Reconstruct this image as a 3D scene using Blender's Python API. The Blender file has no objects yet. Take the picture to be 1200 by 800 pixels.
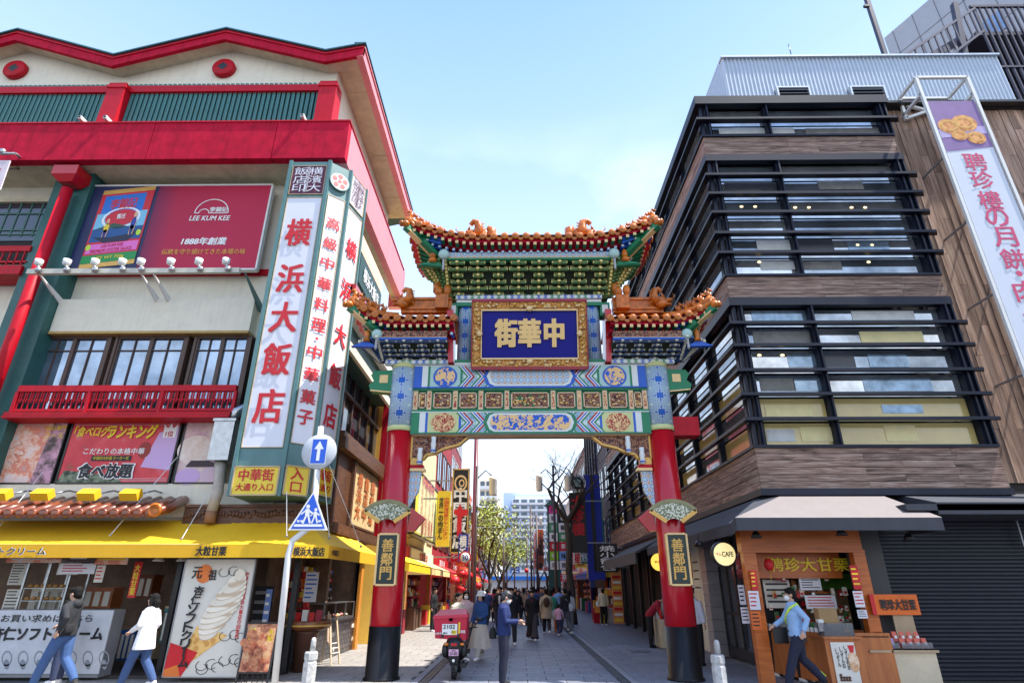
import bpy, bmesh, math, random
from mathutils import Vector, Matrix, Euler
import numpy as np
random.seed(7)
S = bpy.context.scene
COL = S.collection
# ------------------------------------------------------------------ camera
F_PX = 675.0                      # focal length in pixels of a 1200 px wide picture
TILT = math.atan(288 / F_PX)      # looking up
YAW = math.atan(8 * math.cos(TILT) / F_PX)
EYE = 1.7
cam_d = bpy.data.cameras.new('camera')
cam = bpy.data.objects.new('camera', cam_d); COL.objects.link(cam)
cam_d.sensor_width = 36; cam_d.lens = F_PX / 1200 * 36
cam_d.clip_start = 0.1; cam_d.clip_end = 3000
cam.location = (0, 0, EYE)
cam.rotation_euler = (math.pi / 2 + TILT, 0, YAW)
S.camera = cam
# ------------------------------------------------------------------ daylight
SUNV = Vector((0.50, -0.09, 1.0)).normalized()       # towards the sun
SUN_EL = math.asin(SUNV.z); SUN_ROT = math.atan2(SUNV.x, SUNV.y)
w = bpy.data.worlds.new("World"); S.world = w; w.use_nodes = True
nt = w.node_tree; nt.nodes.clear()
wo = nt.nodes.new('ShaderNodeOutputWorld'); bg = nt.nodes.new('ShaderNodeBackground')
sky = nt.nodes.new('ShaderNodeTexSky'); sky.sky_type = 'NISHITA'; sky.sun_disc = False
sky.sun_elevation = SUN_EL; sky.sun_rotation = SUN_ROT
sky.air_density = 1.0; sky.dust_density = 1.6; sky.ozone_density = 1.5
tc = nt.nodes.new('ShaderNodeTexCoord')
mp = nt.nodes.new('ShaderNodeMapping'); mp.inputs['Scale'].default_value = (1.0, 1.0, 2.4)
nz = nt.nodes.new('ShaderNodeTexNoise'); nz.inputs['Scale'].default_value = 2.6; nz.inputs['Detail'].default_value = 7
nz.inputs['Roughness'].default_value = 0.52
cr = nt.nodes.new('ShaderNodeValToRGB')
cr.color_ramp.elements[0].position = 0.50; cr.color_ramp.elements[1].position = 0.70
sp = nt.nodes.new('ShaderNodeSeparateXYZ')
hz = nt.nodes.new('ShaderNodeMapRange')   # clouds gather towards the horizon
hz.inputs[1].default_value = 0.7; hz.inputs[2].default_value = 0.3; hz.inputs[3].default_value = 0.0; hz.inputs[4].default_value = 1.0
mul = nt.nodes.new('ShaderNodeMath'); mul.operation = 'MULTIPLY'
mx = nt.nodes.new('ShaderNodeMixRGB'); mx.inputs[2].default_value = (8.2, 8.3, 8.6, 1)
hs = nt.nodes.new('ShaderNodeMixRGB'); hs.inputs[0].default_value = 0.72
L = nt.links.new
L(tc.outputs['Generated'], mp.inputs[0]); L(mp.outputs[0], nz.inputs['Vector']); L(nz.outputs['Fac'], cr.inputs[0])
L(tc.outputs['Generated'], sp.inputs[0]); L(sp.outputs['Z'], hz.inputs[0])
L(cr.outputs[0], mul.inputs[0]); L(hz.outputs[0], mul.inputs[1]); L(mul.outputs[0], mx.inputs[0])
gr_ = nt.nodes.new('ShaderNodeValToRGB'); ge = gr_.color_ramp.elements
ge[0].position, ge[0].color = 0.0, (0.74, 0.83, 0.94, 1); ge[1].position, ge[1].color = 0.86, (0.17, 0.35, 0.78, 1); q_ = ge.new(0.34); q_.color = (0.64, 0.75, 0.90, 1); q_ = ge.new(0.62); q_.color = (0.38, 0.54, 0.86, 1)
gm = nt.nodes.new('ShaderNodeVectorMath'); gm.operation = 'SCALE'; gm.inputs['Scale'].default_value = 7.2
L(sp.outputs['Z'], gr_.inputs[0]); L(gr_.outputs[0], gm.inputs[0]); L(gm.outputs[0], hs.inputs[2]); L(sky.outputs[0], hs.inputs[1]); L(hs.outputs[0], mx.inputs[1]); L(mx.outputs[0], bg.inputs[0])
bg.inputs[1].default_value = 0.13
L(bg.outputs[0], wo.inputs[0])
sd = bpy.data.lights.new('sun', 'SUN'); sd.energy = 4.6; sd.angle = math.radians(0.53); sd.color = (1, 0.955, 0.88)
sun = bpy.data.objects.new('sun', sd); COL.objects.link(sun)
sun.rotation_euler = SUNV.to_track_quat('Z', 'Y').to_euler(); sun.location = (30, 0, 60)
S.view_settings.view_transform = 'Standard'; S.view_settings.look = 'None'
S.view_settings.exposure = 1.1; S.view_settings.gamma = 1
try:
 S.cycles.max_bounces = 6; S.cycles.diffuse_bounces = 3; S.cycles.glossy_bounces = 3; S.cycles.transmission_bounces = 4
 S.cycles.caustics_reflective = False; S.cycles.caustics_refractive = False
except Exception: pass
# ------------------------------------------------------------------ reading positions off the survey (photo pixel -> point on a real plane)
_c, _s, _cy, _sy = math.cos(TILT), math.sin(TILT), math.cos(YAW), math.sin(YAW)
def _ray(u, v):
 a = (u - 600) / F_PX; b = -(v - 400) / F_PX
 x, y, z = a, _c - b * _s, _s + b * _c
 return Vector((x * _cy - y * _sy, x * _sy + y * _cy, z))
def atY(u, v, Y): r = _ray(u, v); return Vector((0, 0, EYE)) + r * (Y / r.y)
def atX(u, v, X): r = _ray(u, v); return Vector((0, 0, EYE)) + r * (X / r.x)
def atZ(u, v, Z=0.0): r = _ray(u, v); return Vector((0, 0, EYE)) + r * ((Z - EYE) / r.z)
def zY(v, Y, u=600): return atY(u, v, Y).z
def xY(u, v, Y): return atY(u, v, Y).x
# ------------------------------------------------------------------ materials
MATS = {}
def _n(nt, t, **k):
 n = nt.nodes.new(t)
 for a, b in k.items():
  if a in ('operation', 'blend_type', 'data_type', 'wave_type', 'bands_direction', 'feature', 'distance', 'rings_direction', 'wave_profile'): setattr(n, a, b)
  elif a.startswith('i'): n.inputs[int(a[1:])].default_value = b
  else: n.inputs[a.replace('_', ' ')].default_value = b
 return n
def mat(name, col, rough=0.6, metal=0.0, var=0.12, scale=3.0, bump=0.0, bscale=40.0, rnd=0.0, stain=0.0, streak=0.0, emit=None, spec=0.5, coat=0.0, alpha=1.0, trans=0.0):
 """paint / plaster / stone with soft mottling, optional vertical streaks and per-piece variation"""
 if name in MATS: return MATS[name]
 m = bpy.data.materials.new(name); m.use_nodes = True; nt = m.node_tree
 b = nt.nodes['Principled BSDF']; L = nt.links.new
 b.inputs['Roughness'].default_value = rough; b.inputs['Metallic'].default_value = metal
 b.inputs['Specular IOR Level'].default_value = spec; b.inputs['Coat Weight'].default_value = coat
 b.inputs['Alpha'].default_value = alpha; b.inputs['Transmission Weight'].default_value = trans
 c = (*col, 1); b.inputs['Base Color'].default_value = c
 m.diffuse_color = c
 tc = nt.nodes.new('ShaderNodeTexCoord')
 cur = None
 def mixin(fac_socket, c2, blend='MIX'):
  nonlocal cur
  x = nt.nodes.new('ShaderNodeMixRGB'); x.blend_type = blend
  if cur is None: x.inputs[1].default_value = c
  else: L(cur, x.inputs[1])
  x.inputs[2].default_value = (*c2, 1); L(fac_socket, x.inputs[0]); cur = x.outputs[0]
 if var > 0:
  n = _n(nt, 'ShaderNodeTexNoise', Scale=scale, Detail=6.0, Roughness=0.65); L(tc.outputs['Object'], n.inputs[0])
  mr = _n(nt, 'ShaderNodeMapRange', i1=0.35, i2=0.7, i3=0.0, i4=1.0); L(n.outputs[0], mr.inputs[0])
  mixin(mr.outputs[0], [q * (1 - var * 1.6) for q in col])
 if streak > 0:
  mp = _n(nt, 'ShaderNodeMapping'); mp.inputs['Scale'].default_value = (6, 6, 0.35); L(tc.outputs['Object'], mp.inputs[0])
  n = _n(nt, 'ShaderNodeTexNoise', Scale=1.6, Detail=5.0, Roughness=0.6); L(mp.outputs[0], n.inputs[0])
  mr = _n(nt, 'ShaderNodeMapRange', i1=0.5, i2=0.75, i3=0.0, i4=streak); L(n.outputs[0], mr.inputs[0])
  mixin(mr.outputs[0], [q * 0.35 for q in col])
 if stain > 0:
  n = _n(nt, 'ShaderNodeTexNoise', Scale=1.1, Detail=9.0, Roughness=0.75); L(tc.outputs['Object'], n.inputs[0])
  mr = _n(nt, 'ShaderNodeMapRange', i1=0.52, i2=0.68, i3=0.0, i4=stain); L(n.outputs[0], mr.inputs[0])
  mixin(mr.outputs[0], [q * 0.45 for q in col])
 if rnd > 0:
  oi = nt.nodes.new('ShaderNodeObjectInfo')
  h = _n(nt, 'ShaderNodeHueSaturation'); mr = _n(nt, 'ShaderNodeMapRange', i3=1 - rnd, i4=1 + rnd)
  L(oi.outputs['Random'], mr.inputs[0]); L(mr.outputs[0], h.inputs['Value'])
  if cur is None: h.inputs['Color'].default_value = c
  else: L(cur, h.inputs['Color'])
  cur = h.outputs[0]
 if cur is not None: L(cur, b.inputs['Base Color'])
 if bump > 0:
  n = _n(nt, 'ShaderNodeTexNoise', Scale=bscale, Detail=4.0); L(tc.outputs['Object'], n.inputs[0])
  bp = _n(nt, 'ShaderNodeBump', Strength=bump, Distance=0.02); L(n.outputs[0], bp.inputs['Height']); L(bp.outputs[0], b.inputs['Normal'])
 if emit:
  b.inputs['Emission Color'].default_value = c; b.inputs['Emission Strength'].default_value = emit
 MATS[name] = m; return m
def ramp_mat(name, stops, vec='Object', kind='noise', scale=5.0, sc=(1, 1, 1), detail=5, rough=0.6, metal=0.0, bump=0.0, rnd=0.0, const=False, dist=0.0, coat=0.0):
 """noise/voronoi/wave driven colour ramp"""
 if name in MATS: return MATS[name]
 m = bpy.data.materials.new(name); m.use_nodes = True; nt = m.node_tree; L = nt.links.new
 b = nt.nodes['Principled BSDF']; b.inputs['Roughness'].default_value = rough; b.inputs['Metallic'].default_value = metal; b.inputs['Coat Weight'].default_value = coat
 tc = nt.nodes.new('ShaderNodeTexCoord'); mp = nt.nodes.new('ShaderNodeMapping'); mp.inputs['Scale'].default_value = sc
 L(tc.outputs[vec], mp.inputs[0]); v = mp.outputs[0]
 if rnd > 0:
  oi = nt.nodes.new('ShaderNodeObjectInfo'); ad = _n(nt, 'ShaderNodeVectorMath', operation='ADD')
  ml = _n(nt, 'ShaderNodeMath', operation='MULTIPLY', i1=37.0); L(oi.outputs['Random'], ml.inputs[0])
  L(v, ad.inputs[0]); L(ml.outputs[0], ad.inputs[1]); v = ad.outputs[0]
 if kind == 'noise': n = _n(nt, 'ShaderNodeTexNoise', Scale=scale, Detail=detail, Roughness=0.65, Distortion=dist); o = n.outputs[0]
 elif kind == 'voronoi': n = _n(nt, 'ShaderNodeTexVoronoi', Scale=scale); o = n.outputs['Distance']
 elif kind == 'cell': n = _n(nt, 'ShaderNodeTexVoronoi', Scale=scale); o = n.outputs['Color']
 else: n = _n(nt, 'ShaderNodeTexWave', Scale=scale, Distortion=dist, Detail=detail); n.bands_direction = kind[-1].upper(); o = n.outputs[0]
 L(v, n.inputs[0])
 cr = nt.nodes.new('ShaderNodeValToRGB'); e = cr.color_ramp.elements
 if const: cr.color_ramp.interpolation = 'CONSTANT'
 e[0].position, e[0].color = stops[0][0], (*stops[0][1], 1); e[1].position, e[1].color = stops[1][0], (*stops[1][1], 1)
 for p, c in stops[2:]: q = e.new(p); q.color = (*c, 1)
 L(o, cr.inputs[0]); out = cr.outputs[0]
 if rnd > 0:
  h = _n(nt, 'ShaderNodeHueSaturation'); mr = _n(nt, 'ShaderNodeMapRange', i3=1 - rnd, i4=1 + rnd)
  L(oi.outputs['Random'], mr.inputs[0]); L(mr.outputs[0], h.inputs['Value']); L(out, h.inputs['Color']); out = h.outputs[0]
 L(out, b.inputs['Base Color'])
 if bump > 0:
  bp = _n(nt, 'ShaderNodeBump', Strength=bump, Distance=0.02); L(o, bp.inputs['Height']); L(bp.outputs[0], b.inputs['Normal'])
 MATS[name] = m; return m
def rosette_mat(name, sx, sz, cols, ox=0.0, oz=0.0, petals=8, rings=3.0, cyl=None, rough=0.55):
 """painted repeat: concentric rosettes on a grid in the x/z plane (or wrapped round a column axis)"""
 if name in MATS: return MATS[name]
 m = bpy.data.materials.new(name); m.use_nodes = True; nt = m.node_tree; L = nt.links.new
 b = nt.nodes['Principled BSDF']; b.inputs['Roughness'].default_value = rough
 tc = nt.nodes.new('ShaderNodeTexCoord'); sp = nt.nodes.new('ShaderNodeSeparateXYZ'); L(tc.outputs['Object'], sp.inputs[0])
 def M(op, a, bb=None):
  n = nt.nodes.new('ShaderNodeMath'); n.operation = op
  for i, q in enumerate((a, bb)):
   if q is None: continue
   if isinstance(q, (int, float)): n.inputs[i].default_value = q
   else: L(q, n.inputs[i])
  return n.outputs[0]
 X, Z = sp.outputs['X'], sp.outputs['Z']
 if cyl:
  X = M('MULTIPLY', M('ARCTAN2', M('SUBTRACT', X, cyl[0]), M('SUBTRACT', cyl[1], sp.outputs['Y'])), cyl[2])
 u = M('SUBTRACT', M('FRACT', M('DIVIDE', M('SUBTRACT', X, ox), sx)), 0.5)
 v = M('SUBTRACT', M('FRACT', M('DIVIDE', M('SUBTRACT', Z, oz), sz)), 0.5)
 r = M('SQRT', M('ADD', M('MULTIPLY', u, u), M('MULTIPLY', v, v)))
 t = M('ARCTAN2', v, u)
 a = M('MULTIPLY', M('COSINE', M('MULTIPLY', t, float(petals))), 0.6)
 s1 = M('SINE', M('ADD', M('MULTIPLY', r, 6.283 * rings * 2), a))
 s2 = M('COSINE', M('MULTIPLY', t, float(petals * 2)))
 k = M('MULTIPLY', M('ADD', M('MULTIPLY', s1, 0.7), M('MULTIPLY', M('MULTIPLY', s2, 0.5), M('MINIMUM', M('MULTIPLY', r, 4.0), 1.0))), 0.5)
 k = M('ADD', k, 0.5)
 k = M('ADD', k, M('MULTIPLY', M('GREATER_THAN', r, 0.5), 0.9))
 cr = nt.nodes.new('ShaderNodeValToRGB'); cr.color_ramp.interpolation = 'CONSTANT'
 e = cr.color_ramp.elements
 e[0].position, e[0].color = 0, (*cols[0], 1); e[1].position, e[1].color = 0.33, (*cols[1], 1)
 q = e.new(0.62); q.color = (*cols[2], 1); q = e.new(0.95); q.color = (*cols[3], 1)
 L(k, cr.inputs[0]); L(cr.outputs[0], b.inputs['Base Color'])
 MATS[name] = m; return m
def glass(name, col=(0.02, 0.03, 0.04), rough=0.03):
 return mat(name, col, rough, 0.0, var=0, spec=1.0, coat=0.6)
def lin(r, g, b):   # 8-bit photo colour -> linear
 return tuple(((q / 255 + 0.055) / 1.055) ** 2.4 if q > 10 else q / 255 / 12.92 for q in (r, g, b))
RED = mat('red paint', (0.52, 0.004, 0.018), 0.5, spec=.25, var=0.10, streak=0.25, bump=0.05)
REDB = mat('faded red plaster', (0.56, 0.008, 0.04), 0.75, spec=.15, var=0.22, streak=0.55, stain=.3, bump=0.1)
REDG = mat('glossy red lacquer', (0.50, 0.004, 0.014), 0.25, var=0.05, coat=0.35)
GREEN = mat('green painted steel', (0.03, 0.13, 0.12), 0.5, var=0.15, streak=0.3)
TEAL = mat('teal painted steel', (0.10, 0.22, 0.22), 0.45, var=0.1, streak=0.2)
CREAM = mat('cream plaster', (0.80, 0.745, 0.60), 0.8, var=0.05, streak=0.15, stain=0.16, bump=0.1)
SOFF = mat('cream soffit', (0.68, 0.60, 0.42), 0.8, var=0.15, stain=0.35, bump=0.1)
WHITE = mat('white paint', (0.75, 0.75, 0.73), 0.5, var=0.05, streak=0.1)
BLACK = mat('black paint', (0.012, 0.012, 0.014), 0.35, var=0.1)
NAVYM = mat('dark navy metal', (0.008, 0.012, 0.028), 0.45, spec=.3, metal=0.1, var=0.15)
DARK = mat('dark interior', (0.025, 0.02, 0.018), 0.8, var=0.2)
GREYM = mat('grey steel', (0.3, 0.31, 0.33), 0.4, metal=0.6, var=0.1)
STEEL = mat('galvanised steel', (0.5, 0.51, 0.52), 0.3, metal=0.9, var=0.2, scale=8)
BROWN = mat('brown window frame', (0.09, 0.05, 0.035), 0.5)
YEL = mat('yellow awning canvas', (0.88, 0.50, 0.01), 0.7, var=0.06, streak=0.08, bump=0.05)
YELS = mat('yellow sign face', (0.85, 0.62, 0.04), 0.4, var=0.04)
GOLD = mat('gold paint', (0.72, 0.42, 0.10), 0.4, metal=0.25, var=0.15, scale=20)
GOLDL = mat('pale gold leaf', (0.80, 0.55, 0.25), 0.4, metal=0.15, var=0.1, scale=20)
ORT = mat('glazed orange tile', (0.70, 0.19, 0.015), 0.32, var=0.4, scale=7, rnd=0.14, coat=0.2, bump=0.2, spec=.35)
GLS = mat('window glass', (.10, .12, .15), .03, metal=.55, var=0)
GLB = mat('bluish window glass', (.32, .42, .56), .03, metal=.8, var=.35, scale=.9)
PINKP = mat('sunlit red plaster', (.78, .26, .30), .7, var=.06, streak=.12, bump=.1)  # paler red that paints sunlight onto the street-side faces
INKR = mat('red lettering', (0.60, 0.01, 0.02), 0.5, var=0.03)
INKK = mat('black lettering', (0.01, 0.01, 0.012), 0.5, var=0)
INKW = mat('white lettering', (0.85, 0.85, 0.83), 0.5, var=0)
INKY = mat('yellow lettering', (0.9, 0.65, 0.03), 0.5, var=0)
SIGNW = mat('white sign panel', (0.74, 0.74, 0.80), 0.35, var=0.03)
PAPER = mat('printed paper', (0.70, 0.67, 0.60), 0.7, var=0.05)
WOODO = ramp_mat('orange varnished wood', [(0.3, (0.42, 0.09, 0.015)), (0.7, (0.62, 0.17, 0.03))], sc=(1, 1, 12), scale=2, rough=0.35)
WOODD = ramp_mat('dark carved wood', [(0.3, (0.05, 0.02, 0.01)), (0.7, (0.17, 0.07, 0.03))], sc=(1, 1, 8), scale=3, rough=0.5)
# ------------------------------------------------------------------ mesh building
class MB:
 def __init__(s): s.v = []; s.f = []; s.m = []; s.sm = []; s.mats = []
 def _mi(s, m):
  if m not in s.mats: s.mats.append(m)
  return s.mats.index(m)
 def add(s, vs, fs, m=None, smooth=False):
  o = len(s.v); s.v.extend([tuple(q) for q in vs]); k = s._mi(m)
  for f in fs: s.f.append(tuple(i + o for i in f)); s.m.append(k); s.sm.append(smooth)
  return s
 def box(s, x0, x1, y0, y1, z0, z1, m=None):
  if x0 > x1: x0, x1 = x1, x0
  if y0 > y1: y0, y1 = y1, y0
  if z0 > z1: z0, z1 = z1, z0
  return s.add([(x0, y0, z0), (x1, y0, z0), (x1, y1, z0), (x0, y1, z0), (x0, y0, z1), (x1, y0, z1), (x1, y1, z1), (x0, y1, z1)],
                     [(0, 3, 2, 1), (4, 5, 6, 7), (0, 1, 5, 4), (1, 2, 6, 5), (2, 3, 7, 6), (3, 0, 4, 7)], m)
 def bar(s, a, b, w, h=None, m=None, up=(0, 0, 1)):
  a = Vector(a); b = Vector(b); h = h or w; d = (b - a).normalized(); up = Vector(up)
  if abs(d.dot(up)) > 0.98: up = Vector((0, 1, 0)) if abs(d.y) < 0.9 else Vector((1, 0, 0))
  r = d.cross(up).normalized(); t = r.cross(d)
  vs = [p + r * i * w / 2 + t * j * h / 2 for p in (a, b) for i, j in ((-1, -1), (1, -1), (1, 1), (-1, 1))]
  return s.add(vs, [(0, 1, 2, 3), (7, 6, 5, 4), (0, 4, 5, 1), (1, 5, 6, 2), (2, 6, 7, 3), (3, 7, 4, 0)], m)
 def tube(s, pts, r, m=None, n=8, cap=True, smooth=True):
  pts = [Vector(p) for p in pts]; N = len(pts); rs = r if isinstance(r, (list, tuple)) else [r] * N
  vs = []; ref = None
  for i, p in enumerate(pts):
   d = (pts[min(i + 1, N - 1)] - pts[max(i - 1, 0)]).normalized()
   if ref is None: ref = Vector((0, 0, 1)) if abs(d.z) < 0.9 else Vector((1, 0, 0))
   a = d.cross(ref); a = a.normalized() if a.length > 1e-6 else Vector((1, 0, 0)); b = a.cross(d).normalized(); ref = b
   for k in range(n):
    t = 2 * math.pi * k / n; vs.append(p + (a * math.cos(t) + b * math.sin(t)) * rs[i])
  fs = [(i * n + k, i * n + (k + 1) % n, (i + 1) * n + (k + 1) % n, (i + 1) * n + k) for i in range(N - 1) for k in range(n)]
  s.add(vs, fs, m, smooth)
  if cap:
   o = len(s.v) - N * n; k = s._mi(m)
   s.f.append(tuple(o + i for i in range(n))[::-1]); s.m.append(k); s.sm.append(False)
   s.f.append(tuple(o + (N - 1) * n + i for i in range(n))); s.m.append(k); s.sm.append(False)
  return s
 def ell(s, c, r, m=None, n=10, k=6, rot=None):
  c = Vector(c); r = Vector(r) if hasattr(r, '__len__') else Vector((r, r, r)); vs = []
  for i in range(1, k):
   t = math.pi * i / k
   for j in range(n):
    p = 2 * math.pi * j / n; vs.append(Vector((r.x * math.sin(t) * math.cos(p), r.y * math.sin(t) * math.sin(p), r.z * math.cos(t))))
  vs += [Vector((0, 0, r.z)), Vector((0, 0, -r.z))]
  if rot is not None: vs = [rot @ q for q in vs]
  vs = [q + c for q in vs]; T = (k - 1) * n
  fs = [(i * n + j, (i + 1) * n + j, (i + 1) * n + (j + 1) % n, i * n + (j + 1) % n) for i in range(k - 2) for j in range(n)]
  fs += [(T, j, (j + 1) % n) for j in range(n)] + [(T + 1, (k - 2) * n + (j + 1) % n, (k - 2) * n + j) for j in range(n)]
  return s.add(vs, fs, m, True)
 def lathe(s, c, prof, m=None, n=16, smooth=True, axis='Z'):
  c = Vector(c); vs = []
  for r, z in prof:
   for j in range(n):
    t = 2 * math.pi * j / n; p = (r * math.cos(t), r * math.sin(t), z)
    if axis == 'Y': p = (p[0], p[2], p[1])
    if axis == 'X': p = (p[2], p[0], p[1])
    vs.append(c + Vector(p))
  N = len(prof)
  fs = [(i * n + j, i * n + (j + 1) % n, (i + 1) * n + (j + 1) % n, (i + 1) * n + j) for i in range(N - 1) for j in range(n)]
  fs += [tuple(range(n))[::-1], tuple((N - 1) * n + j for j in range(n))]
  return s.add(vs, fs, m, smooth)
 def prism(s, pts, off, m=None):
  """polygon pts (3-D, any plane) pushed by vector off"""
  pts = [Vector(p) for p in pts]; off = Vector(off); n = len(pts)
  return s.add(pts + [p + off for p in pts], [tuple(range(n))[::-1], tuple(range(n, 2 * n))] + [(i, (i + 1) % n, n + (i + 1) % n, n + i) for i in range(n)], m)
 def quad(s, a, b, c, d, m=None): return s.add([a, b, c, d], [(0, 1, 2, 3)], m)
 def build(s, name, m=None, parent=None, mesh_only=False):
  me = bpy.data.meshes.new(name); me.from_pydata(s.v, [], s.f)
  fb = m or next((q for q in s.mats if q), None); mats = [q or fb for q in s.mats] or [fb]
  for q in mats: me.materials.append(q)
  me.polygons.foreach_set('material_index', s.m); me.polygons.foreach_set('use_smooth', s.sm)
  me.update()
  if mesh_only: return me
  return put(name, me, parent)
def fixn(me):
 b = bmesh.new(); b.from_mesh(me); bmesh.ops.recalc_face_normals(b, faces=b.faces); b.to_mesh(me); b.free()
def put(name, me, parent=None, loc=None, rot=None, label=None):
 """link one mesh object; verts are in world axes unless loc is given, parent stands at its own base"""
 o = bpy.data.objects.new(name, me); COL.objects.link(o)
 if loc is not None: o.location = loc
 if rot is not None: o.rotation_euler = rot
 if parent is not None:
  o.parent = parent; o.matrix_parent_inverse = WM[parent.name].inverted() if parent.name in WM else Matrix.Identity(4)
 WM[o.name] = (WM[parent.name] @ o.matrix_parent_inverse if parent is not None and parent.name in WM else Matrix.Identity(4)) @ Matrix.LocRotScale(o.location, o.rotation_euler, None)
 if label: o['label'] = label
 return o
WM = {}
def tag(o, label=None, cat=None, group=None, kind=None):
 if label: o['label'] = label
 if cat: o['category'] = cat
 if group: o['group'] = group
 if kind: o['kind'] = kind
 return o
def thing(name, label, cat, loc=(0, 0, 0), group=None, rz=0.0):
 o = bpy.data.objects.new(name, None); COL.objects.link(o); o.empty_display_size = 0.2
 o.location = loc; o.rotation_euler = (0, 0, rz); WM[o.name] = Matrix.LocRotScale(Vector(loc), Euler((0, 0, rz)), None)
 return tag(o, label, cat, group)
def struct(name, mb, m=None, parent=None):
 o = mb.build(name, m, parent) if isinstance(mb, MB) else put(name, mb, parent)
 if parent is None: o['kind'] = 'structure'
 return o
def kids(o): return [c for c in KID.get(o.name, [])]
KID = {}
def dup(o, loc=None, rz=None, label=None, parent=None, scale=None):
 """copy of a thing with copies of its parts and sub-parts"""
 c = o.copy(); COL.objects.link(c)
 if loc is not None: c.location = loc
 if rz is not None: c.rotation_euler = (0, 0, rz)
 if scale is not None: c.scale = (scale, scale, scale)
 if label: c['label'] = label
 if parent is not None: c.parent = parent
 for ch in [q for q in o.children]: dup(ch, parent=c)
 return c
# ------------------------------------------------------------------ lettering
_txt = {}
def text_geo(st, bold=0.02, res=2):
 k = st
 if k in _txt: return _txt[k]
 cu = bpy.data.curves.new('t', 'FONT'); cu.body = st; cu.size = 1; cu.resolution_u = res; cu.fill_mode = 'FRONT'
 ob = bpy.data.objects.new('t', cu)
 me = bpy.data.meshes.new_from_object(ob)
 V = np.empty(len(me.vertices) * 3, 'f'); me.vertices.foreach_get('co', V); V = V.reshape(-1, 3)
 Fs = [tuple(p.vertices) for p in me.polygons]
 bpy.data.objects.remove(ob); bpy.data.curves.remove(cu); bpy.data.meshes.remove(me)
 _txt[k] = (V, Fs); return _txt[k]
def lettering(mb, st, c, right, up, w, h, m, bold=0.02, vertical=False, keep=False, dy=0.006, skew=0.0):
 """fit text into a w x h box centred on c; right/up are unit vectors; written vertically if asked"""
 right = Vector(right).normalized(); up = Vector(up).normalized(); n = right.cross(up); c = Vector(c) + n * dy
 if vertical:
  N = len(st); ch = h / N
  for i, q in enumerate(st):
   if q in ' 　': continue
   s2 = 0.92 if q not in '・ー' else 0.5
   if q == 'ー': lettering(mb, q, c + up * (h / 2 - ch * (i + 0.5)) - n * dy, right, up, w * .12, ch * .7, m, bold, False, keep, dy); continue
   lettering(mb, q, c + up * (h / 2 - ch * (i + 0.5)) - n * dy, right, up, (w if q not in '・' else w * .25), (ch * s2 if q not in '・一' else ch * .2), m, bold, False, keep, dy)
  return
 V, Fs = text_geo(st, bold)
 if len(V) == 0: return
 lo = V.min(0); hi = V.max(0); d = np.maximum(hi - lo, 1e-4)
 sx, sy = w / d[0], h / d[1]
 if keep: sx = sy = min(sx, sy)
 e = min(bold, .08) * 0.8 * h
 offs = [(0, 0)] if bold < .015 else [(-e, -e * .6), (e, -e * .6), (-e, e * .6), (e, e * .6)] if bold < .05 else [(a_ * e, c_ * e * .8) for a_ in (-1, 0, 1) for c_ in (-1, 0, 1)]
 for q, (ox, oy) in enumerate(offs):
  vs = []
  for p in V:
   b = (p[1] - (lo[1] + hi[1]) / 2) * sy + oy; a = (p[0] - (lo[0] + hi[0]) / 2) * sx + ox + b * skew
   vs.append(c + n * (q * .0005) + right * float(a) + up * float(b))
  mb.add(vs, Fs, m)
XR = Vector((1, 0, 0)); ZU = Vector((0, 0, 1)); YF = Vector((0, 1, 0))
def disc(mb, c, right, up, a, b, m, n=20, dy=0.0, a0=0, a1=360, inner=0.0, rot=0.0):
 """flat ellipse / ring / sector laid on a face"""
 right = Vector(right).normalized(); up = Vector(up).normalized(); c = Vector(c) + right.cross(up) * dy
 cr_, sr_ = math.cos(rot), math.sin(rot)
 def P(k, t):
  x, y = a * k * math.cos(t), b * k * math.sin(t); return c + right * (x * cr_ - y * sr_) + up * (x * sr_ + y * cr_)
 T = [math.radians(a0 + (a1 - a0) * i / n) for i in range(n + 1)]
 if inner > 0:
  vs = [P(1, t) for t in T] + [P(inner, t) for t in T]
  mb.add(vs, [(i, i + 1, n + 2 + i, n + 1 + i) for i in range(n)], m)
 else:
  mb.add([c] + [P(1, t) for t in T], [(0, i + 1, i + 2) for i in range(n)], m)
def poly(mb, c, right, up, pts, m, dy=0.0):
 right = Vector(right).normalized(); up = Vector(up).normalized(); c = Vector(c) + right.cross(up) * dy
 mb.add([c + right * a + up * b for a, b in pts], [tuple(range(len(pts)))], m)
# ------------------------------------------------------------------ ground, street, pavements
KX = (-1.87, 2.08)      # drain lines either side of the carriageway
PAVE = ramp_mat('grey granite paver', [(0.28, (0.10, 0.105, 0.13)), (0.45, (0.165, 0.17, 0.20)), (0.75, (0.23, 0.235, 0.265))], scale=9, rnd=0.16, rough=0.55, bump=0.12)
PAVW = ramp_mat('warm grey footway paver', [(0.3, (0.24, 0.22, 0.20)), (0.7, (0.36, 0.335, 0.31))], scale=9, rnd=0.10, rough=0.65, bump=0.12)
JOINT = mat('dark joint sand', (0.07, 0.07, 0.08), 0.9, var=0.2, scale=12)
DRAIN = mat('drain grating steel', (0.08, 0.085, 0.095), 0.45, metal=0.5)
KERB = mat('pale kerb stone', (0.26, 0.27, 0.30), 0.6, var=0.2, scale=8)
g = MB(); g.quad((-900, -60, -0.02), (900, -60, -0.02), (900, 2500, -0.02), (-900, 2500, -0.02)); gr = struct('ground', g, JOINT)
ground_mat = ramp_mat('grey paving far off', [(0.35, (0.13, 0.135, 0.16)), (0.65, (0.19, 0.19, 0.215))], kind='cell', scale=1.3, sc=(1, 0.55, 1), rough=0.6, bump=0.0)
g = MB(); g.box(KX[0] + .09, KX[1] - .09, -4, 180, -0.019, -0.006); road = struct('street', g, JOINT)
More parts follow.
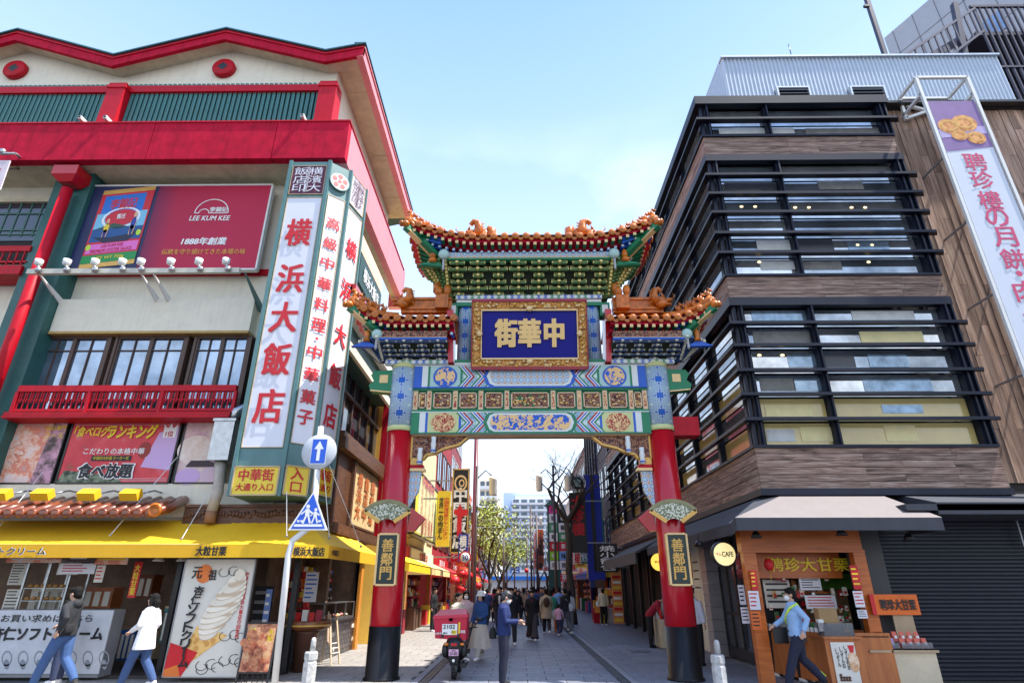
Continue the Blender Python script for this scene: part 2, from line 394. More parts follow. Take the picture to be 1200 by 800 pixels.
g = MB(); g.box(-12, KX[0] - .24, -4, 180, -0.019, -0.006); side_l = struct('left_pavement', g, JOINT)
g = MB(); g.box(KX[1] + .24, 14, -4, 180, -0.019, -0.006); side_r = struct('right_pavement', g, JOINT)
_slab = {}
def slab(parent, x0, x1, y0, y1, m, name='paver'):
 k = (round(x1 - x0, 2), round(y1 - y0, 2), m.name)
 if k not in _slab:
  b = MB(); w, d = k[0], k[1]; e = 0.008
  vs = [(e, e, -.012), (w - e, e, -.012), (w - e, d - e, -.012), (e, d - e, -.012), (e, e, -.003), (w - e, e, -.003), (w - e, d - e, -.003), (e, d - e, -.003),
              (2 * e, 2 * e, 0), (w - 2 * e, 2 * e, 0), (w - 2 * e, d - 2 * e, 0), (2 * e, d - 2 * e, 0)]
  b.add(vs, [(0, 1, 5, 4), (1, 2, 6, 5), (2, 3, 7, 6), (3, 0, 4, 7), (4, 5, 9, 8), (5, 6, 10, 9), (6, 7, 11, 10), (7, 4, 8, 11), (8, 9, 10, 11)], m)
  _slab[k] = b.build(name, m, mesh_only=True)
 return put(name, _slab[k], parent, loc=(x0, y0, random.uniform(-.0015, .0015)))
def far_slabs(parent, xs, y, y1, dy, m, off):
 b = MB(); i = 0
 while y < y1:
  o = off if i % 2 else 0; x = xs[0]
  xx = [x] + [q for q in np.arange(xs[0] + o + .01, xs[1] - .05, xs[2])] + [xs[1]]
  for a, c in zip(xx[:-1], xx[1:]):
   if c - a > .1: b.quad((a + .008, y + .008, 0), (c - .008, y + .008, 0), (c - .008, y + dy - .008, 0), (a + .008, y + dy - .008, 0), m)
  y += dy; i += 1
 o = b.build('far_pavers', m, parent); o['kind'] = 'stuff'
def pave(parent, x0, x1, step, dy, y0, yn, y1, m, off):
 y = y0; i = 0
 while y < yn:
  xx = [x0] + [q for q in np.arange(x0 + (off if i % 2 else 0) + .01, x1 - .05, step)] + [x1]
  for a, c in zip(xx[:-1], xx[1:]):
   if c - a > .12: slab(parent, a, c, y, y + dy, m)
  y += dy; i += 1
 far_slabs(parent, (x0, x1, step), y, y1, dy, m, off)
# the carriageway: courses about 0.45 m deep, slabs 0.75 m long
pave(road, KX[0] + .1, KX[1] - .1, 0.77, 0.45, 10.6, 27.3, 110, PAVE, 0.385)
pave(side_l, -9.4, KX[0] - .25, 0.6, 0.45, 10.6, 20.5, 110, PAVW, 0.3)
pave(side_r, KX[1] + .25, 9.0, 0.6, 0.45, 10.6, 20.5, 110, PAVW if False else PAVE, 0.3)
# channels with a slotted steel drain and a paler edging stone
for X, sgn in ((KX[0], -1), (KX[1], 1)):
 t = MB(); t.box(X - .085, X + .085, -2, 120, -0.019, -0.008)
 ch = t.build('drain_channel', DRAIN); ch['kind'] = 'structure'
 for i in range(26):
  b = MB(); b.box(X - .075, X + .075, 10.6 + i * 1.0, 11.57 + i * 1.0, -.006, -.001)
  for k in range(18): b.box(X - .05, X + .05, 10.64 + i + k * .052, 10.665 + i + k * .052, -.001, .0004, BLACK if False else None)
  b.build('drain_grate', DRAIN, ch)
 for i in range(26):
  y = 10.6 + i * 1.0; b = MB(); b.box(X + sgn * .1, X + sgn * .24, y, y + .985, -.01, .004)
  b.build('edging_stone', KERB, ch)
for (u, v, r) in ((750, 763, .30), (733, 765, .0), (625, 765, .0), (610, 704, .0), (750, 758, .0)):
 if r <= 0: continue
 p = atZ(u, v); b = MB(); b.lathe((p.x, p.y, 0.0), [(r, -.01), (r, .006), (r * .93, .008), (r * .3, .008)], DRAIN, 24)
 for k in range(-4, 5): b.box(p.x + k * .055 - .012, p.x + k * .055 + .012, p.y - .2, p.y + .2, .008, .011, GREYM)
 b.build('manhole_cover', DRAIN, side_r)
# a thin pale expansion strip across the street
b = MB(); b.box(KX[0] + .1, 4.6, 17.08, 17.13, -.004, .002); b.build('cross_strip', mat('pinkish stone strip', (0.33, 0.25, 0.25), 0.6), road)
# ------------------------------------------------------------------ the restaurant building on the left
YW = 14.2; YB = 12.95; XB = -4.9; XE = -4.8; YE = 13.0; XWL = -5.35; YG = 13.55; XG = -5.75
LB = thing('restaurant_building', 'large cream and red Chinese restaurant building with green corner pillar at the left', 'building', (-10, 17, 0))
def VT(u, v, Y): return atY(u, v, Y)
# walls
z102 = zY(102, YG, 300)
b = MB(); b.box(-24, XWL, YW, YW + .3, 3.1, 13.2, CREAM); b.build('front_wall', CREAM, LB)
# zigzag gables: wall, soffit and fascia follow the same line
zt = lambda u, v: atY(u, v, YE)
prof = [(-90, 66), (22, 36), (134, 66), (266, 35), (382, 61), (427, 53)]
P3 = [atY(u, v, YE) for u, v in prof]
P3 = [Vector((P3[0].x - 6, YE, P3[0].z + 1))] + P3; P3[-1].x = XE
fh = 0.42
for k in range(len(P3) - 1):
 a, c = P3[k], P3[k + 1]
 b = MB(); b.prism([a - Vector((0, 0, fh)), c - Vector((0, 0, fh)), c, a], (0, .12, 0), REDB)
 b.prism([a + Vector((0, -.04, -.13)), c + Vector((0, -.04, -.13)), c + Vector((0, -.04, -.09)), a + Vector((0, -.04, -.09))], (0, .04, 0), RED)
 b.prism([a + Vector((0, -.07, 0)), c + Vector((0, -.07, 0)), c + Vector((0, -.07, .05)), a + Vector((0, -.07, .05))], (0, .4, 0), GREEN)
 b.build('roof_fascia', REDB, LB)
 # soffit from fascia back to the wall, roof sheet above
 lo = Vector((0, 0, -fh + .1)); bk = Vector((0, YG - YE, 0))
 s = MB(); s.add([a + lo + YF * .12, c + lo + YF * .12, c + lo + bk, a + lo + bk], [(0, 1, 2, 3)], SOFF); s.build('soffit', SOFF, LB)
 r = MB(); bk2 = Vector((0, 22.5 - YE, 0)); r.prism([a, c, c + bk2, a + bk2], (0, 0, .06), GREEN); r.build('roof', GREEN, LB)
 wv = MB(); q = YF * (YG - YE); wv.prism([Vector((a.x, YG, z102)), Vector((min(c.x, XG), YG, z102)), Vector((min(c.x, XG), YG, c.z + lo.z)), Vector((a.x, YG, a.z + lo.z))], (0, .3, 0), CREAM)
 wv.build('gable_wall', CREAM, LB)
# side eave: fascia with sunlight painted in as pink, and soffit
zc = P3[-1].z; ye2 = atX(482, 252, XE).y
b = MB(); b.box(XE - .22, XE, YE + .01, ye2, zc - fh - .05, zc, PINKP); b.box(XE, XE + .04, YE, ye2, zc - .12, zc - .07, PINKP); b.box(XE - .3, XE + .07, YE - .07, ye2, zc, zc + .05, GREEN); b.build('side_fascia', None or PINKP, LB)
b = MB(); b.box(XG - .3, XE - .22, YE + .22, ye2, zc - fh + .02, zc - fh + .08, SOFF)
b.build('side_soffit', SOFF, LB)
b = MB(); yj = atY(440, 195, 13).y + 3.2
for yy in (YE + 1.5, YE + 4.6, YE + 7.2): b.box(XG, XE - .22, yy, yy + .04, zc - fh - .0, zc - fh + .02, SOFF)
b.build('soffit_joint', SOFF, LB)
b = MB(); b.box(XG - .3, XG, YG + .3, ye2 - .3, 3.1, zc - fh); b.build('side_wall', CREAM, LB)
# round openings in the gables
for u, v in ((19, 83), (263, 81)):
 p = atY(u, v, YG - .05); b = MB(); R = .36
 ring = [(R, 0), (R, -.14), (R - .06, -.17), (R - .1, -.15)]
 b.lathe((p.x, YG, p.z), [(R, .0), (R, -.13), (R - .05, -.17), (0.02, -.17)], RED, 24, axis='Y')
 poly(b, (p.x, YG - .172, p.z), XR, ZU, [(-.17, 0), (0, -.17), (.17, 0), (0, .17)], BLACK, dy=.004)
 b.build('round_vent', RED, LB)
# slatted gallery
zr0, zr1 = zY(108, YG - .25, 300), zY(101, YG - .25, 300)
b = MB(); b.box(-24, XG, YG - .3, YG, zr0, zr1); b.build('top_rail', RED, LB)
zb_t, zb_b = 14.30, 12.92
me = None
b = MB(); b.box(-24, XG - .02, YG - .02, YG + .1, zb_t - .9, zr0, BLACK); b.build('gallery_recess', BLACK, LB)
x = -17.4
while x < XG - .1:
 if me is None:
  q = MB(); q.box(-.045, .045, -.06, .06, -1, zr0 - zb_t + .4); q.box(-.045, -.02, -.07, -.06, -1, zr0 - zb_t + .4); me = q.build('green_slat', mat('green slat', (.06, .20, .19), .5, streak=.2), mesh_only=True)
 put('green_slat', me, LB, loc=(x, YG - .16, zb_t - .0)); x += .152
for u0, u1, nm in ((127, 147, 0), (374, 396, 1)):
 x0, x1 = atY(u0, 95, YG - .55).x, atY(u1, 95, YG - .55).x
 if nm: x1 = XG + .25
 b = MB(); b.box(x0, x1, YG - .48, YG - .0, zb_t - .5, zY(86, YG - .7)); b.box(x0 - .03, x1 + .03, YG - .51, YG - .2, zY(92, YG - .7), zY(89, YG - .7)); b.build('red_post', RED, LB)
# red band (balcony parapet) round the corner
for x0, x1 in ((-24, -10.62), (-10.6, -7.02), (-7.0, XB)):
 b = MB(); b.box(x0, x1, YB, YB + .25, zb_b, zb_t); b.build('red_parapet', REDB, LB)
y1 = 21.6
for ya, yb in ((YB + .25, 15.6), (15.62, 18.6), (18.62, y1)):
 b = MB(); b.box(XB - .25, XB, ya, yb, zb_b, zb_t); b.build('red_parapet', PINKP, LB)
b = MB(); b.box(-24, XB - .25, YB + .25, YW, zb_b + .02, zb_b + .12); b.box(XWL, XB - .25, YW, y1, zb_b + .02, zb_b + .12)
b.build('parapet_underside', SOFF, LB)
b = MB(); b.box(-24, XB, YB - .03, YB, zb_t - .05, zb_t); b.box(XB, XB + .03, YB - .03, y1, zb_t - .05, zb_t); b.build('parapet_cap', RED, LB)
b = MB(); b.box(XWL - .1, XB, y1, y1 + .3, zb_b - .4, zb_t); b.build('parapet_end', REDG, LB)
# wires/clips on the parapet, small cameras
for u in (22, 86, 154, 219, 283):
 p = atY(u, 141, YB + .1); b = MB(); b.tube([(p.x, YB + .1, zb_t), (p.x + .02, YB + .1, zb_t + .12)], .012, WHITE, 5); b.build('bird_wire_pin', WHITE, LB)
for u, v in ((99, 139), (128, 140), (357, 137)):
 p = atY(u, v, YB + .05); b = MB(); b.box(p.x - .05, p.x + .05, YB - .12, YB + .15, zb_t + .04, zb_t + .15); b.tube([(p.x, YB + .1, zb_t - .02), (p.x, YB + .1, zb_t + .08)], .02, WHITE, 6)
 b.lathe((p.x, YB - .12, zb_t + .095), [(.035, 0), (.035, -.02)], BLACK, 8, axis='Y')
 tag(b.build('security_camera', WHITE), 'small white security camera on the red parapet, %s' % ('left of the left post' if u == 99 else 'right of the left post' if u == 128 else 'by the corner post'), 'camera', 'cameras on the parapet')
# green pillar
b = MB(); xg0, xg1 = atY(84, 200, 13.6).x, atY(113, 200, 13.6).x
b.box(xg0 - .35, xg1, 13.6, YW, 3.2, zb_b); b.box(xg0 - .38, xg1 + .03, 13.57, YW, zY(206, 13.6, 100), zY(204, 13.6, 100)); b.build('green_pillar', GREEN, LB)
# red pole with bracket cap
p0 = atY(79, 222, 13.35); b = MB(); b.tube([(p0.x, 13.35, 3.4), (p0.x, 13.35, p0.z)], .145, RED, 16); b.build('red_pole', REDG, LB)
b = MB(); zc1, zc0 = zY(200, 13.3, 82), zY(213, 13.3, 82)
b.box(p0.x - .36, p0.x + .36, 13.05, 13.6, zc0 + .1, zc1); b.add([(p0.x - .36, 13.05, zc0 + .1), (p0.x + .36, 13.05, zc0 + .1), (p0.x + .36, 13.6, zc0 + .1), (p0.x - .36, 13.6, zc0 + .1), (p0.x - .2, 13.18, zc0 - .08), (p0.x + .2, 13.18, zc0 - .08), (p0.x + .2, 13.55, zc0 - .08), (p0.x - .2, 13.55, zc0 - .08)],
      [(0, 1, 5, 4), (1, 2, 6, 5), (2, 3, 7, 6), (3, 0, 4, 7), (4, 5, 6, 7)], REDG); b.build('pole_cap', REDG, LB)
# horizontal joints in the wall
b = MB()
for v in (206, 322): b.box(xg1 + .02, XWL, YW - .012, YW, zY(v, YW, 200) - .02, zY(v, YW, 200) + .01)
b.build('wall_joint', SOFF, LB)
b = MB(); zz = zY(322, YW - .1, 200); b.box(xg1, XWL, YW - .08, YW, zz, zz + .18); b.build('red_strip', RED, LB)
# cream lintel panel over the windows
z0, z1 = zY(388, YW - .35, 200), zY(350, YW - .35, 200)
xa, xb = atY(50, 380, YW - .35).x, atY(293, 380, YW - .35).x
b = MB(); b.box(xg1 + .02, xb, YW - .35, YW, z0, z1); b.build('lintel_panel', CREAM, LB)
b = MB(); b.box(xg1 + .02, xb, YW - .38, YW, z0 - .07, z0); b.build('lintel_trim', mat('ochre trim', (.5, .33, .1), .7, streak=.3), LB)
# window band
zt1, zt0 = z0 - .07, zY(487, YW - .1, 200) - .1
b = MB(); b.box(xg1 - .3, XWL - .05, YW - .02, YW - .004, zt0, zt1, DARK); b.build('window_recess', DARK, LB)
edges = [(50, 128), (140, 218), (232, 292)]
CURT = mat('pale curtain', (.45, .42, .36), .9, streak=.4)
for gi, (u0, u1) in enumerate(edges):
 x0, x1 = atY(u0, 400, YW - .15).x, atY(u1, 400, YW - .15).x; xm = (x0 + x1) / 2
 fr = MB();
 for a, c in ((x0 - .07, x0), (x1, x1 + .1)): fr.box(a, c, YW - .22, YW - .03, zt0, zt1)
 fr.box(x0, x1, YW - .2, YW - .03, zt1 - .07, zt1)
 f = fr.build('window', BROWN, LB)
 for a, c in ((x0, xm), (xm, x1)):
  s = MB(); s.box(a, a + .05, YW - .19, YW - .1, zt0, zt1 - .07); s.box(c - .05, c, YW - .19, YW - .1, zt0, zt1 - .07); s.box(a + .05, c - .05, YW - .17, YW - .12, zY(412, YW), zY(412, YW) + .025)
  s.box((a + c) / 2 - .012, (a + c) / 2 + .012, YW - .17, YW - .13, zt0, zt1 - .07); s.build('sash', BROWN, f)
  pz = MB(); pz.box(a + .05, c - .05, YW - .13, YW - .12, zt0, zt1 - .07); pz.build('pane', GLB, f)
 cu = MB()
 for q in range(3 if gi == 0 else 1):
  xx = x0 + .25 + q * .75 + gi * .3; n = 12; cu.add([(xx + t * .05, YW - .09 + .02 * (t % 2), z) for t in range(n) for z in (zt0, zt1)], [(2 * t, 2 * t + 2, 2 * t + 3, 2 * t + 1) for t in range(n - 1)], CURT)
 cu.build('curtain', CURT, LB)
# lattice balcony rail
yr = YW - .75; zr1, zr2 = zY(452, yr, 150), zY(458, yr, 150); zr3 = zY(480, yr, 150); zr4 = zY(484, yr, 150); zr5 = zY(490, yr, 150)
x0, x1 = atY(16, 470, yr).x, atY(277, 452, yr).x
RL = thing('balcony_rail', 'red lattice balcony railing under the second floor windows', 'railing', ((x0 + x1) / 2, yr, zr4))
b = MB(); b.box(x0, x1, yr, yr + .12, zr2, zr1 + .02); b.build('top_rail', RED, RL)
b = MB(); b.box(x0, x1, yr + .02, yr + .08, zr3 - .02, zr3 + .04); b.build('bottom_rail', RED, RL)
for q in range(4):
 xx = x0 + (x1 - x0) * q / 3; b = MB(); b.box(xx - .04, xx + .04, yr + .005, yr + .09, zr4, zr2); b.build('post', RED, RL)
vb = MB(); vb.box(-.013, .013, 0, .03, zr3, zr2); vb.box(-.013 + .05, .013 + .05, 0, .03, zr3 + .2, zr2 - .0); vme = vb.build('baluster', RED, mesh_only=True)
n = 40
for q in range(n): put('baluster', vme, RL, loc=(x0 + .08 + (x1 - x0 - .1) * q / n, yr + .03, 0))
b = MB(); zm = (zr2 + zr3) / 2 + .03; b.box(x0, x1, yr + .035, yr + .055, zm - .012, zm + .012); b.build('middle_rail', RED, RL)
b = MB(); b.box(x0 - .1, x1, yr - .05, YW, zr5, zr4 + .03); b.box(x0 - .1, x1, yr - .08, yr - .05, zr5, zr5 + .06); b.build('balcony_slab', RED, LB)
# left-hand neighbour bay: dark window with green bars and a red rail
YN = 14.15; xr = xg0 - .3; xl = -16
z0, z1 = zY(288, YN, 20), zY(240, YN, 20)
b = MB(); b.box(xl, xr, YN - .03, YN + .02, z0 - .6, z1, DARK); wn = b.build('window', DARK, LB)
b = MB()
GRF = mat('green window bars', (.05, .17, .13), .5)
for q in range(10): b.box(xr - .3 - q * .33 - .02, xr - .3 - q * .33 + .02, YN - .08, YN - .03, zY(275, YN), z1)
for v in (253, 272, 277): b.box(xl, xr, YN - .09, YN - .03, zY(v, YN, 20), zY(v, YN, 20) + .04)
b.build('glazing_bar', GRF, wn)
b = MB(); b.box(xl, xr, YN - .06, YN - .035, zY(280, YN), z1 - .05); b.build('pane', GLS, wn)
b = MB(); yq = YN - .6
b.box(xl, xr, yq, yq + .1, zY(294, yq, 10), zY(288, yq, 10)); b.box(xl, xr, yq - .05, YN, zY(322, yq, 10), zY(312, yq, 10)); b.box(xl, xr, yq + .02, yq + .06, zY(307, yq, 10), zY(305, yq, 10))
for q in range(16): b.box(xr - .15 - q * .2, xr - .12 - q * .2, yq + .02, yq + .05, zY(312, yq, 10), zY(288, yq, 10))
b.build('lower_balcony_rail', RED, LB)
b = MB(); b.box(xl, xr, YN - .15, YN - .03, zY(240, YN, 20), zY(236, YN, 20)); b.build('window_head', SOFF, LB)
# beam above the tile eave
b = MB(); zt, zbm = zY(567, 13.95, 100), zY(588, 13.95, 100); b.box(-24, XWL + .1, 13.9, YW + .3, zbm - .35, zt); b.build('eave_beam', CREAM, LB)
# ground floor: dark shop interior shell, open front
b = MB(); b.box(-24, XWL, 17.4, 17.6, 0, 3.1); b.box(-24, XWL, 14.3, 17.6, 3.0, 3.1)
b.box(-24, -23.8, 14.2, 17.5, 0, 3.1); b.build('shop_back_wall', mat('brown shop interior', (.24, .15, .10), .8, var=.3), LB)
b = MB(); b.box(-24, -5.05, 13.3, 17.5, -.015, .06); b.build('shop_floor', mat('dark brick floor', (.07, .055, .05), .7, var=.3), LB)
# ---------------- signs on the building
def board(name, label, A, B, C_, D, thick, face, framem=None, fw=.05, cat='sign', group=None, top=None):
 """A,B,C,D = bottom-left, bottom-right, top-right, top-left of the face"""
 A, B, C_, D = map(Vector, (A, B, C_, D)); r = (B - A).normalized(); up = (D - A).normalized(); n = r.cross(up)
 t = thing(name, label, cat, (A + B) / 2, group)
 b = MB(); b.prism([A, B, C_, D], -n * thick, face); b.build('panel', face, t)
 if framem:
  for p, q in ((A, B), (B, C_), (C_, D), (D, A)):
   f = MB(); f.bar(p - n * thick / 2, q - n * thick / 2, fw, thick * 1.2 + .02, framem, up=n); f.build('frame', framem, t)
 return t, r, up, n, (B - A).length, (D - A).length, A
def pt(S_, a, b, d=.006):   # a, b in 0..1 over the board
 t, r, up, n, w_, h_, A = S_; return A + r * w_ * a + up * h_ * b + n * d
yb = 13.75
zA, zB = zY(316, yb, 200), zY(217.5, yb, 200)
xA, xB2 = atY(78, 300, yb).x, atY(309, 270, yb).x
MAR = ramp_mat('crimson billboard print', [(0.0, (.025, .02, .09)), (0.35, (.11, .012, .07)), (0.5, (.42, .006, .05)), (1.0, (.5, .008, .055))], vec='Generated', kind='noise', scale=0.001)
# a real left-to-right print gradient
m_ = MAR.node_tree; tc_ = m_.nodes.new('ShaderNodeTexCoord'); sx_ = m_.nodes.new('ShaderNodeSeparateXYZ'); m_.links.new(tc_.outputs['Generated'], sx_.inputs[0]); m_.links.new(sx_.outputs['X'], [n for n in m_.nodes if n.type == 'VALTORGB'][0].inputs[0])
BB = board('billboard', 'wide crimson sauce billboard with a painted jar label, above the spotlights', (xA, yb, zA), (xB2, yb, zA), (xB2, yb, zB), (xA, yb, zB), .12, MAR, WHITE, .05, 'billboard')
t = BB[0]; W_, H_ = BB[4], BB[5]
lb = MB()
poly(lb, pt(BB, 0.02, 0), XR, ZU, [(0, 0), (.36 * W_, 0), (.36 * W_, H_), (.0, H_)], mat('navy print', (.012, .02, .09), .5), dy=.0)
cx_, cz_ = 0.225, .5
def q_(a, b): return ((a - cx_) * W_, (b - cz_) * H_)
base = pt(BB, cx_, cz_, .02); up_s = ZU; rt_s = (XR + ZU * .12).normalized()
def lab(a0, a1, b0, b1, m, d): poly(lb, base + XR * (a0 * 1.0) - YF * d, rt_s, ZU, [(0, b0), (a1 - a0, b0), (a1 - a0, b1), (0, b1)], m)
lh = H_ * .84; lw = W_ * .28
def rect(a0, a1, b0, b1, m, d):
 poly(lb, base - YF * d, rt_s, ZU, [(a0 * lw, b0 * lh), (a1 * lw, b0 * lh), (a1 * lw, b1 * lh), (a0 * lw, b1 * lh)], m)
PC = lambda n, *c: mat(n, lin(*c), .5, var=0)
rect(-.5, .5, -.55, -.49, GOLD, .001); rect(-.5, .5, .49, .55, GOLD, .001)
rect(-.5, .5, -.49, .49, PC('print red', 200, 30, 50), .002); rect(-.42, .36, .2, .46, PC('print blue', 20, 110, 200), .004)
rect(-.47, .47, -.2, .2, PC('print sky', 120, 190, 220), .004)
disc(lb, base + ZU * lh * .12 - YF * .006, rt_s, ZU, lw * .30, lh * .12, PC('print red', 200, 30, 50), 18)
disc(lb, base + ZU * lh * .12 - YF * .005, rt_s, ZU, lw * .36, lh * .15, INKW, 18, inner=.88)
rect(-.47, .47, -.2, -.02, PC('print sea', 15, 80, 140), .005);
poly(lb, base - YF * .007, rt_s, ZU, [(-.45 * lw, -.02 * lh), (-.1 * lw, .05 * lh), (.2 * lw, -.02 * lh)], PC('print hill', 40, 80, 60))
poly(lb, base - YF * .008, rt_s, ZU, [(-.42 * lw, -.13 * lh), (-.2 * lw, -.22 * lh), (.25 * lw, -.22 * lh), (.47 * lw, -.06 * lh), (.2 * lw, -.13 * lh), (-.1 * lw, -.15 * lh)], PC('print boat', 20, 30, 60))
for (a, c1, c2, hh) in ((-.22, (230, 200, 40), (30, 40, 120), .2), (.27, (30, 60, 150), (20, 50, 110), .26)):
 o = base + rt_s * a * lw - ZU * .12 * lh - YF * .01
 disc(lb, o + ZU * lh * hh * .55, rt_s, ZU, lw * .045, lh * hh * .35, PC('print c%d' % c1[0], *c1), 10); disc(lb, o + ZU * lh * hh * 1.0, rt_s, ZU, lw * .03, lh * .045, PC('print skin', 225, 170, 130), 10)
 disc(lb, o + ZU * lh * hh * .15, rt_s, ZU, lw * .05, lh * hh * .3, PC('print d%d' % c2[0], *c2), 10)
 for s2 in (-1, 1): poly(lb, o + rt_s * lw * .03 * s2, rt_s, ZU, [(-.008 * lw, -.02 * lh), (.008 * lw, -.02 * lh), (.03 * lw * s2, lh * hh * .7), (.02 * lw * s2, lh * hh * .7)], PC('print skin', 225, 170, 130), dy=.002)
rect(-.47, .47, -.36, -.23, PC('print pink', 225, 110, 190), .006); rect(-.5, .5, -.49, -.38, PC('print green', 20, 140, 70), .006)
disc(lb, base + rt_s * lw * .42 - ZU * lh * .12 - YF * .012, XR, ZU, .07, .1, PC('print lime', 190, 220, 60), 12); disc(lb, base - rt_s * lw * .44 - ZU * lh * .27 - YF * .012, XR, ZU, .07, .1, PC('print lime', 190, 220, 60), 12)
lettering(lb, '李錦記', base + rt_s * -.03 * lw + ZU * lh * .33, rt_s, ZU, lw * .5, lh * .15, INKR, .03)
lettering(lb, '舊庄', base + ZU * lh * .14, rt_s, ZU, lw * .16, lh * .07, INKW, .02, dy=.012)
lettering(lb, 'LEE KUM KEE', base - ZU * lh * .265, rt_s, ZU, lw * .4, lh * .045, INKR, .02, dy=.012)
lettering(lb, 'PREMIUM OYSTER SAUCE', base - ZU * lh * .33, rt_s, ZU, lw * .75, lh * .045, INKR, .02, dy=.012)
lettering(lb, 'NET WT 750g', base - ZU * lh * .435, rt_s, ZU, lw * .55, lh * .05, INKY, .02, dy=.012)
lb.build('jar_label_print', INKW, t)
lb = MB()
c = pt(BB, .70, .74, .008)
disc(lb, c - ZU * H_ * .09, XR, ZU, .50, .5, INKW, 20, a0=0, a1=180, inner=.95)
disc(lb, c - ZU * H_ * .09 - XR * .22, XR, ZU, .16, .16, INKW, 14, a0=0, a1=180, inner=.86)
poly(lb, c - ZU * H_ * .09, XR, ZU, [(-.06, 0), (.5, 0), (.5, .025), (-.06, .025)], INKW); poly(lb, c - ZU * H_ * .09, XR, ZU, [(-.5, 0), (-.37, 0), (-.37, .025), (-.5, .025)], INKW)
lettering(lb, '李錦記', c - ZU * H_ * .045 + XR * .2, XR, ZU, .52, .17, INKW, .03)
lettering(lb, 'LEE KUM KEE', c - ZU * H_ * .15, XR, ZU, 1.15, .16, INKW, .03, skew=.15)
lettering(lb, '1888年創業', pt(BB, .70, .32), XR, ZU, 1.25, .24, INKW, .04, skew=.12)
lettering(lb, '伝統を守り続けてきた本場の味', pt(BB, .71, .20), XR, ZU, 2.35, .18, mat('amber lettering', (.75, .33, .06), .5), .02)
lb.build('lettering', INKW, t)
# spotlight bar under the billboard
zb = zY(318, 13.0, 160); x0, x1 = atY(33, 318, 13.0).x, atY(281, 318, 13.0).x
SB = thing('sign_light_bar', 'cream steel bar carrying eight white spotlights below the crimson billboard', 'light bar', ((x0 + x1) / 2, 13.3, zb - .5))
b = MB(); b.box(x0, x1, 12.95, 13.05, zb - .07, zb + .07); b.build('bar', mat('cream steel', (.6, .57, .47), .5), SB)
for u in (47, 80, 113, 145, 167, 202, 235, 267):
 x = atY(u, 315, 13).x; b = MB()
 b.ell((x + .06, 12.9, zb - .0), .085, STEEL, 10, 6); b.tube([(x + .03, 12.92, zb + .02), (x - .05, 12.98, zb + .18)], .02, WHITE, 6)
 b.lathe((x - .08, 12.98, zb + .27), [(.05, -.09), (.09, -.06), (.1, .08), (.085, .085)], WHITE, 14); b.build('spotlight', WHITE, SB)
for u in (55, 172, 186, 292):
 x = atY(u, 330, 13.3).x; b = MB(); b.prism([(x - .02, 13.0, zb - .06), (x - .02, 14.15, zb - .62), (x - .02, 14.15, zb - .38)], (.05, 0, 0), TEAL if u == 292 else WHITE); b.build('arm', WHITE, SB)
# banner fragment at the far left
x0 = atY(-12, 220, 12.6).x; b = MB(); t = thing('projecting_banner', 'white banner on a steel arm cut off by the left edge', 'banner', (x0, 12.6, 9))
pa, pb_ = atY(-20, 180, 12.6), atY(12, 188, 12.6)
b.tube([pa, atY(18, 180, 12.6)], .035, STEEL, 8); b.tube([atY(18, 180, 12.6), atY(33, 192, 13.6)], .035, STEEL, 8); b.tube([atY(-5, 198, 12.6), atY(30, 198, 13.6)], .03, STEEL, 8); b.ell(atY(3, 178, 12.6), .1, STEEL); b.build('arm', STEEL, t)
b = MB(); q = [atY(-30, 188, 12.6), atY(12, 188, 12.6), atY(0, 222, 12.6), atY(-30, 232, 12.6)]; b.prism(q, (0, .03, 0), mat('pinkish banner cloth', (.7, .6, .66), .8)); b.build('cloth', None or SIGNW, t)
b = MB(); lettering(b, '食べ放題', atY(-8, 203, 12.6) + Vector((0, -.01, 0)), XR, ZU, .35, .35, INKR, .02); b.build('lettering', INKR, t)
# ---------------- the tall lit sign wrapped round the corner: three faces
sx0, sx1 = -6.35, -5.38        # front face
zS0, zS1 = zY(580, 12.75, 300), zY(190, 12.75, 360)
Yf = 12.75
c0 = Vector((atY(291, 520, Yf).x, Yf, 0)); c1 = Vector((atY(352, 545, Yf).x, Yf, 0))
import itertools
A0 = Vector((atY(357, 200, Yf).x - .0, Yf, 0))
xl = atY(341, 190, Yf).x; xr_ = atY(384, 190, Yf).x
c0.x = (xl + atY(272, 570, Yf).x) / 2; c1.x = (xr_ + atY(332, 575, Yf).x) / 2
c2 = c1 + Vector((.47, .42, 0)); c3 = c2 + Vector((.22, .86, 0)); c4 = Vector((c0.x - .1, YW, 0)); c5 = Vector((c3.x - .2, YW + .2, 0))
TS = thing('corner_sign_tower', 'tall white and teal faceted sign with red characters on the restaurant corner', 'sign', (c1.x, c1.y + .5, zS0))
def V3(p, z): return Vector((p.x, p.y, z))
b = MB(); ins = .02
ring = [c0, c1, c2, c3, c5, c4]
b.add([V3(p, zS0) for p in ring] + [V3(p, zS1) for p in ring], [(5, 4, 3, 2, 1, 0), (6, 7, 8, 9, 10, 11)] + [(i, (i + 1) % 6, 6 + (i + 1) % 6, 6 + i) for i in range(6)], TEAL); b.build('casing', TEAL, TS)
for p in (c0, c1, c2, c3):
 b = MB(); b.box(p.x - .045, p.x + .045, p.y - .045, p.y + .045, zS0 - .02, zS1 + .03); b.build('corner_post', TEAL, TS)
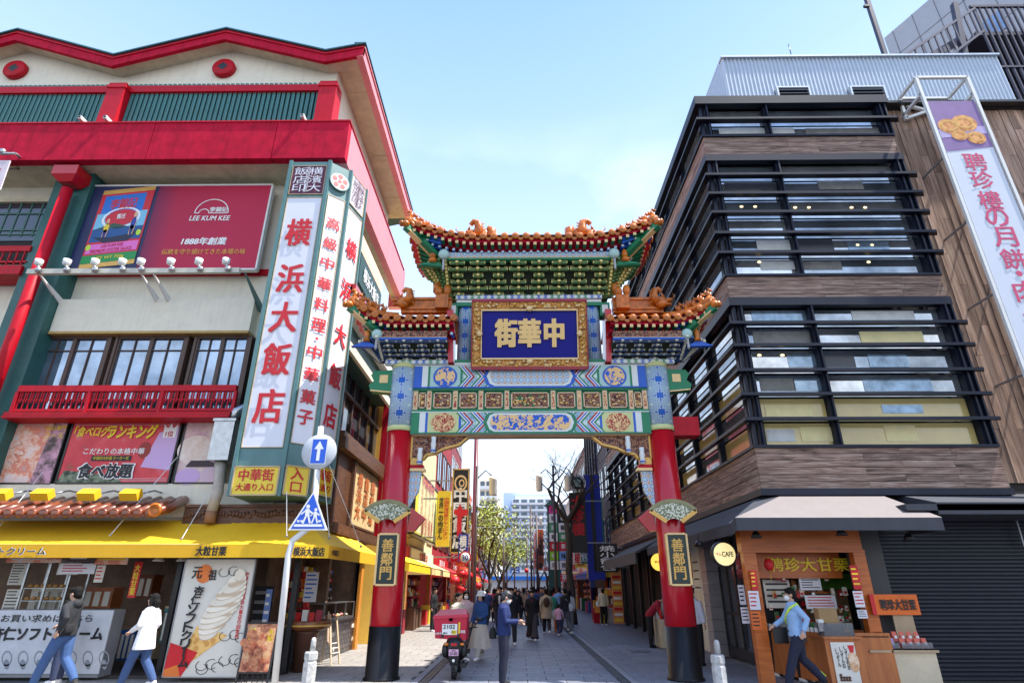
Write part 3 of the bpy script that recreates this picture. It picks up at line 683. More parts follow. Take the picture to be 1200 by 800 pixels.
def face(pa, pb, va, vb, m=SIGNW, nm='panel', trim=True, inset=.075, Y=Yf, u=330):
 r = (pb - pa).normalized(); n = Vector((r.y, -r.x, 0))
 z0, z1 = va, vb; a = pa + r * inset + n * .012; c = pb - r * inset + n * .012
 f = MB(); f.prism([V3(a, z0), V3(c, z0), V3(c, z1), V3(a, z1)], -n * .03, m)
 o = f.build(nm, m, TS)
 if trim:
  f = MB(); w2 = .018; tm = mat('tan trim', (.55, .42, .25), .5)
  for p, q in ((V3(a, z0), V3(c, z0)), (V3(c, z0), V3(c, z1)), (V3(c, z1), V3(a, z1)), (V3(a, z1), V3(a, z0))): f.bar(p + n * .005, q + n * .005, w2, w2, tm, up=n)
  f.build('panel_trim', None or tm, TS)
 return (a + c) / 2, r, n, (c - a).length
zP0, zP1 = zY(524, Yf, 305), zY(232, Yf, 350)
m1, r1, n1, w1 = face(c0, c1, zP0, zP1)
l = MB()
for ch, v in zip('横浜大飯店', (273, 327, 372, 421, 476)):
 z = zY(v, Yf, 325); lettering(l, ch, V3(m1, z), r1, ZU, w1 * .68, w1 * .86, INKR, .035, dy=.03)
l.build('lettering', INKR, TS)
m2, r2, n2, w2 = face(c1, c2, zY(520, Yf + .2, 360), zY(232, Yf + .2, 390))
l = MB()
for ch, v in zip('高級中華料理・中華菓子', (263, 286, 309, 333, 357, 381, 397, 413, 439, 465, 489)):
 z = zY(v, Yf + .2, 375); k = .16 if ch == '・' else .74; lettering(l, ch, V3(m2, z), r2, ZU, w2 * k, w2 * k * .95, INKR, .035, dy=.03)
l.build('lettering', INKR, TS)
m3, r3, n3, w3 = face(c2, c3, zY(520, Yf + .8, 380), zY(250, Yf + .8, 410))
l = MB()
for ch, v in zip('横浜大飯店', (292, 340, 392, 440, 486)):
 z = zY(v, Yf + .8, 395); lettering(l, ch, V3(m3, z), r3, ZU, w3 * .68, w3 * .80, INKR, .035, dy=.03)
l.build('lettering', INKR, TS)
# seal panels and medallion at the top
SEAL = mat('maroon seal print', (.10, .015, .04), .5, var=0)
for (pa, pb, vv) in ((c0, c1, (228, 195)), (c2, c3, (245, 212))):
 Yq = Yf if pa is c0 else Yf + .8; uq = 360 if pa is c0 else 415
 mm, rr, nn, ww = face(pa, pb, zY(vv[0], Yq, uq), zY(vv[1], Yq, uq), SEAL if pa is c0 else SIGNW, 'seal_panel')
 z0, z1 = zY(vv[0], Yq, uq) + .06, zY(vv[1], Yq, uq) - .06; l = MB(); mk = SIGNW if pa is c0 else mat('maroon seal print', (.10, .015, .04))
 for i, ch in enumerate('横濱大飯店印'):
  col = i // 3; row = i % 3
  lettering(l, ch, V3(mm, z1 - (z1 - z0) * (row + .5) / 3) + rr * ww * (.22 - .44 * col), rr, ZU, ww * .4, (z1 - z0) * .31, mk, .012, dy=.03)
 for k in range(7):
  a = V3(mm, z0) + rr * (ww * (-.03 + .0 * k)) + nn * .03
  if k < 3: l.bar(a + rr * (k - 1) * .035, V3(mm, z1) + rr * (k - 1) * .035 + nn * .03, .012, .006, mk, up=nn)
 l.build('seal_marks', None or mk, TS)
zm = zY(214, Yf + .2, 397); b = MB(); cc = V3((c1 + c2) / 2, zm)
disc(b, cc, r2, ZU, .27, .27, SIGNW, 28, dy=.07); disc(b, cc, r2, ZU, .29, .29, TEAL, 28, dy=.072, inner=.9)
for k in range(5):
 a = 2 * math.pi * k / 5 + .3; disc(b, cc + r2 * .16 * math.cos(a) + ZU * .16 * math.sin(a), r2, ZU, .075, .075, mat('seal red', (.55, .12, .1), .5), 10, dy=.076)
disc(b, cc, r2, ZU, .06, .06, mat('seal red', (.55, .12, .1), .5), 10, dy=.076)
b.build('medallion', SIGNW, TS)
# yellow lit boxes at the sign's foot
def ybox(pa, pb, txts, u, name='entrance_sign', lbl=''):
 r = (pb - pa).normalized(); n = Vector((r.y, -r.x, 0)); Yq = (pa.y + pb.y) / 2
 z0, z1 = zY(580, Yq, u), zY(547, Yq, u); t = thing(name, lbl, 'sign', V3((pa + pb) / 2, z0), 'yellow signs at the foot of the corner tower')
 a = pa + r * .05 + n * .06; c = pb - r * .05 + n * .06
 f = MB(); f.prism([V3(a, z0), V3(c, z0), V3(c, z1), V3(a, z1)], -n * .05, YELS); f.build('panel', YELS, t)
 f = MB()
 for p, q in ((V3(a, z0), V3(c, z0)), (V3(c, z0), V3(c, z1)), (V3(c, z1), V3(a, z1)), (V3(a, z1), V3(a, z0))): f.bar(p, q, .03, .04, mat('tan trim', (.55, .42, .25), .5), up=n)
 f.build('frame', None or mat('tan trim', (.55, .42, .25)), t)
 l = MB(); W = (c - a).length; Hh = z1 - z0
 for s_, yy, ww, hh in txts: lettering(l, s_, V3((a + c) / 2, z0 + Hh * yy), r, ZU, W * ww, Hh * hh, INKR, .03, dy=.012)
 l.build('lettering', INKR, t)
ybox(c0, c1, [('中華街', .70, .78, .42), ('大通り入口', .27, .82, .26)], 298, lbl='wide yellow sign with two lines of red characters at the foot of the tower')
ybox(c1, c2, [('入', .74, .55, .42), ('口', .27, .45, .34)], 346, lbl='narrow yellow sign with two stacked red characters beside the round arrow sign')
ybox(c2, c3, [('中華街', .70, .78, .42), ('大通り', .27, .82, .26)], 372, lbl='yellow sign on the street side of the tower, partly behind the round arrow sign')
# ---------------- three food posters
PINKF = ramp_mat('shrimp photo', [(.3, (.62, .35, .33)), (.45, (.75, .22, .12)), (.55, (.85, .55, .42)), (.7, (.80, .68, .70))], scale=3.2, detail=3, rough=.4)
DUCK = ramp_mat('roast photo', [(.3, (.10, .12, .05)), (.42, (.60, .02, .04)), (.58, (.72, .05, .06)), (.7, (.70, .25, .35))], scale=1.3, detail=3, rough=.4)
BUNM = ramp_mat('steamed bun photo', [(.3, (.55, .25, .35)), (.5, (.75, .60, .52)), (.7, (.62, .42, .55))], scale=1.6, detail=3, rough=.4)
yp = 13.9; zp0, zp1 = zY(566, yp, 100), zY(493, yp, 100)
xs = [atY(-60, 530, yp).x, atY(70, 530, yp).x, atY(76, 530, yp).x, atY(205, 530, yp).x, atY(211, 530, yp).x, atY(262, 530, yp).x]
for i, (mt, lab) in enumerate(((PINKF, 'food poster of pink prawns at the left edge under the balcony'), (DUCK, 'food poster with yellow katakana and red roast meat, middle of the row'), (BUNM, 'food poster of steamed buns partly behind the duct'))):
 PB = board('food_poster', lab, (xs[2 * i], yp, zp0), (xs[2 * i + 1], yp, zp0), (xs[2 * i + 1], yp, zp1), (xs[2 * i], yp, zp1), .06, mt, BLACK, .04, 'poster', 'food posters under the balcony')
 t = PB[0]; l = MB(); Wp, Hp = PB[4], PB[5]
 if i == 0:
  for k in range(9):
   random.seed(k + 5); a, c_ = random.uniform(.35, .8), random.uniform(.15, .8); disc(l, pt(PB, a, c_), XR, ZU, .22, .15, ramp_mat('prawn flesh', [(.35, (.85, .30, .16)), (.6, (.85, .62, .52))], scale=9, rough=.35), 14, dy=.002 * k + .002, rot=random.uniform(-1, 1), a0=0, a1=300, inner=.35)
  poly(l, pt(PB, .82, .0), XR, ZU, [(0, 0), (.18 * Wp, 0), (.18 * Wp, Hp), (.06 * Wp, Hp)], ramp_mat('dark garnish photo', [(.4, (.08, .06, .05)), (.6, (.65, .35, .45))], scale=4), dy=.02)
  lettering(l, '点心専門', pt(PB, .91, .88), XR, ZU, .5, .13, INKY, .02, dy=.03); lettering(l, 'コース', pt(PB, .91, .75), XR, ZU, .45, .12, INKY, .02, dy=.03)
 if i == 1:
  poly(l, pt(PB, 0, 0), XR, ZU, [(.72 * Wp, .25 * Hp), (Wp * .99, .2 * Hp), (Wp * .99, .9 * Hp), (.82 * Wp, .8 * Hp)], PC('lilac', 205, 170, 215), dy=.004)
  disc(l, pt(PB, .72, .52), XR, ZU, .16, .2, PC('roast', 150, 40, 30), 14, dy=.008)
  disc(l, pt(PB, .85, .35), XR, ZU, .35, .14, SIGNW, 20, dy=.003, rot=-.5)
  poly(l, pt(PB, 0, 0), XR, ZU, [(.0 * Wp, .0 * Hp), (Wp * .6, 0), (Wp * .5, .12 * Hp), (.05 * Wp, .2 * Hp)], ramp_mat('garnish', [(.4, (.03, .05, .03)), (.6, (.25, .30, .2))], scale=7), dy=.004)
  lettering(l, '「食べログ」', pt(PB, .21, .82), XR, ZU, Wp * .34, Hp * .17, INKY, .04, dy=.016, skew=.1); lettering(l, 'ランキング', pt(PB, .57, .82), XR, ZU, Wp * .44, Hp * .22, INKY, .05, dy=.016, skew=.1)
  lettering(l, 'こだわりの本格中華', pt(PB, .45, .5), XR, ZU, Wp * .55, Hp * .1, INKW, .02, dy=.016)
  poly(l, pt(PB, .26, .35), XR, ZU, [(0, 0), (.36 * Wp, 0), (.36 * Wp, .08 * Hp), (0, .08 * Hp)], INKK, dy=.012); lettering(l, '中国四大料理 オーダー式', pt(PB, .44, .39), XR, ZU, Wp * .32, Hp * .055, INKY, .01, dy=.02)
  lettering(l, '食べ放題', pt(PB, .42, .19), XR, ZU, Wp * .48, Hp * .22, INKK, .05, dy=.02);
  lettering(l, '食べ放題', pt(PB, .42, .19), XR, ZU, Wp * .50, Hp * .24, INKW, .09, dy=.016)
  poly(l, pt(PB, .86, .72), XR, ZU, [(0, 0), (.11 * Wp, 0), (.12 * Wp, .22 * Hp), (.08 * Wp, .15 * Hp), (.055 * Wp, .24 * Hp), (.03 * Wp, .15 * Hp), (-.01 * Wp, .22 * Hp)], INKW, dy=.012); lettering(l, '1位', pt(PB, .915, .78), XR, ZU, Wp * .07, Hp * .09, INKR, .03, dy=.02)
 if i == 2:
  disc(l, pt(PB, .35, .52), XR, ZU, .45, .36, ramp_mat('bun skin', [(.35, (.72, .52, .42)), (.65, (.84, .74, .66))], scale=5), 22, dy=.004); disc(l, pt(PB, .3, .1), XR, ZU, .3, .2, PC('lilac', 205, 170, 215), 18, dy=.006); disc(l, pt(PB, .8, .12), XR, ZU, .25, .2, PC('bun2', 215, 185, 200), 18, dy=.007)
  poly(l, pt(PB, .2, .25), XR, ZU, [(0, 0), (.7 * Wp, 0), (.8 * Wp, .1 * Hp), (.1 * Wp, .1 * Hp)], PC('dark', 50, 30, 40), dy=.009)
 for k in (.04, .07):
  for zz in (k, 1 - k): l.bar(pt(PB, .02, zz), pt(PB, .98, zz), .008, .003, SIGNW, up=YF)
 l.build('print', INKW, t)
# ---------------- duct with hood at the right of the posters
dx = atY(262, 520, 13.4).x; zd = lambda v: zY(v, 13.4, 262)
DU = thing('exhaust_duct', 'galvanised exhaust duct and box fan beside the food posters', 'duct', (dx, 13.5, zd(610)))
b = MB(); b.box(dx - .24, dx + .24, 13.25, 13.85, zd(540), zd(492)); b.box(dx - .27, dx + .27, 13.22, 13.88, zd(495), zd(492)); b.build('fan_box', STEEL, DU)
pipe = [(dx + .42, 14.1, zd(466)), (dx + .3, 13.7, zd(472)), (dx + .08, 13.55, zd(480)), (dx, 13.55, zd(494))]
b = MB(); b.tube(pipe, .12, STEEL, 12); b.build('upper_pipe', STEEL, DU)
b = MB(); b.tube([(dx - .03, 13.5, zd(540)), (dx, 13.5, zd(556)), (dx + .04, 13.5, zd(575)), (dx - .02, 13.5, zd(598))], [.14, .11, .12, .115], mat('weathered white duct', (.55, .5, .45), .6, stain=.5), 12)
b.tube([(dx - .02, 13.5, zd(598)), (dx - .02, 13.5, zd(612))], .12, mat('rusty duct', (.35, .17, .08), .7, stain=.5), 12); b.build('lower_pipe', STEEL, DU)
# ---------------- floodlights over the tile eave
for k, u in enumerate((4, 53, 107, 156)):
 p = atY(u, 581, 13.2); t = thing('floodlight', ('leftmost', 'second from left', 'third from left', 'rightmost')[k] + ' of the four yellow floodlights above the brown tile eave', 'floodlight', p, 'yellow floodlights over the tile eave')
 b = MB(); b.add([(p.x - .2, p.y - .22, p.z + .03), (p.x + .2, p.y - .22, p.z + .03), (p.x + .2, p.y - .05, p.z + .16), (p.x - .2, p.y - .05, p.z + .16), (p.x - .2, p.y - .12, p.z - .12), (p.x + .2, p.y - .12, p.z - .12), (p.x + .2, p.y + .05, p.z + .0), (p.x - .2, p.y + .05, p.z + .0)],
  [(0, 1, 2, 3), (4, 7, 6, 5), (0, 4, 5, 1), (1, 5, 6, 2), (2, 6, 7, 3), (3, 7, 4, 0)], YEL)
 b.build('housing', mat('amber floodlight housing', (.75, .42, .03), .4), t)
 b = MB(); b.tube([(p.x + .15, p.y, p.z + .05), (p.x + .2, 13.6, p.z + .18), (p.x + .2, 13.9, p.z + .18)], .02, GREYM, 6); b.tube([(p.x + .1, p.y + .1, p.z), (p.x - .1, 13.6, p.z - .1), (p.x - .5, 13.8, p.z - .12)], .012, WHITE, 5); b.build('arm', GREYM, t)
# ---------------- brown tile eave
EV = thing('tile_eave', 'short eave of round brown tiles under the food posters', 'eave', (-9, 13.4, 3.1))
BT = mat('brown glazed tile', (.28, .07, .025), .3, var=.3, rnd=.25, coat=.4)
xa, xb = -12.2, atY(182, 596, 12.9).x; zt0 = zY(601, 12.75, 100); zt1 = zY(587, 13.8, 100)
b = MB(); b.prism([(xa, 12.72, zt0 - .1), (xb + .1, 12.72, zt0 - .1), (xb + .1, 13.85, zt1 - .03), (xa, 13.85, zt1 - .03)], (0, 0, .04), mat('brown tile bed', (.12, .035, .02), .5)); b.build('tile_bed', None or BT, EV)
q = MB(); q.tube([(0, 0, 0), (0, 1.1, (zt1 - zt0) + .04)], .085, BT, 10); q.lathe((0, -.01, 0), [(.1, .03), (.1, 0), (.05, -.015)], BT, 12, axis='Y'); tm = q.build('round_tile', BT, mesh_only=True)
n = int((xb - xa) / .255)
for k in range(n + 1): put('round_tile', tm, EV, loc=(xb - k * .255, 12.72, zt0))
b = MB(); b.tube([(xb + .1, 12.7, zt0 + .02), (xb + .12, 13.2, zt0 + .15), (xb + .1, 13.8, zt0 + .42)], .1, BT, 10); b.tube([(xb + .05, 12.9, zt0 + .15), (xb, 13.5, zt0 + .38)], .06, BT, 8); b.lathe((xb + .12, 12.68, zt0 + .06), [(.15, .03), (.15, 0), (.1, -.03), (.09, 0), (.02, 0)], ORT, 16, axis='Y'); b.build('end_tile', BT, EV)
# carved wood frieze between eave and awning at the corner
b = MB(); z0, z1 = zY(612, 13.6, 250), zY(594, 13.6, 250); b.box(xb + .25, -4.95, 13.6, 14.1, z0 - .1, z1); b.box(xb + .25, -4.9, 13.55, 13.6, z1, z1 + .06); b.build('frieze_board', WOODD, LB)
fr = MB(); random.seed(3)
for k in range(34):
 x = xb + .3 + k * .075 * 1.05
 if x > -5: break
 fr.ell((x, 13.6, (z0 + z1) / 2 + random.uniform(-.05, .05)), (.05, .035, random.uniform(.04, .09)), WOODD, 6, 4)
o = fr.build('carving', WOODD, LB); o['kind'] = 'stuff'
b = MB(); b.box(-4.95, -4.9, 13.6, 15, z0 - .1, z1); b.build('frieze_return', WOODD, LB)
# ---------------- yellow awning wrapped round the corner
AW = thing('yellow_awning', 'bright yellow canvas awning wrapping round the restaurant corner', 'awning', (-8, 13, 2.2))
YA = 12.55; zv0, zv1 = zY(653, YA, 200), zY(638, YA, 200); ztop = zY(609.5, 13.75, 200)
xs_ = atY(237, 645, YA).x; xc = atY(338, 655, YA).x; XA = -3.95
YELD = mat('shaded yellow valance canvas', (.80, .42, .01), .7, var=.05, streak=.05)  # darker copy of the yellow, valance shade put into its colour
def canvas(pts, m=YEL, nm='canvas', th=.02):
 a, b_, c, d = map(Vector, pts); n = (b_ - a).cross(d - a).normalized(); N = 10; q = MB(); vs = []
 for i in range(N + 1):
  for j in range(5):
   s_, t_ = i / N, j / 4; p = a.lerp(b_, s_).lerp(d.lerp(c, s_), t_); sag = .035 * math.sin(math.pi * t_) * (1 - .3 * math.cos(s_ * N * math.pi)); vs.append(p - n * sag)
 q.add(vs, [(i * 5 + j, (i + 1) * 5 + j, (i + 1) * 5 + j + 1, i * 5 + j + 1) for i in range(N) for j in range(4)], m, True); return q.build(nm, m, AW)
def valance(p, q, m=YEL):
 b = MB(); p, q = Vector(p), Vector(q); r = (q - p).normalized(); n = Vector((r.y, -r.x, 0)); b.prism([V3(p, zv0), V3(q, zv0), V3(q, zv1 + .01), V3(p, zv1 + .01)], n * .01, m); b.build('valance', m, AW); return r, n
canvas([(-13.2, YA, zv1), (xs_ - .01, YA, zv1), (xs_ - .01, 13.75, ztop), (-13.2, 13.75, ztop)])
canvas([(xs_ + .01, YA - .03, zv1), (xc, YA - .03, zv1), (xc - .7, 13.8, ztop + .05), (xs_ + .01, 13.8, ztop + .05)])
cA = Vector((xc, YA - .03, 0)); cB = Vector((XA, YA + 0.55, 0)); cC = Vector((XA, 16.9, 0))
cB = Vector((-4.02, 12.9, 0)); cC = Vector((-3.9, 17.2, 0))
canvas([V3(cA, zv1), V3(cB, zv1), (-4.95, 14.0, ztop + .05), (xc - .7, 13.8, ztop + .05)])
canvas([V3(cB, zv1), V3(cC, zv1), (-4.9, 17.2, ztop + .05), (-4.95, 14.0, ztop + .05)])
valance((-13.2, YA, 0), (xs_, YA, 0), YELD); valance((xs_, YA - .03, 0), cA, YEL); rb, nb = valance(cA, cB, YEL); rs, ns = valance(cB, cC, YELD)
l = MB(); zm = (zv0 + zv1) / 2; hh = (zv1 - zv0)
lettering(l, '杏仁ソフトクリーム', (atY(2, 645, YA).x, YA - .012, zm), XR, ZU, 1.9, hh * .62, INKW, .06); lettering(l, '杏仁ソフトクリーム', (atY(2, 645, YA).x, YA - .018, zm), XR, ZU, 1.86, hh * .56, INKK, .02)
lettering(l, '大粒甘栗', (atY(249, 645, YA).x, YA - .05, zm), XR, ZU, .62, hh * .72, INKK, .05)
lettering(l, '横浜大飯店', V3(cA.lerp(cB, .5), zm), rb, ZU, (cB - cA).length * .78, hh * .72, INKK, .04, dy=.02)
lettering(l, '中華菓子', V3(cB.lerp(cC, .10), zm), rs, ZU, .5, hh * .5, INKK, .03, dy=.02)
l.build('lettering', INKK, AW)
b = MB()
for x in (-13, -11, -9, xs_, -6.2): b.tube([(x, YA + .03, zv1 - .02), (x, 14.1, zv1 + .0)], .02, GREYM, 6)
b.tube([(-13.2, YA + .02, zv1), (cA.x, YA + .02, zv1)], .02, GREYM, 6); b.build('awning_arm', GREYM, AW)
# guy wires from the wall down to the awning edge
for (u0, v0, u1, v1, Ya, Yb) in ((50, 553, -2, 618, 13.8, 12.9), (208, 535, 129, 627, 13.8, 12.75), (258, 555, 213, 631, 13.8, 12.7), (336, 575, 336, 628, 12.7, 12.6), (379, 540, 386, 630, 13.0, 12.9), (386, 545, 423, 640, 13.4, 14.2)):
 b = MB(); b.tube([atY(u0, v0, Ya), atY(u1, v1, Yb)], .009, WHITE, 5, cap=False); p = atY(u1, v1, Yb); b.ell(p, .03, GREYM, 6, 4); b.build('guy_wire', WHITE, AW)
# ---------------- shop front under the awning
YS = 14.0
PC2 = PC
# banner counter
SHF = thing('soft_cream_counter', 'serving counter with a white banner advertising soft cream', 'counter', (-9.5, 13.2, 0))
xa, xb = -11.4, atY(126, 745, 13.1).x; zc0, zc1 = .1, zY(714, 13.1, 70)
b = MB(); b.box(xa, xb, 13.1, 13.5, .05, zc1); b.build('counter_body', mat('grey counter', (.3, .3, .32), .5), SHF)
b = MB(); b.box(xa, xb + .02, 13.07, 13.1, .12, zc1 - .01); b.build('banner', mat('pale grey banner', (.62, .63, .66), .6), SHF)
l = MB(); lettering(l, 'お買い求めはこちら', (atY(55, 724, 13.06).x, 13.065, zY(724, 13.06, 55)), XR, ZU, 1.9, .14, INKK, .02)
lettering(l, '杏仁ソフトクリーム', (atY(55, 742, 13.06).x, 13.065, zY(742, 13.06, 55)), XR, ZU, 2.3, .24, INKK, .06)
for k in range(7):
 x = atY(8 + k * 19, 770, 13.06).x; disc(l, (x, 13.065, zY(771, 13.06, 60)), XR, ZU, .1, .15, mat('grey print', (.28, .3, .33), .6), 14, rot=.5, inner=.8); disc(l, (x + .03, 13.065, zY(778, 13.06, 60)), XR, ZU, .05, .1, mat('grey print', (.28, .3, .33), .6), 10, rot=.5)
l.build('print', INKK, SHF)
# glass display case with trays
CS = thing('glass_display_case', 'tall glass case of pastries behind the banner counter', 'display case', (-10.6, 13.8, 0))
x0, x1 = atY(30, 690, 13.7).x, atY(82, 690, 13.7).x; z0, z1 = zc1 - .2, zY(658, 13.7, 50)
b = MB()
for x in (x0, (x0 + x1) / 2, x1):
 for y in (13.6, 14.2): b.box(x - .02, x + .02, y - .02, y + .02, .1, z1)
b.box(x0, x1, 13.58, 14.22, z1, z1 + .05); b.box(x0, x1, 13.6, 14.2, .1, z0); b.build('case_frame', STEEL, CS)
b = MB()
for k in range(3): b.box(x0, x1, 13.6, 14.2, z0 + .1 + k * .25, z0 + .115 + k * .25)
b.build('shelf', mat('pale shelf', (.5, .55, .55), .3), CS)
random.seed(4)
for k in range(3):
 b = MB()
 for j in range(6): b.ell((x0 + .1 + j * (x1 - x0 - .15) / 6, 13.7, z0 + .155 + k * .25), (.06, .06, .04), mat('golden pastry', (.45, .22, .06), .6), 8, 4)
 b.build('pastry_tray', None or GOLD, CS)
# menus and notices hanging in the shop
def notice(u0, v0, u1, v1, Y, m=PAPER, lab='', lines=5, ink=INKK, name='notice', grp='notices in the shop front', cat='notice', txt=None, vert=False):
 p, q = atY(u0, v1, Y), atY(u1, v0, Y); um = (u0 + u1) / 2; x0, x1 = atY(u0, (v0 + v1) / 2, Y).x, atY(u1, (v0 + v1) / 2, Y).x; z0, z1 = zY(v1, Y, um), zY(v0, Y, um)
 t = thing(name, lab, cat, ((x0 + x1) / 2, Y, z0), grp)
 b = MB(); b.box(x0, x1, Y - .008, Y + .008, z0, z1); b.build('sheet', m, t)
 l = MB(); W = x1 - x0; Hh = z1 - z0
 if txt:
  N = len(txt)
  for i, s_ in enumerate(txt):
   if vert: lettering(l, s_, (x1 - W * (i + .5) / N, Y - .012, (z0 + z1) / 2), XR, ZU, W * .72 / N, Hh * .88, ink, .03, vertical=True)
   else: lettering(l, s_, ((x0 + x1) / 2, Y - .012, z1 - Hh * (i + .5) / N), XR, ZU, W * .84, Hh * .62 / N, ink, .03)
 else:
  random.seed(int(u0 * 7 + v0))
  for k in range(lines):
   wv = random.uniform(.5, .85); l.box(x0 + W * .08, x0 + W * (.08 + wv), Y - .011, Y - .009, z1 - Hh * (k + .9) / (lines + .8) , z1 - Hh * (k + .55) / (lines + .8), ink)
 l.build('print', ink, t); return t
notice(12, 660, 31, 685, 13.9, PAPER, 'tall cream notice at the upper left of the soft cream window', 7)
notice(5, 690, 25, 716, 13.9, PAPER, 'cream notice below the taller one in the soft cream window', 6)
notice(68, 659, 93, 673, 13.4, PAPER, 'cream menu board above the display case', 3, INKK)
notice(70, 660, 112, 672, 13.35, SIGNW, 'wide menu strip with small dark prices beside the case', 3, INKR)
notice(112, 662, 122, 682, 13.3, PAPER, 'narrow picture menu right of the menu strip', 4, INKR)
notice(8, 652, 72, 659, 13.2, PINKF, 'food picture strip under the awning at far left', 1, INKW)
notice(80, 651, 112, 658, 13.25, mat('dark photo strip', (.08, .05, .05), .5), 'dark picture strip with white letters under the awning', 1, INKW)
notice(112, 651, 150, 661, 13.3, PINKF, 'second food picture strip under the awning', 1, INKY)
for u, n_ in ((186, 0), (214, 1), (242, 2)):
 p = atY(u, 655, 13.3); t = thing('pendant_lamp', ('left', 'middle', 'right')[n_] + ' of the three white pendant lamps under the yellow awning', 'lamp', p, 'pendant lamps under the awning'); b = MB(); b.lathe((p.x, 13.3, p.z), [(.02, .12), (.03, .05), (.11, -.01), (.12, -.04), (.0, -.04)], WHITE, 14); b.build('shade', WHITE, t); b = MB(); b.tube([(p.x, 13.3, p.z + .1), (p.x, 13.3, zv1)], .008, BLACK, 5); b.build('cord', BLACK, t)
# interior boxes, shelves, people-height clutter deep in the shop
random.seed(12)
for k, (u0, u1, v0, v1, Y, c) in enumerate(((150, 175, 675, 700, 15.2, (120, 60, 30)), (95, 128, 690, 712, 14.6, (160, 90, 50)), (30, 66, 690, 716, 14.5, (200, 190, 170)), (186, 200, 715, 752, 14.3, (20, 110, 110)), (187, 206, 757, 790, 14.2, (30, 130, 120)), (190, 210, 712, 735, 14.8, (190, 170, 140)), (150, 178, 742, 772, 15.4, (180, 165, 140)), (135, 152, 740, 773, 14.6, (20, 80, 150)))):
 x0, x1 = atY(u0, v1, Y).x, atY(u1, v1, Y).x; z0, z1 = zY(v1, Y, u0), zY(v0, Y, u0); z0 = max(z0, .07)
 b = MB(); b.box(x0, x1, Y, Y + .4, z0, z1); b.box(x0 - .02, x1 + .02, Y - .02, Y + .42, z1, z1 + .04)
 for q in range(3): b.box(x0 + .03 + q * (x1 - x0) / 3, x0 + (q + .8) * (x1 - x0) / 3, Y - .025, Y - .005, z0 + .04, z1 - .05, PAPER)
 tag(b.build('stacked_goods', PC('goods %d' % k, *c)), ('brown box deep in the shop beside the post', 'tan box behind the counter', 'white shelf unit behind the display case', 'teal crate stacked beside the soft cream poster', 'green menu box standing on the floor by the poster', 'beige sack behind the teal crate', 'pale box on the shop floor behind the woman', 'blue box between the walkers')[k], 'box')
for k, u in enumerate((158, 160)):
 pass
notice(154, 658, 163, 700, 13.6, INKR, 'red hanging streamer with yellow characters in the shop doorway', 1, INKY, name='streamer', cat='streamer', grp=None, txt=['大粒甘栗'], vert=True)
b = MB(); b.box(atY(200, 700, 13.9).x, atY(206, 700, 13.9).x, 13.9, 14.1, 0, 3); b.build('door_post', BLACK, LB)
# big soft cream poster
x0, x1 = atY(212, 720, 12.9).x - .12, atY(286, 720, 12.9).x + .06; z0, z1 = zY(793, 12.9, 236), zY(655, 12.9, 260)
SC = board('soft_cream_poster', 'tall poster of a swirled soft cream cone beside the shop entrance', (x0, 12.9, max(z0, .03)), (x1, 12.9, max(z0, .03)), (x1, 12.9, z1), (x0, 12.9, z1), .05, PAPER, GREYM, .02, 'poster')
l = MB(); Wp, Hp = SC[4], SC[5]
CRM = ramp_mat('soft cream print', [(.2, (.58, .45, .32)), (.5, (.76, .66, .50)), (.7, (.84, .78, .66))], kind='wavez', scale=1.6, dist=3.0, detail=2, rough=.6)
pts = []
cone = [(.50, .20), (.60, .22), (.95, .60), (.97, .80), (.86, .86), (.62, .73), (.45, .55), (.42, .35)]
for k in range(11):
 f = k / 10; w_ = .30 * math.sin(math.pi * (.12 + f * .80)) ** .8 * (1 - f * .25); disc(l, pt(SC, .52 + .30 * f, .36 + .50 * f), XR, ZU, w_ * Wp * 1.0, .055 * Hp, CRM if k % 2 else mat('cream print light', (.84, .77, .64), .6), 18, dy=.003 + .003 * k, rot=.35); disc(l, pt(SC, .515 + .30 * f, .352 + .50 * f), XR, ZU, w_ * Wp * .98, .050 * Hp, mat('cream print shade', (.60, .46, .32), .6), 18, dy=.0045 + .003 * k, rot=.35, a0=190, a1=350, inner=.9)
poly(l, pt(SC, 0, 0), XR, ZU, [(.16 * Wp, .10 * Hp), (.34 * Wp, .12 * Hp), (.78 * Wp, .34 * Hp), (.34 * Wp, .42 * Hp)], ramp_mat('waffle cone print', [(.4, (.62, .30, .07)), (.6, (.80, .50, .16))], kind='voronoi', scale=9), dy=.0015)
poly(l, pt(SC, 0, 0), XR, ZU, [(0, 0), (.24 * Wp, 0), (.42 * Wp, .2 * Hp), (.02 * Wp, .28 * Hp)], INKR, dy=.005)
poly(l, pt(SC, 0, 0), XR, ZU, [(0, 0), (.24 * Wp, 0), (.18 * Wp, .1 * Hp), (.0, .06 * Hp)], mat('orange print', (.8, .2, .03), .5), dy=.007)
for (cx1, cy1, n_) in ((.68, .87, 3), (.85, .32, 3), (.6, .08, 4), (.9, .12, 3)):
 for q in range(n_):
  a = q * 1.3; disc(l, pt(SC, cx1 + .09 * math.cos(a) * 1.3, cy1 + .025 * math.sin(a)), XR, ZU, .12, .09, INKK, 16, dy=.004, inner=.88, a0=q * 60, a1=q * 60 + 260)
disc(l, pt(SC, .3, .87), XR, ZU, .17, .18, mat('orange print', (.8, .2, .03), .5), 20, dy=.006); lettering(l, '元', pt(SC, .2, .88), XR, ZU, .2, .22, INKK, .04, dy=.01); lettering(l, '祖', pt(SC, .42, .86), XR, ZU, .16, .2, INKK, .04, dy=.01)
for ch, a, b2 in zip('杏仁ソフトクリーム', (.24, .22, .20, .195, .19, .19, .19, .2, .22), (.72, .64, .56, .48, .41, .34, .27, .20, .12)): lettering(l, ch, pt(SC, a + .04, b2), XR, ZU, .19 if ch != 'ー' else .03, .17, INKK, .06, dy=.034)
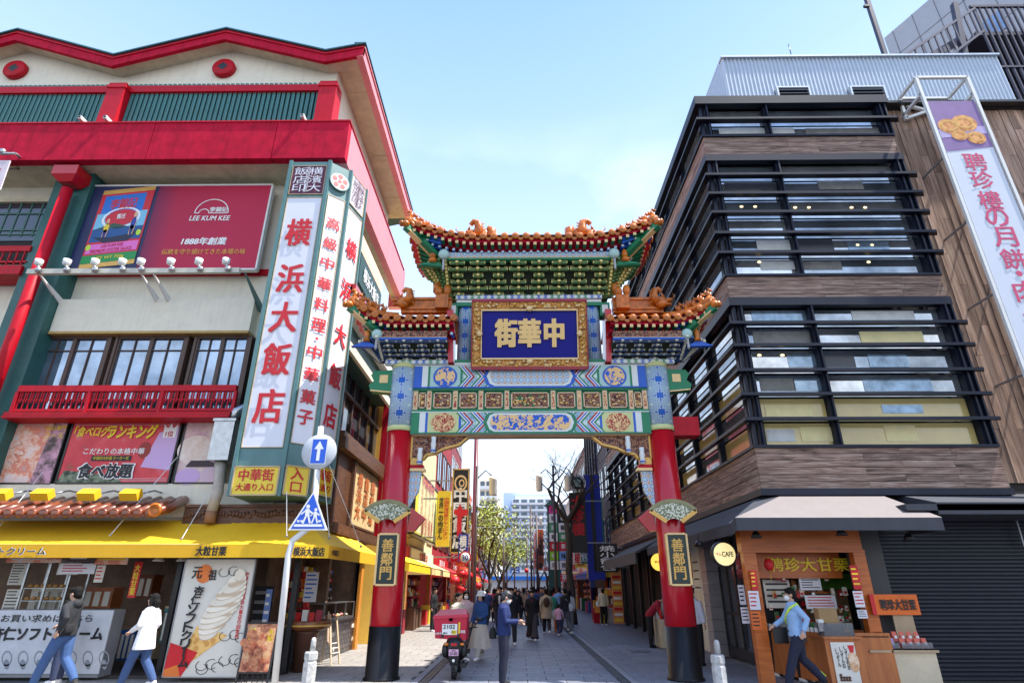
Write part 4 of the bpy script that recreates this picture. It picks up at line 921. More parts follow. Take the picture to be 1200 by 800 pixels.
lettering(l, '中華街名物横浜大飯店の自家作', pt(SC, .91, .6), XR, ZU, .075, 1.25, INKR, .03, vertical=True)
l.build('print', INKK, SC[0])
# sugar-food stand poster
x0, x1 = atY(283, 760, 12.5).x, atY(319, 760, 12.5).x;
FS = thing('menu_stand', 'black easel stand with a poster of brown dumplings by the white sign pole', 'menu stand', ((x0 + x1) / 2, 12.6, 0))
z0, z1 = zY(788, 12.5, 300), zY(731, 12.5, 303)
b = MB(); b.prism([(x0, 12.5, z0), (x1, 12.5, z0), (x1, 12.62, z1), (x0, 12.62, z1)], (0, .03, 0), ramp_mat('brown dumpling photo', [(.35, (.12, .03, .02)), (.5, (.42, .12, .06)), (.65, (.62, .38, .2))], scale=6, detail=3)); b.build('poster', None or PAPER, FS)
l = MB()
for k in range(8): disc(l, ((x0 + x1) / 2 + random.uniform(-.22, .22), 12.53 + .0, z0 + .2 + k * .08), XR, ZU, .1, .07, ramp_mat('brown dumpling photo b', [(.35, (.22, .06, .03)), (.6, (.5, .2, .1))], scale=12), 12, dy=.10 + .003 * k)
lettering(l, '横浜', ((x0 + .12), 12.6, z1 - .25), XR, ZU, .14, .35, INKY, .05, vertical=True, dy=.02); lettering(l, '大粒甘栗', (x1 - .1, 12.6, z1 - .35), XR, ZU, .11, .55, INKY, .05, vertical=True, dy=.02); l.build('print', INKY, FS)
b = MB()
for x in (x0, x1): b.bar((x, 12.48, .0), (x, 12.64, z1 + .03), .03, .03); b.bar((x, 12.9, 0), (x, 12.64, z1), .025, .025)
b.bar((x0, 12.5, z0), (x1, 12.5, z0), .03, .03); b.bar((x0, 12.62, z1 + .02), (x1, 12.62, z1 + .02), .03, .03)
for k in range(7): b.bar((x0 + k * (x1 - x0) / 6, 12.5, .03), (x0 + k * (x1 - x0) / 6, 12.5, z0), .012, .012)
b.build('stand_frame', BLACK, FS)
# glazed side shop: window, counter, goods (faces the street)
SX = -5.0
b = MB(); b.box(-5.1, -4.98, 14.0, 14.15, 0, 3.1); b.box(-5.1, -4.98, 19.3, 19.5, 0, 3.1); b.build('shop_post', BLACK, LB)
CT = thing('tiled_counter', 'dark brick-tiled shop counter along the street side', 'counter', (-5.2, 17.2, 0))
b = MB(); b.box(-5.55, -5.0, 15.4, 19.3, 0, .84); b.build('counter_body', JOINT, CT)
BRK = mat('dark glazed brick', (.05, .04, .042), .35, rnd=.5, coat=.3)
k_ = 0
for r_ in range(7):
 y = 15.4 + (0 if r_ % 2 else -.13)
 while y < 19.25:
  ya = max(y, 15.4); yb_ = min(y + .255, 19.3)
  if yb_ - ya > .08:
   b = MB(); b.box(-5.0, -4.985, ya + .005, yb_ - .005, .01 + r_ * .118, .12 + r_ * .118)
   b.build('brick', PAPER if (k_ * 37) % 23 == 0 else BRK, CT); k_ += 1
  y += .262
b = MB(); b.box(-5.6, -4.95, 15.35, 19.35, .84, .88); b.build('counter_top', mat('dark worktop', (.04, .03, .03), .3), CT)
GC = thing('glass_counter_case', 'low glass case of sweets standing on the tiled counter', 'display case', (-5.2, 17.4, .88))
b = MB(); b.box(-5.5, -5.02, 16.3, 19.2, .88, .93); b.box(-5.5, -5.02, 16.3, 19.2, 1.3, 1.32)
for y in (16.3, 17.3, 18.3, 19.2): b.box(-5.03, -5.0, y - .015, y + .015, .9, 1.32)
b.build('case_frame', STEEL, GC)
random.seed(9)
for k in range(12):
 b = MB(); y = 16.4 + k * .23
 for j in range(5): b.ell((-5.1 - random.random() * .25, y + random.random() * .15, .96 + random.random() * .04), (.05, .05, .035), None, 7, 4)
 b.build('sweets', mat(('golden pastry', 'pale sweets', 'pink sweets')[k % 3], ((.45, .22, .06), (.6, .5, .32), (.6, .2, .22))[k % 3], .6), GC)
cols = [(200, 30, 30), (30, 120, 80), (230, 190, 60), (235, 235, 230), (60, 90, 170), (220, 110, 40), (150, 30, 50), (90, 60, 40)]
def goods_wall(root, X, y0, y1, z0, z1, rows, step, sgn, seed=0, d=.25):
 random.seed(seed)
 for r_ in range(rows):
  zb_ = z0 + (z1 - z0) * r_ / rows; hh = (z1 - z0) / rows
  b = MB(); b.box(X, X - sgn * d, y0, y1, zb_ - .02, zb_); b.build('shelf', WOODD, root)
  y = y0 + .02; b = MB()
  while y < y1 - step * .5:
   w_ = step * random.uniform(.5, .9); c = random.choice(cols); h2 = hh * random.uniform(.45, .85)
   m = PC('goods c%d' % cols.index(c), *c)
   if random.random() < .5: b.box(X - sgn * .03, X - sgn * .2, y, y + w_, zb_, zb_ + h2, m)
   else: b.lathe((X - sgn * .1, y + w_ / 2, zb_), [(w_ * .45, 0), (w_ * .5, h2 * .3), (w_ * .4, h2 * .7), (w_ * .2, h2 * .8), (w_ * .22, h2)], m, 8)
   if random.random() < .5: b.box(X - sgn * .02, X - sgn * .03, y + w_ * .2, y + w_ * .8, zb_ + h2 * .2, zb_ + h2 * .6, INKW)
   y += w_ + .02
  b.build('goods_row', None or PAPER, root)
GW = thing('souvenir_shelves', 'colourful souvenir shelves behind the glass at the restaurant side', 'shelves', (-5.9, 18, 0))
goods_wall(GW, -5.7, 16.4, 19.2, 1.35, 2.3, 4, .2, 1, 5)
# barrel display and ladder board outside
BR = thing('barrel_display', 'wooden tub stand of chestnuts under the corner of the yellow awning', 'display stand', (-4.75, 14.3, 0))
b = MB(); b.lathe((-4.8, 14.5, 0), [(.22, 0), (.26, .75), (.3, .8)], mat('rusty metal drum', (.16, .07, .045), .5, metal=.3, stain=.5), 20); b.build('drum', None or WOODD, BR)
b = MB(); b.lathe((-4.8, 14.5, .8), [(.3, 0), (.5, .06), (.52, .2), (.48, .22), (.45, .12), (.1, .1)], ramp_mat('tub wood', [(.4, (.12, .04, .015)), (.6, (.25, .09, .03))], scale=4, rough=.35), 24); b.lathe((-4.8, 14.5, .9), [(.525, 0), (.525, .04)], GOLD, 24); b.build('tub', WOODD, BR)
b = MB(); random.seed(2)
for k in range(60): a = random.random() * 6.28; r_ = .4 * math.sqrt(random.random()); b.ell((-4.8 + r_ * math.cos(a), 14.5 + r_ * math.sin(a), .95 + .03 * random.random()), (.035, .035, .025), WOODD, 6, 4)
o = b.build('chestnuts', WOODD, BR); o['kind'] = 'stuff'
b = MB()
for k in range(4): b.box(-5.1 + k * .16, -4.98 + k * .16, 14.45, 14.55, .98, 1.18 + .05 * (k % 2), PC('goods c%d' % (0, 3, 0, 6)[k], *cols[(0, 3, 0, 6)[k]]))
b.build('packets', INKR, BR)
LD = thing('ladder_board', 'small wooden ladder easel with a menu strip outside the tiled counter', 'easel', (-4.6, 16.3, 0))
pts = [((-4.45, 15.5, 0), (-4.72, 15.9, 1.02)), ((-4.35, 15.85, 0), (-4.62, 16.1, 1.02)), ((-4.75, 16.5, 0), (-4.72, 15.95, 1.0)), ((-4.9, 16.2, 0), (-4.8, 15.9, 1.0))]
for a, c in pts: b = MB(); b.bar(a, c, .035, .035); b.build('leg', mat('pale wood', (.5, .38, .25), .6), LD)
b = MB(); b.bar((-4.62, 15.68, .45), (-4.76, 15.95, 1.1), .28, .02, mat('pale wood board', (.6, .42, .3), .6), up=(1, .2, .4)); b.build('board', None or PAPER, LD)
b = MB()
for k in range(3): b.bar((-4.5 - k * .04, 15.57 + k * .06, .25 + k * .1), (-4.4 - k * .04, 15.9 + k * .05, .25 + k * .1), .02, .02)
b.build('rung', WHITE, LD)
# notice stand seen in the glazing (blue and white sheets)
notice(357, 670, 372, 705, 15.2, SIGNW, 'white and blue notice sheets hanging in the corner window', 6, PC('print blue', 20, 110, 200))
notice(295, 686, 318, 740, 14.0, mat('dark window', (.03, .03, .035), .1), 'dark glass door leaf with hanging strips beside the poster', 4, GREYM, name='glass_door', cat='door', grp=None)
notice(309, 690, 316, 738, 13.95, mat('blue poster', lin(120, 150, 215), .4), 'narrow blue strip poster on the glass door', 4, INKW)
# coloured goods visible through the glazing
GW2 = thing('souvenir_rack', 'red and green rack of packaged sweets in the corner window', 'rack', (-5.9, 16, 0))
b = MB(); b.box(-6.3, -5.9, 15.6, 15.8, .6, 2.2); b.build('back_board', mat('brown shop interior', (.09, .06, .045)), GW2)
for k in range(5):
 b = MB(); z = .95 + k * .24; xx0, xx1 = -6.0, -4.95 - 0
 b.box(-6.1, -5.3, 15.9, 16.1, z, z + .03, RED)
 for j in range(6): b.box(-6.08 + j * .13, -5.98 + j * .13, 15.88, 16.05, z + .03, z + .17, PC('goods c%d' % ((j + k * 3) % 8), *cols[(j + k * 3) % 8]))
 b.build('shelf_row', RED, GW2)
notice(400, 655, 408, 760, 17.5, mat('orange pillar paint', (.65, .25, .03), .5), 'orange vertical name board on the far shop post', 1, INKK, name='name_board', cat='sign', grp=None, txt=['横浜大飯店'], vert=True) if False else None
b = MB(); b.box(-6.1, -6.0, 15, 19.5, 0, 3.1, mat('brown shop interior', (.24, .15, .10))); b.box(-6, -5.1, 19.4, 19.5, 0, 3.1, mat('brown shop interior', (.24, .15, .10))); b.build('inner_wall', None, LB)
b = MB(); b.box(-5.05, -4.9, 19.3, 19.6, 0, 3.0); b.build('orange_post', mat('orange pillar paint', (.65, .25, .03), .5), LB)
# ---------------- first-floor structure behind the sign tower, along the street
SD = thing('side_gallery', 'dark timber gallery with brown windows on the street side of the restaurant', 'building', (-5.5, 18, 0))
# windows storey
b = MB(); b.box(-5.9, -5.35, 14.6, 21.0, 5.6, 8.2, DARK); b.build('glazed_wall', DARK, SD)
for k in range(7):
 y = 14.7 + k * .95; f = MB(); f.box(-5.34, -5.24, y, y + .1, 5.6, 8.2); w_ = f.build('window', BROWN, SD); p_ = MB(); p_.box(-5.33, -5.31, y + .12, y + .93, 5.8, 8.0); p_.build('pane', GLS, w_)
b = MB(); b.box(-5.34, -5.2, 14.6, 21.1, 7.1, 7.2); b.box(-5.34, -5.2, 14.6, 21.1, 5.55, 5.7); b.build('window_rail', BROWN, SD)
# white eave with red trim
pA, pB = atX(402, 366, -4.6), atX(446, 428, -4.6)
yA, yB2 = 14.3, 22.5; zE = 8.6
b = MB(); b.box(-5.4, -4.5, 13.9, yB2, zE, zE + .5); b.build('eave_board', WHITE, SD)
b = MB(); b.box(-4.56, -4.4, 13.8, yB2, zE + .5, zE + .72); b.box(-5.4, -4.5, 13.8, 13.95, zE + .5, zE + .72); b.build('eave_trim', REDG, SD)
b = MB(); b.box(-5.38, -4.75, 14.0, 20.5, zE - .75, zE - .02); b.build('green_blind', GREEN, SD)
b = MB(); b.box(-4.6, -4.5, 14, 20.8, zE - 1.05, zE - .8); b.build('blind_rail', CREAM, SD)
# wooden box with big tan carved board
b = MB(); b.box(-5.4, -4.7, 15.0, 19.5, 2.95, 5.5); b.build('timber_box', WOODD, SD)
b = MB(); b.box(-4.7, -4.5, 14.8, 19.9, 5.05, 5.35); b.box(-4.7, -4.55, 14.8, 19.9, 5.35, 5.5); b.box(-4.7, -4.55, 14.8, 19.9, 2.95, 3.2); b.box(-4.7, -4.6, 16.3, 16.45, 3.2, 5.05); b.build('cornice', WOODD, SD)
CB = board('carved_name_board', 'large tan name board with dark characters on the gallery wall', (-4.66, 16.5, 3.3), (-4.66, 19.4, 3.3), (-4.66, 19.4, 5.0), (-4.66, 16.5, 5.0), .05, ramp_mat('tan wood board', [(.35, (.55, .36, .16)), (.65, (.80, .60, .32))], scale=3, sc=(1, 6, 1)), WOODD, .06)
l = MB()
for i, s_ in enumerate(('横浜大', '飯店中', '華料理')): lettering(l, s_, pt(CB, .22 + i * .27, .5), CB[1], ZU, .5, 1.3, WOODO, .05, vertical=True, dy=.02)
l.build('lettering', WOODO, CB[0])
# hidden corner: red posts and lamps near the column
b = MB(); b.box(-4.9, -4.6, 20.2, 20.7, 3.0, 8.0); b.build('red_corner_post', RED, SD)
b = MB(); b.box(-4.9, -4.0, 20.3, 20.6, 5.1, 5.75); b.build('red_bracket', RED, SD)
# small sign high up on the parapet underside
GS = board('green_hanging_sign', 'dark green hanging sign with white characters under the pink parapet', (-4.86, 15.4, 10.3), (-4.86, 18.2, 10.3), (-4.86, 18.2, 11.3), (-4.86, 15.4, 11.3), .1, mat('dark green sign', (.01, .06, .05), .5), None)
l = MB(); lettering(l, '横浜大飯店', pt(GS, .5, .5), GS[1], ZU, 2.0, .5, INKW, .02, dy=.02); l.build('lettering', INKW, GS[0])
b = MB(); b.box(XWL, -5.0, 14.5, 20, 8.9, 10.2, DARK); b.build('recess', DARK, SD)
# ------------------------------------------------------------------ the timber and glass building on the right
YR = 12.5; XR0 = 5.15; XR1 = atY(1100, 321, YR).x; YRB = 34.0
WPL = ramp_mat('weathered horizontal planks', [(0.30, (.035, .022, .018)), (0.46, (.20, .12, .09)), (0.60, (.34, .23, .18)), (0.75, (.50, .42, .37))], sc=(.7, .7, 9), scale=2.2, detail=9, rough=.75, rnd=.22, bump=.5, dist=.6)
WPV = ramp_mat('weathered vertical cladding', [(0.28, (.09, .05, .035)), (0.5, (.36, .22, .15)), (0.75, (.58, .42, .32))], sc=(5, 5, .35), scale=2.2, detail=8, rough=.75, rnd=.38, bump=.4)
CORR = mat('corrugated pale steel', (.50, .56, .63), .4, metal=.25, var=.06)
RB = thing('timber_clad_building', 'dark louvred glass building with weathered wooden bands on the right', 'building', (9, 20, 0))
f0, f1 = XR0 + .12, XR1 - .1
def zr(v, Y=YR, u=1000): return zY(v, Y, u)
FL = [dict(top=118, louv=[142], sill=158, band=(160, 183), nm=2), dict(top=183, louv=[207, 229, 251, 275, 298], sill=321, band=(322, 350), nm=2), dict(top=351, louv=[380, 406, 435, 463, 492], sill=521, band=(523, 572), nm=2)]
LV = MB();
def ring(z0, z1, out, m, name, xr=None, parent=RB, ye=YRB):
 xr = XR1 + out if xr is None else xr
 b = MB(); b.box(XR0 - out, xr, YR - out, YR - out + .02 + out + .1, z0, z1); o1 = b.build(name, m, parent)
 b = MB(); b.box(XR0 - out, XR0 - out + .12 + out, YR + .12 + .0, ye, z0, z1); b.build(name, m, parent)
GLF = [mat('grey tinted window glass', (.40, .47, .56), .03, metal=.8, var=.45, scale=.7), mat('pale reflecting window glass', (.66, .70, .74), .03, metal=.8, var=.45, scale=.8), mat('window with yellow blinds', (.62, .48, .18), .12, var=.1, coat=.9, scale=1.5)]
for fi, F in enumerate(FL):
 zt, zs = zr(F['top']), zr(F['sill']); zb1, zb0 = zr(F['band'][0]), zr(F['band'][1])
 # soffit slab / head frame
 ring(zt - .16, zt + (.05 if fi else .12), .06 + (.04 if fi == 0 else 0), NAVYM, 'head_frame')
 ring(zs - .06, zs, .05, NAVYM, 'sill')
 for v in F['louv']:
  z = zr(v); b = MB(); b.prism([(XR0 - .16, YR - .16, z - .035), (XR0 - .16, YR - .16, z + .035), (XR0, YR + .06, z + .05), (XR0, YR + .06, z)], (XR1 - XR0 + .34, 0, 0)); b.build('louvre', NAVYM, RB)
  b = MB(); b.prism([(XR0 - .16, YR - .155, z - .033), (XR0 - .16, YR - .155, z + .033), (XR0 + .02, YR, z + .048), (XR0 + .02, YR, z)], (0, YRB - YR, 0)); b.build('louvre', NAVYM, RB)
 # glazing, set back
 zz = [zs] + [zr(v) for v in F['louv'][::-1]] + [zt - .16]
 for q in range(len(zz) - 1):
  xs = [XR0 + .3, xY(960 + (fi - 1) * 18, (300, 290, 430)[fi], YR), XR1 - .12]; xs[1] = 7.05
  for j in range(2):
   yb_ = fi == 2 and q <= 1 or (fi == 2 and q == 2 and j == 1 and False)
   b = MB(); b.box(xs[j] + .07, xs[j + 1] - .07, YR + .2, YR + .21, zz[q] + .03, zz[q + 1] - .02); b.build('pane', GLF[2 if yb_ else (q + j + fi) % 2], RB)
  y = YR + .35; k = 0
  while y < YRB - .5:
   y2 = min(y + 2.1, YRB); b = MB(); b.box(XR0 + .2, XR0 + .21, y, y2 - .12, zz[q] + .03, zz[q + 1] - .02); b.build('pane', GLF[2 if fi == 2 and (q <= 2 and (k + q) % 2 == 0) else (k + q) % 2], RB); y = y2; k += 1
 for x in (XR0 + .22, 7.05, XR1 - .12, XR1 + .02):
  b = MB(); b.box(x - .06, x + .06, YR + .03, YR + .25, zs, zt - .16); b.box(x - .02, x + .02, YR - .05, YR + .03, zs, zt - .16); b.build('mullion', NAVYM, RB)
 b = MB(); b.box(XR0 + .03, XR0 + .1, YR + .03, YR + .1, zs, zt - .16); b.build('mullion', NAVYM, RB)
 y = YR + .35
 while y < YRB:
  b = MB(); b.box(XR0 + .06, XR0 + .26, y - .1, y + .05, zs, zt - .16); b.build('mullion', NAVYM, RB); y += 2.1
 # dim room behind: ceiling band with spots seen through the glass is only reflection here
 n = (4, 5, 6)[fi]; hp = (zb1 - zb0) / n
 for q in range(n):
  z = zb0 + q * hp; cut = [XR0, XR0 + (2.3, 3.1)[q % 2] , XR0 + (4.3, 3.6)[q % 2] if q % 2 == 0 else XR1 - 1.0, XR1 + .02]
  for a, c in zip(cut[:-1], cut[1:]): b = MB(); b.box(a + .003, c - .003, YR, YR + .04 - .002 * (q % 2), z + .006, z + hp - .004); b.build('plank', WPL, RB)
  ys = [YR + .04, YR + 2.5 + (q % 2), YR + 5.5, YR + 9 - (q % 2), YR + 13, YRB]
  for a, c in zip(ys[:-1], ys[1:]): b = MB(); b.box(XR0, XR0 + .04, a + .003, c - .003, z + .006, z + hp - .004); b.build('plank', WPL, RB)
 b = MB(); b.box(XR0 + .04, XR1, YR + .05, YR + .3, zb0, zb1, BLACK); b.box(XR0 + .05, XR0 + .3, YR + .3, YRB, zb0, zb1, BLACK); b.build('band_core', BLACK, RB)
b = MB(); b.box(XR0 + .3, XR1 + 8, YR + .45, YR + .6, 3.5, zr(118), DARK); b.box(XR0 + .4, XR0 + .55, YR + .6, YRB, 3.5, zr(118), DARK); b.build('core_wall', DARK, RB)
zt = zr(118) + .12
b = MB(); b.box(XR0, 16, YR + .1, YRB, zt - .1, zt - .02, BLACK); b.build('roof', BLACK, RB)
z0 = zr(572)
ring(z0 - .14, z0, .04, NAVYM, 'base_frame')
# ceiling lamps behind the second floor glass (lit)
LAMP = mat('warm lamp', (1, .72, .30), .5, var=0, emit=2.2)
for (u, v) in ((869, 242), (885, 242), (932, 243), (948, 243), (998, 243), (1014, 243), (1005, 287), (1022, 287), (890, 307), (1018, 307), (890, 416), (917, 416)):
 p = atY(u, v, YR + .19); b = MB(); b.ell(p, (.045, .012, .026), None, 8, 5); b.build('downlight', LAMP, RB)
BLD = [mat('pale roller blinds', (.60, .62, .62), .6, var=.15), mat('bluish reflection panel', (.30, .42, .55), .1, metal=.5, var=.4), mat('grey interior panel', (.22, .22, .21), .5, var=.3), mat('light yellow blinds', (.78, .68, .34), .5, var=.1), mat('dark interior panel', (.04, .045, .06), .3)]
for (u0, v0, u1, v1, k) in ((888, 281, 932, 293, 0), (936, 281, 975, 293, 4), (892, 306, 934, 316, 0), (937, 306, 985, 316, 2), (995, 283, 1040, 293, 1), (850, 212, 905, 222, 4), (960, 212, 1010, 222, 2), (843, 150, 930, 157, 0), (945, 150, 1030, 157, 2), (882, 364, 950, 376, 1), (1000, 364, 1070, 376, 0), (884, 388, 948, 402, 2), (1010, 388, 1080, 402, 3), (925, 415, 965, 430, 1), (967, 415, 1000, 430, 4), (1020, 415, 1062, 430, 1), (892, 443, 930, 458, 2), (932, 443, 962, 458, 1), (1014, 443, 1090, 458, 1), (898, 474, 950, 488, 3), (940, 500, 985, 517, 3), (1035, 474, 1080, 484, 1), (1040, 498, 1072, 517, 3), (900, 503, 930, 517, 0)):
 a = atY(u0, v1, YR + .19); c = atY(u1, v0, YR + .19); b = MB(); b.box(a.x, c.x, YR + .188, YR + .196, a.z, c.z); b.build('blind_and_reflection', BLD[k], RB)  # blinds and interior panels, plus sky reflections painted as flat panels on the panes
# corrugated plant screen on the roof
Yc = 13.6; c0 = atY(852, 116, Yc); xc1 = atY(1150, 67, Yc).x + .55; zct = zY(67, Yc, 1000)
CS_ = thing('rooftop_screen', 'pale corrugated steel screen on top of the timber building', 'screen', (9, Yc, zt))
xs0 = atY(848, 80, Yc).x
b = MB(); b.box(xs0, xc1, Yc + .05, Yc + .2, zt - .1, zct); b.box(xs0, xs0 + .1, Yc + .2, 26, zt - .1, zct); b.box(xs0 - .03, xc1 + .02, Yc - .05, Yc + .25, zct, zct + .07); b.box(xs0 - .03, xs0 + .2, Yc + .25, 26, zct, zct + .07); b.build('panel', CORR, CS_)
b = MB(); x = xs0
while x < xc1 - .05: b.prism([(x, Yc + .05, zt - .1), (x + .03, Yc + .01, zt - .1), (x + .06, Yc + .01, zt - .1), (x + .09, Yc + .05, zt - .1)], (0, 0, zct - zt + .1)); x += .125
y = Yc + .2
while y < 26: b.prism([(xs0, y, zt - .1), (xs0 - .04, y + .03, zt - .1), (xs0 - .04, y + .06, zt - .1), (xs0, y + .09, zt - .1)], (0, 0, zct - zt + .1)); y += .125
o = b.build('corrugation', CORR, CS_); o['kind'] = 'stuff'
for (u0, u1) in ((909, 948), (995, 1036)):
 x0, x1 = atY(u0, 110, Yc).x, atY(u1, 110, Yc).x; z0, z1 = zY(120, Yc, 930), zY(106, Yc, 930)
 f = MB(); f.box(x0, x1, Yc - .12, Yc + .02, z1, z1 + .05); f.box(x0, x0 + .05, Yc - .12, Yc + .02, z0, z1); f.box(x1 - .05, x1, Yc - .12, Yc + .02, z0, z1); f.box(x0, x1, Yc - .0, Yc + .005, z0, z1, DARK); fo = f.build('vent', CORR, CS_)
 for q in range(4): b = MB(); z = z0 + (z1 - z0) * (q + .5) / 4; b.prism([(x0 + .05, Yc - .1, z - .03), (x0 + .05, Yc - .02, z + .03), (x0 + .05, Yc - .02, z + .045), (x0 + .05, Yc - .1, z - .015)], (x1 - x0 - .1, 0, 0)); b.build('slat', GREYM, fo)
b = MB(); b.tube([atY(924, 52, Yc + .3), atY(928, 68, Yc + .3)], .015, BLACK, 5); b.build('lightning_rod', BLACK, CS_)
# vertical timber cladding beyond the louvred bay
VC = thing('plank_wall', 'tall wall of vertical brown timber cladding right of the louvred windows', 'wall', (13, 12.9, 3.5))
xv0, xv1 = XR1 + .12, 17.5; zv = zr(120) + .05; zvb = zY(566, 12.9, 1170)
b = MB(); b.box(XR1 - .3, xv1, 12.93, 13.4, zvb, zv - .02, DARK); b.build('backing', DARK, VC)
random.seed(21); x = xv0; i = 0; pw = .205
vme = {}
while x < xv1:
 d = (0, .012, .025, .006)[i % 4] ; zs_ = [zvb] + [zvb + q for q in ([2.2, 4.9, 7.7, 9.9] if i % 3 == 0 else [1.2, 3.8, 6.9, 9.0] if i % 3 == 1 else [3.0, 5.8, 8.4])] + [zv]
 for a, c in zip(zs_[:-1], zs_[1:]):
  k = (round(c - a, 2), d)
  if k not in vme: q = MB(); q.box(0, pw - .012, -d, .03, .004, c - a - .004); vme[k] = q.build('plank', WPV, mesh_only=True)
  put('plank', vme[k], VC, loc=(x, 12.9, a))
 x += pw; i += 1
b = MB(); b.box(XR1 + .1, xv1, 12.8, 12.95, zv, zv + .08); b.build('coping', BLACK, VC)
# tall banner on a steel frame
YBn = 12.0; zbt = zY(91, YBn, 1105); xb0 = atY(1090, 130, YBn).x - .0; xb1 = atY(1147, 120, YBn).x
xb0 = (atY(1075, 95, YBn).x + atY(1198, 430, YBn).x) / 2; xb1 = xb0 + atY(1135, 92, YBn).x - atY(1075, 92, YBn).x
BN = thing('vertical_banner', 'tall vertical shop banner with mooncake photo and pink characters on a white steel frame', 'banner', ((xb0 + xb1) / 2, YBn, 4.2))
for a, c in (((xb0, YBn, 4.2), (xb0, YBn, zbt)), ((xb1, YBn, 4.2), (xb1, YBn, zbt)), ((xb0, YBn, zbt), (xb1, YBn, zbt)), ((xb0, YBn, zbt - .6), (xb0, 12.9, zbt - .6)), ((xb1, YBn, zbt - .6), (xb1, 12.9, zbt - .6)), ((xb0, 12.75, zbt), (xb1, 12.75, zbt)), ((xb0, YBn, zbt), (xb0, 12.75, zbt)), ((xb1, YBn, zbt), (xb1, 12.75, zbt)), ((xb0, 12.75, zbt), (xb0, 12.75, zbt - .8)), ((xb1, 12.75, zbt), (xb1, 12.75, zbt - .8)), ((xb0, 12.75, zbt - .2), (xb1, 12.75, zbt - .75)), ((xb1, 12.75, zbt - .2), (xb0, 12.75, zbt - .75))):
 b = MB(); b.bar(a, c, .075, .075); b.build('frame_bar', WHITE, BN)
for z in (6, 8, 10, 12):
 for x in (xb0, xb1): b = MB(); b.bar((x, YBn, z), (x, 12.9, z), .04, .04); b.build('bracket', GREYM, BN)
zp = zY(119, YBn, 1120); BNC = mat('banner cloth', (.60, .64, .72), .6, var=.03)
b = MB(); b.box(xb0 + .08, xb1 - .08, YBn - .01, YBn + .01, 4.3, zp); b.build('cloth', BNC, BN)
l = MB(); cxb = (xb0 + xb1) / 2; wb = xb1 - xb0 - .16; zpic = zY(178, YBn, 1140)
poly(l, (xb0 + .08, YBn - .015, zpic), XR, ZU, [(0, 0), (wb, .15), (wb, zp - zpic), (0, zp - zpic)], mat('violet print', (.22, .12, .32), .5)); poly(l, (xb0 + .08, YBn - .018, zpic), XR, ZU, [(0, .45), (wb, .6), (wb, .85), (0, .75)], mat('pale violet print', (.45, .36, .6), .5))
MC = ramp_mat('mooncake print', [(.35, (.45, .13, .02)), (.6, (.80, .38, .10))], scale=8)
for (a, z, r) in ((.28, .85, .3), (.62, .95, .33), (.75, .45, .25), (.42, .55, .22)): disc(l, (xb0 + wb * a + .05, YBn - .02 - a * .004, zpic + z), XR, ZU, r * 1.0, r * .85, MC, 16); disc(l, (xb0 + wb * a + .05, YBn - .026 - a * .004, zpic + z + .02), XR, ZU, r * .75, r * .6, GOLD, 14, inner=.8)
PK = mat('pink lettering', (.62, .05, .16), .5)
for ch, v in zip('聘珍樓の月餅・肉まん', (190, 211, 235, 255, 278, 304, 321, 342, 378, 408)):
 z = zY(v, YBn, 1160); k = .12 if ch == '・' else .44; lettering(l, ch, (cxb, YBn - .012, z), XR, ZU, wb * k, wb * k * 1.0, PK, .02, dy=.01)
l.build('print', PK, BN)
# tall grey block and its fire stair behind
GT = thing('grey_tower_block', 'pale panelled tower block with a steel fire stair, top right corner', 'building', (16, 20, 0))
Yt = 19.0
GP = mat('pale tower panel', (.42, .43, .47), .6, var=.05)
xt0 = atX(1035, 55, 1).x if False else atY(1068, 0, Yt).x
pL = atY(1036, 45, Yt + 9); zcap = pL.z
# wall going back from the corner at the right, its left edge leans with the view
xg = atY(1200, 10, Yt).x + 3
b = MB(); b.box(pL.x + 3.3, xg + 6, Yt + 1.5, Yt + 12, 10, zcap); b.build('wall', GP, GT)
b = MB(); b.prism([(pL.x, Yt + 9, 10), (pL.x + 3.3, Yt + 1.45, 10), (pL.x + 3.3, Yt + 10, 10)], (0, 0, zcap - 10)); b.build('side_wall', GP, GT)
nx = Vector((3.3, -7.55, 0)).normalized(); A_ = Vector((pL.x, Yt + 9, 0)); nn_ = Vector((nx.y, -nx.x, 0))
b = MB()
for k in range(6): q = A_ + nx * (k * 1.3 + .6) + nn_ * .012; b.box(q.x - .015, q.x + .015, q.y - .015, q.y + .015, 10, zcap)
for z in (zcap - 2, zcap - 5, zcap - 8): b.bar(V3(A_, z) + nn_ * .01, V3(A_ + nx * 8.2, z) + nn_ * .01, .03, .03)
b.build('panel_joint', mat('grey joint', (.2, .2, .22), .7), GT)
for k, (s_, z, w_, h_) in enumerate(((4.9, zcap - 5.0, .9, 1.3), (3.2, zcap - 5.2, .8, .5))):
 q = A_ + nx * s_; f = MB(); f.bar(V3(q, z) + nn_ * .02, V3(q + nx * w_, z) + nn_ * .02, .12, h_, up=(0, 0, 1)); f.build('window' if k == 0 else 'hood', GLB if k == 0 else GREYM, GT)
